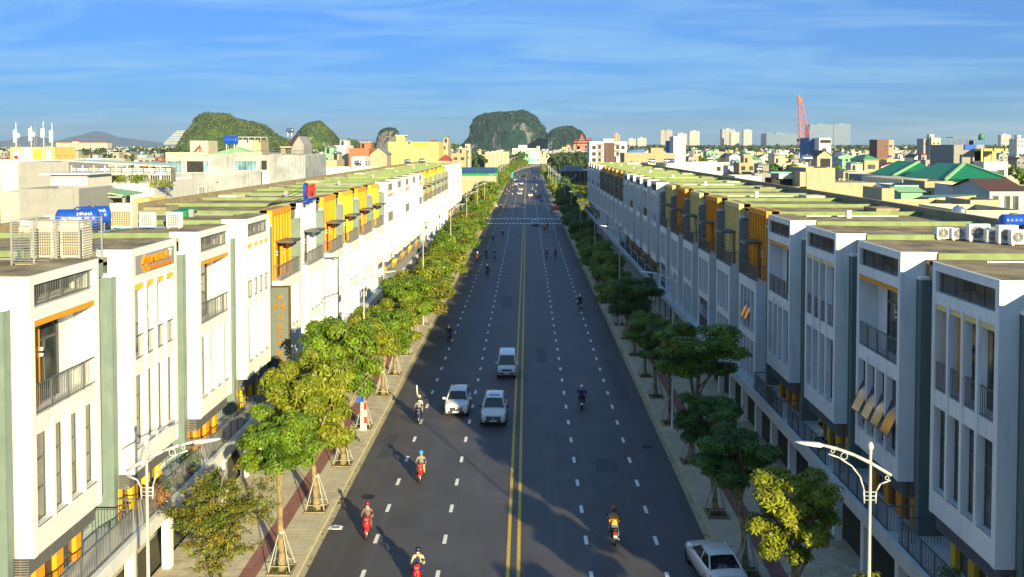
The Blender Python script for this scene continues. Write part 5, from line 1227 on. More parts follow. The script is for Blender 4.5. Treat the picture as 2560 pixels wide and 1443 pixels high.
# low white roof room on the near left roof
t=pxhouse(25,119,551,50,3.4,'white','white roof room with red brick scraps on its flat top',cat='rooftop room',name='roof_room',wins=False,stair=False,zb=RZ-.02)
t=thing('brick_pile','scattered red bricks on the white roof room','bricks',(at(75,548,51).x,51.5,at(0,551,50).z-.5)); m=MB(); rr=random.Random(3)
for i in range(26): m.cbox((rr.gauss(0,.5),rr.gauss(0,.4),.06+.07*(i%2)),(.2,.1,.07),0,Matrix.Rotation(rr.uniform(0,3),3,'Z'))
m.build('bricks',WC['brick red'],t,kind='stuff')
# ---- things on the roof of the right row
xs=[(2363,600,.80,.62,0),(2402,601,.85,.60,0),(2449,604,1.0,.85,1),(2487,608,.75,.62,0),(2521,611,.9,.9,0),(2550,614,.8,.72,0)]
for i,(px,py,w,h,_) in enumerate(xs):
    p=gnd(px,py,RZ); ac(p.x,p.y,RZ,w,h,.35,f'{["first","second","third, largest","fourth","fifth","sixth"][i]} white condenser from the left on the right row roof',grid=False)
t=pxhouse(2400,2560,526,76,8,'cream','low cream parapet block behind the right roof condensers',cat='building',wins=False,stair=False); 
p=at(2397,538,74); tank(p.x,74,at(0,540,74).z-.6,.50,1.1,'shiny steel tank with round cap facing, left of the cream parapet block',None,.5,R(70))
p=at(2192,497,96); tank(p.x,96,p.z-.2,.52,1.3,'steel tank with orange glint beside the beige parapet blocks',None,.6,R(60))
p=gnd(2556,590,RZ); t=tank(p.x+.3,p.y+1.5,RZ,.36,1.3,'blue ribbed capsule tank cut by the right picture edge',BLUET,.3,R(10))
# ---- big billboards on the left facade, roof sign
BBG=mat('sign_board_grey',(.13,.16,.15),.5,var=.05,stain=.2); GOLD=mat('gold_lettering',(.50,.26,.02),.35,.4,var=.05); BRF=mat('bronze_frame',(.18,.12,.03),.4,.5,var=.1)
t=thing('vertical_sign','tall grey and gold vertical NHẬT KHANG sign on the left facade','sign',(-16.0,61.9,3.4)); H=7.1
m=MB(); m.box(-.62+.0,.60,0,.28,.0,H); m.build('board',BBG,t); m=MB()
for q in ((-.68,-.6,0,H),(.58,.66,0,H),(-.6,.58,0,.08),(-.6,.58,H-.08,H)): m.box(q[0],q[1],-.05,.33,q[2],q[3])
for z in (1.8,5.0): m.box(-1.3,-.68,.1,.2,z,z+.08)
m.build('frame',BRF,t); m=MB()
for k in range(12): a=2*pi*k/12; m.tube((.16*cos(a),-.03,6.35+.16*sin(a)),(.27*cos(a),-.03,6.35+.27*sin(a)),.035,4,0,.004)
m.lathe([(0,.03),(.14,.03),(.14,0)],12,0,Matrix.Translation((0,0,6.35))@Matrix.Rotation(pi/2,4,'X')); m.box(-.32,.32,-.03,0,5.42,5.46); m.build('sun_emblem',GOLD,t)
text('NK',.62,(0,-.03,5.75),(pi/2,0,0),GOLD,t,ext=.02,bold=.012)
for i,c in enumerate('NHẬT'): text(c,.56,(0,-.03,5.0-.62*i),(pi/2,0,0),GOLD,t,ext=.02,bold=.014)
for i,c in enumerate('KHANG'): text(c,.56,(0,-.03,2.55-.51*i),(pi/2,0,0),GOLD,t,ext=.02,bold=.014)
t=thing('vertical_billboard','tall lilac white lined billboard with a faded dark picture at its foot','billboard',(-16.0,78.0,3.2)); H=7.3
m=MB(); m.box(-.6,.58,.0,.2,.15,H-.95,0)
for k in range(9): m.box(-.56+k*.13,-.55+k*.13,-.008,0,.2,H-1.0,1)
m.build('board',[mat('lilac_board',(.66,.62,.70),.6,var=.03),mat('board_line',(.35,.34,.36),.6)],t); m=MB()
for q in ((-.66,-.6),(.58,.66)): m.box(q[0],q[1],-.03,.25,0,H)
m.box(-.6,.58,-.03,.25,H-.08,H); m.box(-.6,.58,-.03,.25,0,.08); m.build('frame',FRAME,t); m=MB(); rr=random.Random(8)
for (a,b,c,d) in ((-.5,-.1,.6,1.9),(-.05,.12,.3,1.7),(.2,.34,.8,1.5),(-.5,-.3,1.9,2.3)): m.poly([(a,-.012,c),(b,-.012,c+.1),(b-.05,-.012,d-.3),((a+b)/2,-.012,d)])
m.build('faded_picture',mat('faded_ink',(.12,.12,.12),.7,var=.5,scale=6),t)
m=MB(); m.box(-.5,-.1,-.014,0,.18,.3); m.build('blue_corner',BLUEF,t)
# roof sign ONE with oval ring
t=thing('roof_sign','red and blue rooftop sign reading ONE with an oval O and props','sign',(-16.35,70.3,15.55),R(90)); t.scale=(.74,.74,.74)
OR=mat('sign_orange_red',(.62,.06,.02),.5,var=.05); SB=mat('sign_blue_enamel',(.005,.06,.50),.4,var=.04)
m=MB(); n=22; rgs=[]
for k in range(n): a=2*pi*k/n; c_,s_=cos(a),sin(a); rgs.append([(.55+.62*c_,-.20,1.25+.86*s_),(.55+.62*c_,.10,1.25+.86*s_),(.55+.44*c_,.10,1.25+.66*s_),(.55+.44*c_,-.20,1.25+.66*s_)])
rgs.append(rgs[0]); m.loft(rgs,cap=False); m.build('letter_O',SB,t)
m=MB(); m.lathe([(0,.0),(.58,.0),(.58,.1),(0,.1)],20,0,Matrix.Translation((.55,-.1,1.25))@Matrix.Diagonal((1,1,1.35,1))@Matrix.Rotation(pi/2,4,'X')); m.build('letter_O_disc',REDS,t)
text('NE',1.55,(2.75,-.2,1.2),(pi/2,0,0),OR,t,ext=.12,bold=.05,xs=1.05); text('NE',1.55,(2.75,-.2,1.2),(pi/2,0,0),REDS,t,ext=.10,bold=.09,xs=1.05)
m=MB(); m.box(.2,4.3,-.35,-.05,.22,.42); m.lathe([(.34,0),(.34,.2),(.1,.2)],14,0,Matrix.Translation((.35,-.2,.2))@Matrix.Rotation(pi/2,4,'X')); m.build('blue_bar',SB,t)
for x_ in (.6,1.6,2.6,3.6,4.1): MB().tube((x_,-.2,0),(x_,-.2,.5),.03,5).build('post',BLACK,t)
for (x_,z) in ((.3,1.7),(.4,1.2),(.5,.8),(.4,.5),(.8,.3)): MB().tube((x_,.1,z),(x_-1.0,3.6,-.1),.03,5).build('prop',BLACK,t)
# SUN PROPERTY lettering on the second house of the left row
t=thing('shop_sign','orange diamond logo and SUN PROPERTY lettering in a grey panel','sign',(-15.98,38.55+.35,14.48),R(90))
m=MB(); m.box(0,4.3,-.02,.06,.0,.80); m.build('panel',WC['pale grey'],t)
SO=mat('sign_orange',(.80,.24,.005),.5,var=.04); m=MB(); m.loft([[(.55,-.12,.42),(.83,-.12,.78),(1.11,-.12,.42),(.97,-.12,.42),(.83,-.12,.58),(.69,-.12,.42)],[(.55,-.02,.42),(.83,-.02,.78),(1.11,-.02,.42),(.97,-.02,.42),(.83,-.02,.58),(.69,-.02,.42)]]); m.loft([[(.55,-.12,.36),(.83,-.12,.02),(1.11,-.12,.36),(.97,-.12,.36),(.83,-.12,.2),(.69,-.12,.36)],[(.55,-.02,.36),(.83,-.02,.02),(1.11,-.02,.36),(.97,-.02,.36),(.83,-.02,.2),(.69,-.02,.36)]]); m.build('diamond_logo',SO,t)
text('SUN PROP  R',.44,(2.25,-.07,.50),(pi/2,0,0),SO,t,ext=.05,bold=.012,xs=.92); text('T',.44,(3.72,-.07,.56),(pi/2,0,0),WTXT,t,ext=.03,bold=.02); m=MB(); m.box(1.25,3.9,-.10,-.02,.06,.20); m.build('underline_text_bar',SO,t)
# ---- landmark buildings farther out (left to right)
D=330; t=pxhouse(970,1097,355,D,20,'yellow','big plain yellow building with painted advert high on its wall',cat='building',name='yellow_building',wins=False,stair=False)
p,q=at(990,340,D),at(1012,355,D); m=MB(); m.box(p.x-t.location.x,q.x-t.location.x,0,5,q.z,p.z); m.build('roof_tower',WC['yellow'],t); m=MB(); m.box(p.x-t.location.x-.4,q.x-t.location.x+.9,-.3,5.3,p.z,p.z+.3); m.build('tower_cap',WC['cream'],t)
wrect(t,D,1020,353,1027,362,FRAME,name='window')
p,q=at(1032,358,D),at(1072,362.5,D); x=t.location.x; m=MB(); m.box(p.x-x,q.x-x,-.08,0,q.z,p.z,0); m.build('advert_band',mat('advert_yellow',(.62,.40,.01),.6),t)
text('NAM TÀI',.62,((p.x+at(1048,0,D).x)/2-x,-.1,(p.z+q.z)/2),(pi/2,0,0),REDS,t,ext=.01); text('LAND',.62,(at(1064,0,D).x-x,-.1,(p.z+q.z)/2),(pi/2,0,0),REDS,t,ext=.01)
text('HOTLINE 0938.610.668',.36,(at(1052,0,D).x-x,-.05,at(0,366,D).z),(pi/2,0,0),mat('brown_lettering',(.12,.05,.02),.7),t,ext=.01)
m=MB(); m.box(at(1073,0,D).x-x,at(1080,0,D).x-x,1,3,at(0,355,D).z,at(0,350,D).z); m.box(at(1083,0,D).x-x,at(1091,0,D).x-x,1,3,at(0,355,D).z,at(0,350,D).z); m.build('roof_box',WC['brown'],t)
pxhouse(1097,1120,357,D+20,14,'beige','narrow beige pink block directly right of the yellow building',cat='building')
pxhouse(872,922,371,300,14,'brick red','unfinished brick red house with pale slabs left of the yellow building',floors=4,stair=(0,2.5,None))
pxhouse(828,864,364,310,14,'white','tall white plain-sided house with rooftop frame left of the brick house',wins=False)
pxhouse(790,830,384,270,10,'mint green','mint green painted house behind the grey clad building'); pxhouse(925,967,386,290,10,'beige','beige gabled shed between brick house and yellow building',roof=('gable','grey tin',2.2),wins=False)
pxhouse(812,842,400,240,10,'beige','low beige house with grey canopy below the mint green one'); pxhouse(878,912,392,250,9,'white','small white cube house in front of the brick red house')
pxhouse(1098,1123,402,262,9,'white','white house with bright red hipped roof beside the left row end',roof=('hip','red tiled',1.6))
pxhouse(770,1000,418,235,6,'white','long low white roof deck directly behind the far left row',cat='building',wins=False,stair=False)
for i,(px,py) in enumerate(((893,413),(1018,404),(1055,402))): p=at(px,py,236); tank(p.x,236.5,at(0,418,235).z if i==0 else p.z-1.1,.55,1.5,['steel tank on the long low white roof deck','steel tank left of a pair below the yellow building','steel tank right of a pair below the yellow building'][i],None,.6)
pxhouse(1130,1165,383,420,14,'raw concrete','rough ochre concrete block left of the ribbed white shed'); pxhouse(1153,1175,371,560,14,'cream','ochre cream building with small roof tower near the big rock',stair=(0,3,None))
# ribbed white shed
t=pxhouse(1212,1272,380,600,20,'cream','pale ribbed industrial shed beside the far road bend',cat='building',name='ribbed_shed',wins=False,stair=False); m=MB(); w=(at(1272,0,600).x-at(1212,0,600).x)/2
for i in range(9): m.box(-w+.4+i*2*w/9,-w+1.0+i*2*w/9,-.5,0,0,at(0,381,600).z)
m.build('rib',WC['beige'],t)
t=pxhouse(1281,1350,371,980,20,'white','cluster of white and green houses closing the far end of the road',cat='building',floors=4); m=MB(); x=t.location.x; a,b=at(1287,378,979.4),at(1324,393,979.4); m.box(a.x-x,b.x-x,-.6,-.1,b.z-8,a.z); m.build('green_side',WC['mint green'],t); m=MB(); a,b=at(1296,363,985),at(1318,371,985); m.box(a.x-x,b.x-x,2,8,b.z,a.z); m.build('roof_tower',WC['white'],t)
pxhouse(1383,1430,375,900,20,'pale grey','plain pale grey block behind trees right of the road bend',cat='building',wins=False); pxhouse(1441,1476,377,850,20,'pale grey','light grey blank block beside the striped white hotel',cat='building',wins=False)
pxhouse(1405,1425,368,1000,15,'yellow','small ochre topped block above the plain grey one',cat='building')
# solar shed on the left, steel deck on the right
D=300; a,b=at(1149,434,D),at(1240,434,D); t=thing('solar_shed','long beige shed with green eaves and dark solar panels on its roof','shed',((a.x+b.x)/2,D,0)); w=(b.x-a.x)/2; H=a.z; H2=at(0,418,D+14).z
m=MB(); m.box(-w,w,0,14,0,H-.4); m.build('wall',WC['beige'],t); m=MB(); m.loft([[(-w-.4,-.6,H-.5),(w+.4,-.6,H-.5),(w+.4,-.6,H),(-w-.4,-.6,H)],[(-w-.4,14.5,H2-.5),(w+.4,14.5,H2-.5),(w+.4,14.5,H2),(-w-.4,14.5,H2)]]); m.build('roof',TIN['bright green'],t)
SP=mat('solar_panel',(.02,.025,.06),.2,var=.2,spec=.8)
def slope(u,v): return Vector((-w+2*w*u,-.6+15.1*v,H+.06+(H2-H)*v))
for i in range(2):
    m=MB(); 
    for c in range(7):
        for r_ in range(4):
            u0=.04+.49*i+c*.43/7; v0=.12+r_*.20; m.loft([[slope(u0,v0),slope(u0+.056,v0),slope(u0+.056,v0+.18),slope(u0,v0+.18)],[slope(u0,v0)+Vector((0,0,.08)),slope(u0+.056,v0)+Vector((0,0,.08)),slope(u0+.056,v0+.18)+Vector((0,0,.08)),slope(u0,v0+.18)+Vector((0,0,.08))]])
    m.build('solar_array',SP,t)
m=MB()
for i in range(5): m.box(-w+i*w/2.02-.05,-w+i*w/2.02+.05,-.06,0,0,H-.5)
m.box(-w,w,-.5,.0,1.2,1.4); m.build('wall_joint',STEELG,t)
D=470; a,b=at(1402,436,D),at(1474,436,D); t=thing('steel_deck','dark roofed open steel car park with a ramp right of the road','car park',((a.x+b.x)/2,D,0)); w=(b.x-a.x)/2; H=at(0,425,D).z
m=MB(); m.box(-w,w,0,22,H-.6,H); m.box(-w*.7,w*.5,4,18,H+.1,H+2.0); m.build('roof',TIN['grey tin'],t); m=MB()
for i in range(7): m.box(-w+i*w/3-.2,-w+i*w/3+.2,.2,.6,0,H-.6)
m.build('column',RAILM,t); m=MB(); m.loft([[(-w*.4,-.5,1.5),(-w*.4,.5,1.5),(-w*.4,.5,2),(-w*.4,-.5,2)],[(w*.1,-.5,4.8),(w*.1,.5,4.8),(w*.1,.5,5.3),(w*.1,-.5,5.3)]]); m.build('ramp',STEELG,t); m=MB(); m.box(-w,w,6,6.3,0,H-.8); m.build('back_wall',BLACK,t)
# striped hotel, concrete block, white tower
D=430; t=pxhouse(1474,1568,354,D,16,'white','white five-storey hotel with brown vertical stripes in its middle bay',cat='hotel',name='striped_hotel',wins=False,stair=False,roof='none'); x=t.location.x
for py in (365,381,396,411):
    for p0,p1 in ((1481,1489),(1496,1502),(1541,1548),(1554,1561)): wrect(t,D,p0,py,p1,py+8)
m=MB()
for i in range(8): a=at(1511+i*3.3,350,D); m.box(a.x-x,a.x-x+.32,-.5,0,0,at(0,357,D).z)
m.build('brown_stripe',WC['brown'],t); m=MB()
for py in (361,376,391,406): a,b=at(1493,py,D),at(1509,py+1.6,D); m.box(a.x-x,b.x-x,-1.0,0,b.z,a.z); a,b=at(1536,py,D),at(1550,py+1.6,D); m.box(a.x-x,b.x-x,-1.0,0,b.z,a.z)
m.build('balcony',WC['brown'],t); p,q=at(1509,349,D),at(1535,354,D); m=MB(); m.box(p.x-x,q.x-x,1,8,q.z,p.z); m.box(p.x-x-.5,q.x-x+.5,.6,8.4,p.z,p.z+.3); m.build('roof_tower',WC['white'],t)
pxhouse(1541,1562,392,400,9,'white','plain shaded white cube at the foot of the striped hotel',wins=False)
D=300; t=pxhouse(1561,1688,383,D,14,'raw concrete','ochre unfinished concrete building beside the slim white tower',cat='building',name='concrete_shell',wins=False,stair=False); x=t.location.x
p,q=at(1628,370,D),at(1660,383,D); m=MB(); m.box(p.x-x,q.x-x,1,7,q.z,p.z); m.build('upper_storey',WC['raw concrete'],t); m=MB(); p,q=at(1571,374,D),at(1612,382,D); m.loft([[(p.x-x,.5,q.z),(q.x-x,.5,q.z),(q.x-x,.5,p.z+.3),(p.x-x,.5,p.z-.5)],[(p.x-x,5,q.z),(q.x-x,5,q.z),(q.x-x,5,p.z+.5),(p.x-x,5,p.z-.3)]]); m.build('tarpaulin',WC['blue'],t)
t=pxhouse(1684,1714,341,320,9,'white','slim seven-storey white tower with tiny square windows',cat='building',name='slim_tower',wins=False,stair=False)
for i in range(6):
    for px in (1699,1709.5): wrect(t,320,px,347+i*10.5+(3 if px>1705 else 0),px+2.2,349.5+i*10.5+(3 if px>1705 else 0),DARKIN,frame=False)
pxhouse(1672,1684,352,330,8,'blue','dark blue shaded slice beside the slim white tower',wins=False,stair=False)  # dark blue wall paints in the tower's shaded side
t=pxhouse(1568,1792,406,215,.4,'white','long bare white boundary wall behind the far right roofs',cat='wall',name='boundary_wall',wins=False,roof='none')
for i,(px,py,m_) in enumerate(((1630,400,None),(1668,406,None),(1677,412,BLUET))): p=at(px,py,212); tank(p.x,212,at(0,413,212).z,.5,1.4,['single steel tank above the long white boundary wall','left steel tank of a cluster by the boundary wall','blue and steel tank of the cluster by the boundary wall'][i],m_,.5)
# distant towers
FARW=mat('far_tower_wall',(.46,.44,.42),.8,var=.08,scale=.05); FARP=mat('far_tower_pale',(.62,.58,.50),.8,var=.08,scale=.05); FARB=mat('far_tower_blue',(.09,.19,.33),.5,var=.1,scale=.05); FWIN=mat('far_window',(.08,.10,.13),.3,var=.2)
def tower(px0,px1,py,D,mt,label,rows,cols):
    a,b=at(px0,py,D),at(px1,py,D); t=thing('apartment_tower',label,'tower',((a.x+b.x)/2,D,0),0,'apartment towers on the horizon'); w=(b.x-a.x)/2; H=a.z
    m=MB(); m.box(-w,w,0,w*1.4,0,H); m.box(-w*.3,w*.2,w*.3,w*.8,H,H+3); m.build('wall',mt,t); m=MB()
    for c in range(cols):
        xa=-w+2*w*(c+.2)/cols; xb=-w+2*w*(c+.75)/cols
        for r_ in range(rows): z=H-(r_+.8)*H/(rows+2); m.box(xa,xb,-.8,.1,z,z+H/(rows+2)*.55)
    m.build('window_bands',FWIN,t,kind='stuff')
tower(1651,1664,327,3500,FARW,'greyish tower forming the left half of a joined pair behind the slim tower',18,5); tower(1665,1681,326,3550,FARW,'greyish tower forming the right half of a joined pair behind the slim tower',18,6)
tower(1693,1717,334,3600,FARP,'cream tower top rising directly behind the slim white tower',16,6); tower(1724,1749,328,3600,FARP,'pale squarish tower standing alone right of the slim tower',16,7)
tower(1805,1837,323,3600,FARW,'grey broad tower with a lower pale tower attached',18,9); tower(1827,1848,331,3500,FARP,'pale lower tower joined to the broad grey one',16,5); tower(1859,1880,325,3600,FARP,'orange cream narrow tower alone left of the crane',18,5)
tower(1916,1994,334,3300,FARB,'long blue grey apartment slab left of the red crane',10,18); tower(2024,2083,311,3700,FARB,'blue glassy tower block, paler left part behind the crane',24,13); tower(2084,2126,310,3720,FARB,'dark blue tower block, right part of the tall group',24,8)
tower(1535,1549,335,2200,mat('far_orange_wall',(.55,.34,.18),.8),'slim orange cream tower above the striped hotel',12,2); tower(1571,1589,348,2400,FARP,'short cream block on the horizon right of the striped hotel',5,5); tower(1593,1616,346,2500,FARP,'cream stepped block farther right on the horizon',6,6)
pxhouse(1476,1519,343,2300,40,'blue','blue wrapped construction site with two cranes behind the pagoda',cat='building site',wins=False,stair=False)
pxhouse(2193,2222,349,440,10,'brown','dark reddish brown tall house with two roof stubs',floors=5); pxhouse(2219,2235,350,445,9,'pink','orange pink slice joined to the dark brown tall house',floors=5)
t=pxhouse(2329,2352,345,700,12,'cream','cream ten-storey tower with side balconies on the right horizon',cat='building',floors=9,name='cream_tower',fine=True); pxhouse(2309,2329,347,705,12,'pale grey','shaded grey white wing left of the cream tower',cat='building',floors=9)  # grey of the left block is the tower's shade put into colour
tower(2503,2526,337,2600,FARP,'pale terrace topped tower near the right picture edge',6,4); pxhouse(2543,2560,347,720,12,'white','white building top cut by the right picture edge',cat='building')
# stepped hotel, resort, pagoda
D=1500; t=thing('stepped_hotel','grey terraced hotel with one slanting side next to the green hill','hotel',(at(442,0,D).x,D,0)); x=t.location.x; m=MB(); g_=MB()
for i in range(9):
    py0=326+i*4; a=at(440-i*4.2 if i<8 else 408,py0,D); b=at(475,py0+4,D); m.box(a.x-x,b.x-x,0,25,b.z+.9,b.z+1.7); g_.box(a.x-x+1,b.x-x-1,1,24,b.z-.9,b.z+.9)
m.build('terrace_slab',FARP,t); g_.build('floor_band',FARB,t); m=MB(); a,b=at(463,325,D),at(476,364,D); m.box(a.x-x,b.x-x,-1,26,0,a.z); m.build('end_tower',FARW,t)
D=1700
for i,(p0,p1) in enumerate(((140,178),(180,196),(198,226),(228,268))):
    pxhouse(p0,p1,357 if i!=1 else 354,D,20,'cream',f'{["first","second, tallest","third","fourth"][i]} red roofed cream resort wing from the left below the blue mountain',cat='hotel',name='resort_wing',roof=('hip','red tiled',3),fine=False,floors=4)
D=1400; PR=mat('pagoda_red_roof',(.22,.04,.03),.7,var=.15); PWL=mat('pagoda_wall',(.40,.20,.14),.8,var=.1)
def pagoda(px,D,tiers,label):
    t=thing('pagoda',label,'temple',(at(px,0,D).x,D,0),0,'red temple roofs'); m=MB(); r_=MB()
    for (w,z0,z1) in tiers:
        m.box(-w*.7,w*.7,-w*.5,w*.5,z0-4,z0,0); 
        A=[(-w,-w*.8,z0-.6),(w,-w*.8,z0-.6),(w,w*.8,z0-.6),(-w,w*.8,z0-.6)]; B=[(-w*.72,-w*.5,z0+.6),(w*.72,-w*.5,z0+.6),(w*.72,w*.5,z0+.6),(-w*.72,w*.5,z0+.6)]; C_=[(-w*.35,-w*.1,z1),(w*.35,-w*.1,z1),(w*.35,w*.1,z1),(-w*.35,w*.1,z1)]
        A=[(p[0]*1.02,p[1],p[2]+.5) for p in A]; r_.loft([A,B,C_])
    m.box(-tiers[0][0]*.7,tiers[0][0]*.7,-3,3,0,tiers[0][1]); m.build('wall',PWL,t); r_.build('roof',PR,t)
zc=lambda py: at(1450,py,D).z
pagoda(1455.5,D,((11,zc(358),zc(354)),(9,zc(352),zc(349)),(6,zc(347),zc(345)),(3.5,zc(343),zc(341)),(2.2,zc(339.5),zc(335))),'tall tiered red pagoda tower in front of the small rock')
pagoda(1442,D,((7,zc(359),zc(355)),(4.5,zc(353),zc(349))),'low red temple hall left of the tiered pagoda'); pagoda(1473,D,((8,zc(358),zc(354)),(6,zc(352),zc(348)),(3,zc(347),zc(345))),'red temple hall right of the tiered pagoda'); pagoda(1422,D,((5,zc(365),zc(360)),),'small separate red pavilion far left of the pagoda')
# red lattice crane
D=420; CO=mat('crane_orange_red',(.42,.06,.003),.5,.1,var=.15); p0=at(2010,349,D); p1=at(2001,256,D)
t=thing('tower_crane','tall orange red lattice crane boom rising above the right houses','crane',(p0.x,D,0)); base=Vector((0,0,p0.z)); tip=Vector((p1.x-p0.x,0,p1.z)); m=MB()
def corner(f,sx,sy): w=(2.2*(1-f)+.7*f) if True else 1; return base.lerp(tip,f)+Vector((sx*w,sy*w,0))
cr=[(-1,-1),(1,-1),(1,1),(-1,1)]; n=11
for i in range(n):
    f0,f1=i/n,(i+1)/n
    for j,c in enumerate(cr):
        d=cr[(j+1)%4]; m.tube(corner(f0,*c),corner(f1,*c),.11,4); (m.tube(corner(f0,*c),corner(f1,*d),.055,4) if (i+j)%2 else m.tube(corner(f0,*d),corner(f1,*c),.055,4)); m.tube(corner(f1,*c),corner(f1,*d),.05,4)
m.build('boom',CO,t); m=MB(); m.cbox(tip+Vector((-.3,0,1.0)),(1.8,1.2,1.8)); m.cbox(tip+Vector((-.9,0,2.4)),(.9,.8,1.6)); m.build('boom_head',CO,t)
m=MB(); m.cbox(base+Vector((0,0,-.3)),(5.2,4.6,1.2)); m.build('slew_platform',CO,t); m=MB()
for sx in (-1,1):
    for sy in (-1,1): m.tube((sx*2.3,sy*2,base.z-.8),(sx*1.1,sy*1,base.z-4.6),.2,5)
m.cbox((0,0,base.z-3),(2.2,2,2.4)); m.build('tower_cone',CO,t); m=MB(); m.box(-1.3,1.3,-1.3,1.3,0,base.z-4.6); m.build('lower_mast',mat('crane_grey_green',(.25,.27,.22),.7,var=.2),t)
m=MB(); m.tube(corner(1,-1,0),Vector((-2.2,0,base.z)),.05,4); m.build('cable',BLACK,t)
# ---- right-hand landmark houses
D=350; t=pxhouse(2048,2078,345,D,10,'white','tall white house with dark roof opening right of the crane',wins=False,stair=False); wrect(t,D,2050,350,2077,358,DARKIN,name='open_room'); wrect(t,D,2056,371,2065,381); wrect(t,D,2049,377,2053,379)
pxhouse(2023,2048,345,D+6,12,'blue','dark blue shaded side wing left of the tall white house',wins=False,stair=False)  # dark blue block paints in the shaded side of the white house
D=250; t=pxhouse(2043,2080,391,D,8,'beige','ochre gabled front with draped opening below the tall white house',roof=('gable','brown tiled',at(0,376,D).z-at(0,391,D).z),wins=False); wrect(t,D,2050,396,2076,418,DARKIN,name='open_room')
D=120; t=pxhouse(2015,2088,420,D,8,'beige','large plain beige wall with a raised middle behind the right roofs',cat='building',name='beige_building',wins=False,stair=False); x=t.location.x
a,b=at(1912,467,D),at(2016,520,D); m=MB(); m.box(a.x-x,b.x-x,0,8,0,a.z); a,b=at(2000,430,D),at(2016,467,D); m.box(a.x-x,b.x-x,.0,8,0,a.z); a,b=at(2087,457,D),at(2190,500,D); m.box(a.x-x,b.x-x,.01,7,0,a.z); m.build('side_wing',WC['beige'],t)
wrect(t,D,2106,490,2113,503,DARKIN); wrect(t,D,2116,490,2124,503,DARKIN)
D=123; t=thing('glazed_terrace','open dark terrace room with green edge on the beige wall','terrace',(at(1966,0,D).x,D,at(0,467,D).z)); a,b=at(1932,433,D),at(1999,467,D); x,z=t.location.x,t.location.z; m=MB(); m.box(a.x-x,b.x-x,.5,4,.02,a.z-z-.7); m.build('glass_wall',DARKIN,t); m=MB(); m.box(at(1952,0,D).x-x,b.x-x,-.02,4.2,a.z-z-.75,a.z-z); m.build('fascia',WC['white'],t); m=MB(); m.box(a.x-x-.3,b.x-x+.2,-.3,4.5,a.z-z+.02,a.z-z+.15); m.build('roof',TIN['teal tin'],t)
p=at(2023,402,121); tank(p.x,122,at(0,420,120).z-.3,.45,1.25,'big steel tank on tall legs above the beige wall',None,1.1); 
# green hipped roofs
D=165; GW=WC['cream']
t=pxhouse(2256,2515,449,D,20,'cream','building under the larger bright green hipped roof on the right',cat='building',name='green_roof_building',roof='none',wins=False); x=t.location.x
def proof(t,pts,mt,name='roof'):
    b=t.location; m=MB(); P=[at(*p)-b for p in pts]; m.poly(P); m.poly([p+Vector((0,0,-.2)) for p in reversed(P)]); return m.build(name,mt,t)
e0,e1,r0,r1=(2255,440,D-1),(2362,448,D-1),(2410,409,D+12),(2348,408,D+26)
GR=TIN['bright green']
proof(t,[(2366,449,D-1.5),(2520,448,D-1.5),(2412,409,D+12)],GR); proof(t,[(2258,441,D+14),(2366,449,D-1.5),(2412,409,D+12),(2345,407,D+26)],GR); proof(t,[(2520,448,D-1.5),(2500,430,D+26),(2345,407,D+26),(2412,409,D+12)],GR)
m=MB(); b=t.location; m.tube(at(2366,448.5,D-1.5)-b,at(2412,408.7,D+12)-b,.35,4); m.tube(at(2520,447.5,D-1.5)-b,at(2412,408.7,D+12)-b,.30,4); m.build('hip_cap',TIN['light green'],t)
for px in (2423,2442,2479,2499): wrect(t,D,px,452,px+7,457)
m=MB(); m.box(at(2385,0,D).x-x,at(2512,0,D).x-x,-1.2,0,at(0,466,D).z,at(0,461,D).z); m.build('terrace_edge',WC['white'],t); 
t=pxhouse(2196,2300,440,D+32,18,'pale grey','building under the smaller bright green hipped roof behind',cat='building',name='green_roof_building',roof='none',wins=False)
D2=D+32; proof(t,[(2175,434,D2+12),(2235,440,D2-1),(2298,405,D2+10),(2244,401,D2+20)],GR); proof(t,[(2235,440,D2-1),(2345,432,D2-1),(2298,405,D2+10)],GR); m=MB(); b=t.location; m.tube(at(2235,439.5,D2-1)-b,at(2298,404.8,D2+10)-b,.35,4); m.build('hip_cap',TIN['light green'],t)
t=pxhouse(2236,2312,463,140,8,'pale blue','low white house in shade with lamps under the green roofs',wins=False,stair=False); wrect(t,140,2244,471,2250,484); wrect(t,140,2275,468,2286,480)  # shade on the white walls is painted as pale blue
t=pxhouse(2312,2383,453,139,8,'raw concrete','mould-stained concrete wall with white framed windows under the green roof',wins=False,stair=False)
for px in (2313,2321,2352,2367): wrect(t,139,px,479,px+6 if px<2340 else px+11,488,None)
t=pxhouse(2384,2440,462,130,6,'white','white house with vertical slat screen and dark doorway',wins=False,stair=False); x=t.location.x; wrect(t,130,2425,461,2438,486,DARKIN,name='door'); m=MB()
for i in range(8): a=at(2401+i*3,460,130); m.box(a.x-x,a.x-x+.06,-.12,-.02,at(0,485,130).z,a.z)
m.build('slat_screen',WC['brown'],t)
t=pxhouse(2440,2472,461,112,5,'pale grey','plain grey chimney-like wall block with dark coping in the right middle distance',cat='building',wins=False,stair=False)
t=pxhouse(2253,2306,480,104,5,'mint green','pale green sheet-clad cube below the green roofs',cat='rooftop room',name='roof_room',wins=False,stair=False,roof=('gable','light green',.5,1))
t=pxhouse(2205,2236,471,88,5,'beige','beige square block right of the steel tank with orange glint',cat='building',wins=False,stair=False)
t=pxhouse(2218,2425,509,86,7,'beige','long low beige wall behind the right row roofs',cat='building',wins=False,stair=False)
t=pxhouse(2426,2500,500,84,5,'beige','taller beige wall piece right of the long low beige wall',cat='building',wins=False,stair=False)
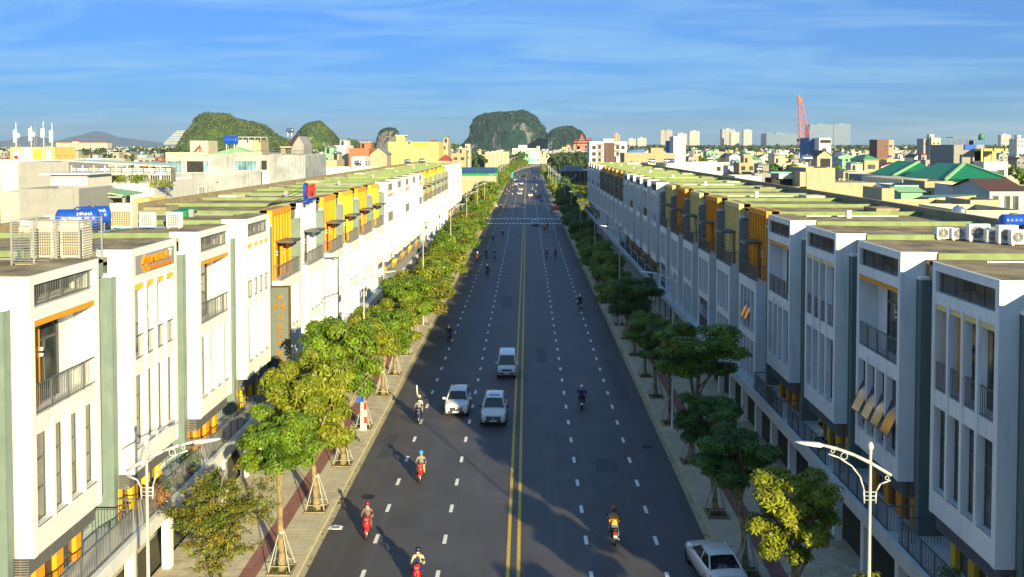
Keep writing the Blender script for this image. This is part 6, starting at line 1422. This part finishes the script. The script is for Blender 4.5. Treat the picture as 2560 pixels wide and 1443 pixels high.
t=thing('sheet_roof','long teal sheet lean-to roof with yellow fascia','roof',(at(2380,0,100).x,100,at(0,500,100).z)); x,z=t.location.x,t.location.z; m=MB(); P=[at(2306,494,100),at(2440,489,100),at(2440,486,106),at(2306,488,106)]; m.poly([p-t.location for p in P]); m.build('sheet',TIN['teal tin'],t); m=MB(); P=[at(2322,500,99.8),at(2440,500,99.8),at(2440,489.5,99.8),at(2322,496,99.8)]; m.poly([p-t.location for p in P]); m.build('fascia',WC['yellow'],t)
t=pxhouse(2474,2560,476,105,9,'pale blue','two-storey white house in shade with tall glass doors at the right edge',roof=('gable','brown tiled',1.2,1),wins=False)  # white walls get their shade from a pale blue colour
for px in (2485,2514,2535): wrect(t,105,px,491,px+9,525)
t=pxhouse(2460,2520,404,200,10,'white','bright white wall block under an open cream loggia on the right',cat='building',wins=False,stair=False,roof='none'); wrect(t,200,2494,425,2510,440); x=t.location.x; a,b=at(2460,372,200),at(2520,404,200); m=MB()
for q in (2460,2488,2516): p=at(q,0,200); m.box(p.x-x,p.x-x+.35,0,.35,b.z,a.z)
m.box(a.x-x,b.x-x,0,9,a.z-.5,a.z); m.build('loggia_frame',WC['yellow'],t); m=MB(); m.box(a.x-x+.4,b.x-x,5,5.3,b.z,a.z-.5); m.build('loggia_wall',WC['beige'],t)
t=pxhouse(2385,2460,362,205,12,'grey','grey blue shaded building with rooftop pergola and blue sign',cat='building',wins=False,stair=False); x=t.location.x; a,b=at(2411,362,204.9),at(2440,374,204.9); m=MB(); m.box(a.x-x,b.x-x,-.3,0,b.z,a.z); m.build('sign_board',BLUEF,t); a,b=at(2441,351,205),at(2468,370,205); m=MB(); m.box(a.x-x,b.x-x,1,4,b.z,a.z); m.build('blue_cladding',WC['blue'],t)
m=MB(); z=at(0,362,205).z
for q in (2386,2400,2415,2430,2444): p=at(q,0,205); m.box(p.x-x-.06,p.x-x+.06,.5,.62,z,at(0,345,205).z)
a,b=at(2384,344,205),at(2446,344,205); m.box(a.x-x,b.x-x,.3,4,a.z,a.z+.12); m.build('pergola',RAILM,t)
p=at(2459,350,206); t=thing('water_tank','tall upright dark green tank with aerial on the blue clad roof','water tank',(p.x,207,p.z),0,'rooftop water tanks'); m=MB(); m.lathe([(0,0),(.62,0),(.62,1.0),(.5,1.25),(.2,1.35),(0,1.36)],16); m.build('drum',GREENT,t,smooth=True); m=MB(); m.tube((-.3,0,1),(-.3,0,4.6),.04,5); m.build('aerial',STEELG,t)
# ---- ordinary town houses filling in
NAMED=len(FOOT); rr=random.Random(2024)
LMK=[(85,'yellow plant room'),(300,'trellis terrace'),(590,'grey clad building'),(897,'brick red house'),(1033,'big yellow building'),(1242,'ribbed shed'),(1521,'striped hotel'),(1699,'slim white tower'),(1870,'orange cream narrow tower'),(2010,'red crane'),(2207,'dark brown tall house'),(2330,'cream tower'),(2420,'blue clad building'),(2545,'right picture edge')]
cands=[]; placed=[]
def try_house(px,D,hmin,hmax):
    a=at(px,400,D); w=rr.choice((4.6,5,5.5,6,7,9)); dep=rr.uniform(9,16); x0=a.x-w/2
    if abs(a.x-curve_x(D))<(44 if D<520 else 24): return
    if not clear(x0,x0+w,D,D+dep,.25): return
    h=rr.uniform(hmin,hmax); c=rr.choices(['white','cream','pale grey','beige','yellow','mint green','pale blue','brick red','grey','pink','raw concrete'],[26,20,14,10,7,3,6,5,4,3,6])[0]
    rf=rr.choices(['flat',('gable','red tiled',1.8),('gable','grey tin',1.5),('hip','green tin',1.6),('hip','teal tin',1.4),('gable','brown tiled',2)],[60,9,12,5,6,5])[0]
    fine=D<270; t=house(x0,x0+w,D,dep,h,c,roof=rf,fine=fine,balc=fine and rr.random()<.6,rr=rr)
    px_,py_=pix((a.x,D,h)); placed.append((t,px_,c,rf)); return True
n=0
for _ in range(9000):
    if n>=285: break
    u=rr.random(); D=150+650*u**1.5; side=rr.random()
    px=rr.uniform(-20,1190) if side<.47 else rr.uniform(1480,2590)
    if D<235 and (430<px<1150 or 1475<px<1980 ): continue
    if D<200 and px<430: continue
    if D<175 and px>2150: continue
    mx=15.5 if D>260 else 12.5
    if try_house(px,D,7.5,mx): n+=1
groups={}
for t,px,c,rf in placed:
    k=min(range(len(LMK)),key=lambda i:abs(LMK[i][0]-px)); s_='left of' if px<LMK[k][0] else 'right of'
    feat='flat roofed' if rf=='flat' else f'{rf[1]} roofed'
    groups.setdefault((c,feat,k,s_),[]).append((abs(px-LMK[k][0]),t))
for (c,feat,k,s_),L_ in groups.items():
    L_.sort(key=lambda q:q[0])
    for i,(_,t) in enumerate(L_):
        pre='' if len(L_)==1 else ordw(i)+' '
        t['label']=f'{pre}{c} {feat} town house {s_} the {LMK[k][1]}' ; t['group']='town houses behind the rows'
# steel and blue tanks on some of them
tk=0; 
for t,px,c,rf in placed:
    if rf=='flat' and rr.random()<.30 and t.location.y<420 and tk<34:
        zt=max(((ch.matrix_local@Vector(ch.bound_box[6])).z for ch in t.children if ch.name.startswith('wall')),default=10)
        bl=rr.random()<.3; tank(t.location.x+rr.uniform(-1,1),t.location.y+2.5,zt-.4,.5,1.4,f'{"blue" if bl else "steel"} tank on the {t["label"]}'[:110],BLUET if bl else None,rr.uniform(.5,1.2)); tk+=1
for o in COL.objects:
    if o.name.startswith('water_tank') and len(o['label'].split())>16: o['label']=' '.join(o['label'].replace('town ','').replace('flat roofed ','').split()[:16])
# the far part of the town reads as one mass
m=MB(); FT=[WC['white'],WC['cream'],WC['pale grey'],WC['beige'],TIN['red tiled'],TIN['grey tin'],WC['pale blue'],FWIN]
for _ in range(2600):
    D=760+2400*rr.random()**1.3; px=rr.uniform(-30,2590); a=at(px,380,D)
    if abs(a.x-curve_x(min(D,1000)))<35 and D<1000: continue
    if 1160<px<1470 and D>1500: continue
    w=rr.uniform(5,14); d=rr.uniform(8,16); h=rr.uniform(6,13)*(1.15 if D>1500 else 1); k=rr.choice((0,0,1,1,2,3,6)); x=a.x
    m.box(x-w/2,x+w/2,D,D+d,0,h,k)
    if rr.random()<.3: kk=rr.choice((4,5)); m.box(x-w/2-.4,x+w/2+.4,D-.4,D+d+.4,h,h+.25,kk)
    elif rr.random()<.5: m.box(x-w/4,x+w/8,D+2,D+6,h,h+2.6,k)
    for q in range(int(w/3)): m.box(x-w/2+.8+q*3,x-w/2+2+q*3,D-.15,D,h-2.6,h-1.2,7)
o=m.build('distant_town',FT,kind='stuff'); tag(o,'mass of small pale houses filling the distance up to the horizon','town')
# ================================================================ fields, woods, hills, haze
FIELD=mat('scrub_field',(.10,.11,.012),.95,var=.45,scale=.25,col2=(.20,.18,.02),bump=.5,bscale=4)
WOODM=mat('wood_leaf',(.022,.048,.016),.7,var=.4,scale=.05,island=.4,transl=.15,col2=(.05,.085,.02))
rr=random.Random(31)
def tuft(mb,c,s,n=7):
    for _ in range(n):
        d=Vector((rr.gauss(0,1),rr.gauss(0,1),rr.gauss(0,.8))).normalized(); p=c+d*s*rr.uniform(.3,.8); a=d.orthogonal().normalized(); b=d.cross(a); q=s*rr.uniform(.22,.45)
        mb.poly([p-a*q-b*q*.5,p+b*q-a*q*.3,p+a*q+b*q*.4,p-b*q])
def scrub(x0,x1,y0,y1,label,n,h):
    g=MB(); g.box(x0,x1,y0,y1,-.05,.06); o=g.build('field',FIELD,kind='structure')
    m=MB()
    for _ in range(n):
        x=rr.uniform(x0,x1); y=rr.uniform(y0,y1); s=rr.uniform(.5,1)*h
        for k in range(9):
            t=rr.uniform(0,6.28); l=s*rr.uniform(.5,1.1); m.poly([(x-.10*cos(t),y-.1*sin(t),0),(x+.10*cos(t),y+.1*sin(t),0),(x+cos(t+1)*l*.5,y+sin(t+1)*l*.5,l*.9),(x+cos(t+1)*l*.45-.1,y+sin(t+1)*l*.45,l)])
        tuft(m,Vector((x,y,s*.5)),s*.7,5)
    s_=m.build('scrub',LEAFY,kind='stuff'); tag(s_,label,'scrub')
scrub(13,62,254,466,'yellow-green scrub field between the right trees and the right row end',5200,1.9)
scrub(-60,-13,254,299,'yellow-green scrub field in front of the solar shed',1800,1.8)
scrub(-50,-13,320,520,'overgrown strip behind the solar shed beside the left trees',1500,3.0)
# single town trees
def town_tree(px,D,h,w,look,label):
    p=at(px,400,D); street_tree(p.x,D,h,w,look,label,'trees among the town houses',2,int(px),brace=False,z0=0,low=.25); FOOT.append((p.x-1,p.x+1,D-1,D+1))
spec=[(775,232,12.5,12,'g','bushy green tree right of the grey clad building'),(1975,140,11.5,13,'d','dark broad tree below the red crane and beige wall'),(1940,142,11,12,'d','dark spreading tree left of the terrace room'),(1897,150,10,10,'g','green tree behind the far right roof edge'),
(1960,300,13.5,13,'d','dark layered tree just left of the crane foot'),(2110,210,12.5,14,'d','dark green tree between beige wall and green roofs'),(1800,262,10,10,'g','green tree right of the long white boundary wall'),(1725,245,10.5,9,'g','green tree right of the slim white tower foot'),(2098,230,12,12,'g','green tree right of the ochre gabled front')]
for a in spec: town_tree(*a)
tt=[]
for _ in range(900):
    if len(tt)>=85: break
    D=rr.uniform(215,900); px=rr.choice((rr.uniform(-10,1180),rr.uniform(1490,2580))); p=at(px,400,D)
    if abs(p.x-curve_x(D))<40 or (D<240 and 430<px<1980): continue
    if not clear(p.x-1,p.x+1,D-1,D+1,.3): continue
    lk=rr.choice('gddg'); tt.append((px,D,rr.uniform(8,13),rr.uniform(6,11),lk))
gr={}
for q in tt:
    k=min(range(len(LMK)),key=lambda i:abs(LMK[i][0]-q[0])); s_='left of' if q[0]<LMK[k][0] else 'right of'; gr.setdefault((k,s_,q[4]),[]).append(q)
for (k,s_,lk),L_ in gr.items():
    L_.sort(key=lambda q:abs(q[0]-LMK[k][0]))
    for i,q in enumerate(L_): town_tree(*q,f'{ordw(i)} {LOOKN[lk]} tree among houses {s_} the {LMK[k][1]}')
# woods: belts that read as one mass
def wood(label,area,n,hmin,hmax):
    m=MB()
    for _ in range(n):
        px0,px1,D0,D1=rr.choice(area); px=rr.uniform(px0,px1); D=rr.uniform(D0,D1); p=at(px,380,D); h=rr.uniform(hmin,hmax)
        if abs(p.x-curve_x(min(D,1100)))<18 and D<1000: continue
        for k in range(5): tuft(m,Vector((p.x+rr.gauss(0,h*.2),D+rr.gauss(0,h*.2),h*rr.uniform(.45,.9))),h*.36,6)
    o=m.build('woodland',WOODM,kind='stuff'); tag(o,label,'wood')
wood('dark green belt of woods below the green hills on the left',[(130,960,620,1500),(380,1180,900,1700)],1500,8,16)
wood('green trees massed between the road bend and the big rock',[(1110,1480,880,1700),(1120,1310,600,900),(1370,1480,640,900)],700,7,14)
wood('dark tree line running along the right horizon',[(1480,2580,1200,3400),(1480,2580,2600,3600)],2200,9,20)
wood('distant dark trees along the left horizon',[(-20,560,1600,3200)],500,9,16)
# hills
def hill_mat(name,green,green2,rock,amt):
    m=mat(name,green,.9,var=.35,scale=.035,col2=green2,bump=1.0,bscale=.25); t=m.node_tree; b=t.nodes['Principled BSDF']; new=t.nodes.new; ln=t.links.new
    src=b.inputs['Base Color'].links[0].from_socket; geo=new('ShaderNodeNewGeometry'); sp=new('ShaderNodeSeparateXYZ'); ln(geo.outputs['Normal'],sp.inputs[0])
    nz=new('ShaderNodeTexNoise'); nz.inputs['Scale'].default_value=.035; nz.inputs['Detail'].default_value=9; nz.inputs['Roughness'].default_value=.7; mp=new('ShaderNodeMapping'); mp.inputs['Scale'].default_value=(1,1,.38); ln(geo.outputs['Position'],mp.inputs[0]); ln(mp.outputs[0],nz.inputs['Vector'])
    a=new('ShaderNodeMath'); a.operation='MULTIPLY_ADD'; ln(sp.outputs[2],a.inputs[0]); a.inputs[1].default_value=-.22; ln(nz.outputs[0],a.inputs[2])
    r=new('ShaderNodeValToRGB'); r.color_ramp.elements[0].position=amt; r.color_ramp.elements[1].position=amt+.07; ln(a.outputs[0],r.inputs[0])
    mx=new('ShaderNodeMixRGB'); ln(r.outputs[0],mx.inputs[0]); ln(src,mx.inputs[1]); mx.inputs[2].default_value=(*rock,1); ln(mx.outputs[0],b.inputs['Base Color'])
    b.inputs['Specular IOR Level'].default_value=.1
    return m
def hill(name,label,sil,D,mt,steep=2.6,depth=.42,amp=1.0,tufts=3000,ts=4.0,tm=None,nu=150,nv=44):
    x0,x1=sil[0][0],sil[-1][0]; X0,X1=at(x0,370,D).x,at(x1,370,D).x; half=(X1-X0)*depth
    def H(px):
        for (a,ya),(b,yb) in zip(sil,sil[1:]):
            if a<=px<=b: f=(px-a)/(b-a+1e-9); f=f*f*(3-2*f)*.5+f*.5; return at(px,ya+(yb-ya)*f,D).z
        return 0
    V=[];F=[]
    for i in range(nu+1):
        u=i/nu; px=x0+(x1-x0)*u; h=max(.1,H(px)); e=min(1,min(u,1-u)*9)
        for j in range(nv+1):
            v=-1+2*j/nv; dd=half*(.35+.65*sqrt(max(0,sin(pi*u)))); k=max(0,1-abs(v)**steep)**.62; z=h*k
            p=Vector((X0+(X1-X0)*u,D+v*dd,z)); q=p*.022+Vector((D,0,0)); nn=noise.fractal(q,1.0,2.1,5)+.5*abs(noise.noise(p*.06)); w=amp*9*(1-.85*(abs(v)<.12))*e
            p+=Vector((noise.noise(q*1.3)*w*.6,-abs(nn)*w*(1 if v<0 else -1),noise.noise(q*3)*2.2*k)); V.append(p)
    for i in range(nu):
        for j in range(nv): a=i*(nv+1)+j; F.append((a,a+nv+1,a+nv+2,a+1))
    me=bpy.data.meshes.new(name); me.from_pydata([tuple(p) for p in V],[],F); me.materials.append(mt); me.polygons.foreach_set('use_smooth',[False]*len(F)); me.update()
    o=link(name,me,None,'structure',label)
    if tufts:
        m=MB()
        for _ in range(tufts):
            a=rr.randrange(nu); b=rr.randrange(nv); i=a*(nv+1)+b; p=V[i].lerp(V[i+nv+2],rr.random())
            nrm=(V[i+nv+1]-V[i]).cross(V[i+1]-V[i]).normalized()
            if abs(nrm.z)<.30 and rr.random()<.75: continue
            tuft(m,p+Vector((0,0,ts*.2)),ts*rr.uniform(.6,1.2),5)
        m.build('vegetation',tm,o,kind='stuff')
    return o
HM=hill_mat('hill_green',(.022,.062,.016),(.06,.10,.02),(.34,.29,.20),.52); HD=hill_mat('hill_dark',(.007,.028,.030),(.013,.042,.036),(.14,.145,.16),.53); HR=hill_mat('hill_rock',(.014,.035,.02),(.025,.05,.025),(.15,.14,.14),.40)
TG=mat('hill_bush',(.03,.065,.012),.8,var=.3,scale=.03,island=.6,col2=(.075,.105,.02)); TD=mat('hill_bush_dark',(.006,.025,.022),.8,var=.3,scale=.03,island=.7,col2=(.017,.052,.036))
hill('hill','broad green limestone hill with bare rock patches on the left',[(455,366),(468,352),(480,330),(495,312),(500,298),(512,291),(525,287),(548,286),(562,288),(580,301),(600,303),(622,308),(640,316),(655,315),(668,328),(690,345),(720,352),(745,362)],1500,HM,tm=TG,ts=4.2,tufts=5200,nu=190)
hill('hill','steep round green hill right of the grey clad building',[(735,366),(748,334),(762,316),(775,309),(785,306),(800,305),(815,315),(828,330),(836,345),(848,356),(860,364)],1550,HM,tm=TG,ts=3.0,tufts=2600,nu=90)
hill('hill','small dark rocky pinnacle left of the yellow building',[(938,366),(946,349),(953,334),(962,326),(972,322),(984,322),(990,331),(992,350),(998,366)],1400,HR,steep=4,tm=TD,ts=2.6,tufts=900,nu=70)
hill('hill','huge dark steep limestone rock at the end of the road',[(1150,370),(1166,362),(1176,348),(1181,330),(1183,318),(1190,302),(1202,293),(1216,289),(1240,286),(1268,286),(1290,283),(1306,281),(1316,284),(1330,291),(1342,303),(1354,316),(1361,322),(1364,335),(1368,350),(1372,368)],2000,HD,steep=5,tm=TD,ts=5.0,tufts=7500,nu=220,nv=60,amp=1.3)
hill('hill','smaller dark rounded rock right of the huge one',[(1362,370),(1372,342),(1380,330),(1392,323),(1405,322),(1424,321),(1438,325),(1450,331),(1458,342),(1466,368)],1850,HD,steep=4,tm=TD,ts=4.6,tufts=2600,nu=110)
hill('hill','long low wooded rise linking the hills',[(640,366),(690,356),(760,358),(850,356),(870,352),(900,358),(940,360),(1000,362),(1080,363),(1150,366)],1750,HM,tm=TG,ts=5,tufts=1800,nu=120,amp=.4)
MT=mat('far_mountain_haze_blue',(.02,.05,.085),.95,var=.2,scale=.0006)  # blue of the distance haze is put into the base colour
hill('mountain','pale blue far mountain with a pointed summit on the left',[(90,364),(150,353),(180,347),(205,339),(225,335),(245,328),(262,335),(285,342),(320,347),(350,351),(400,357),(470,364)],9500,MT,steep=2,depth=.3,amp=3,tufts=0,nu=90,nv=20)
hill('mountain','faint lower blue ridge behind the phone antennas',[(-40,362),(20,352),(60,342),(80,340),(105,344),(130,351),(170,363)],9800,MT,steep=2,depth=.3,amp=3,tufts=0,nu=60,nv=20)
# air between here and the hills
hz=bpy.data.materials.new('haze_air'); hz.use_nodes=True; t_=hz.node_tree; t_.nodes.clear(); o_=t_.nodes.new('ShaderNodeOutputMaterial'); v_=t_.nodes.new('ShaderNodeVolumePrincipled')
v_.inputs['Color'].default_value=(.70,.87,1,1); v_.inputs['Density'].default_value=8e-5; v_.inputs['Anisotropy'].default_value=.2; t_.links.new(v_.outputs[0],o_.inputs['Volume'])
MB().box(-9700,9700,-1200,12700,-1.2,230).build('haze',hz,kind='stuff')
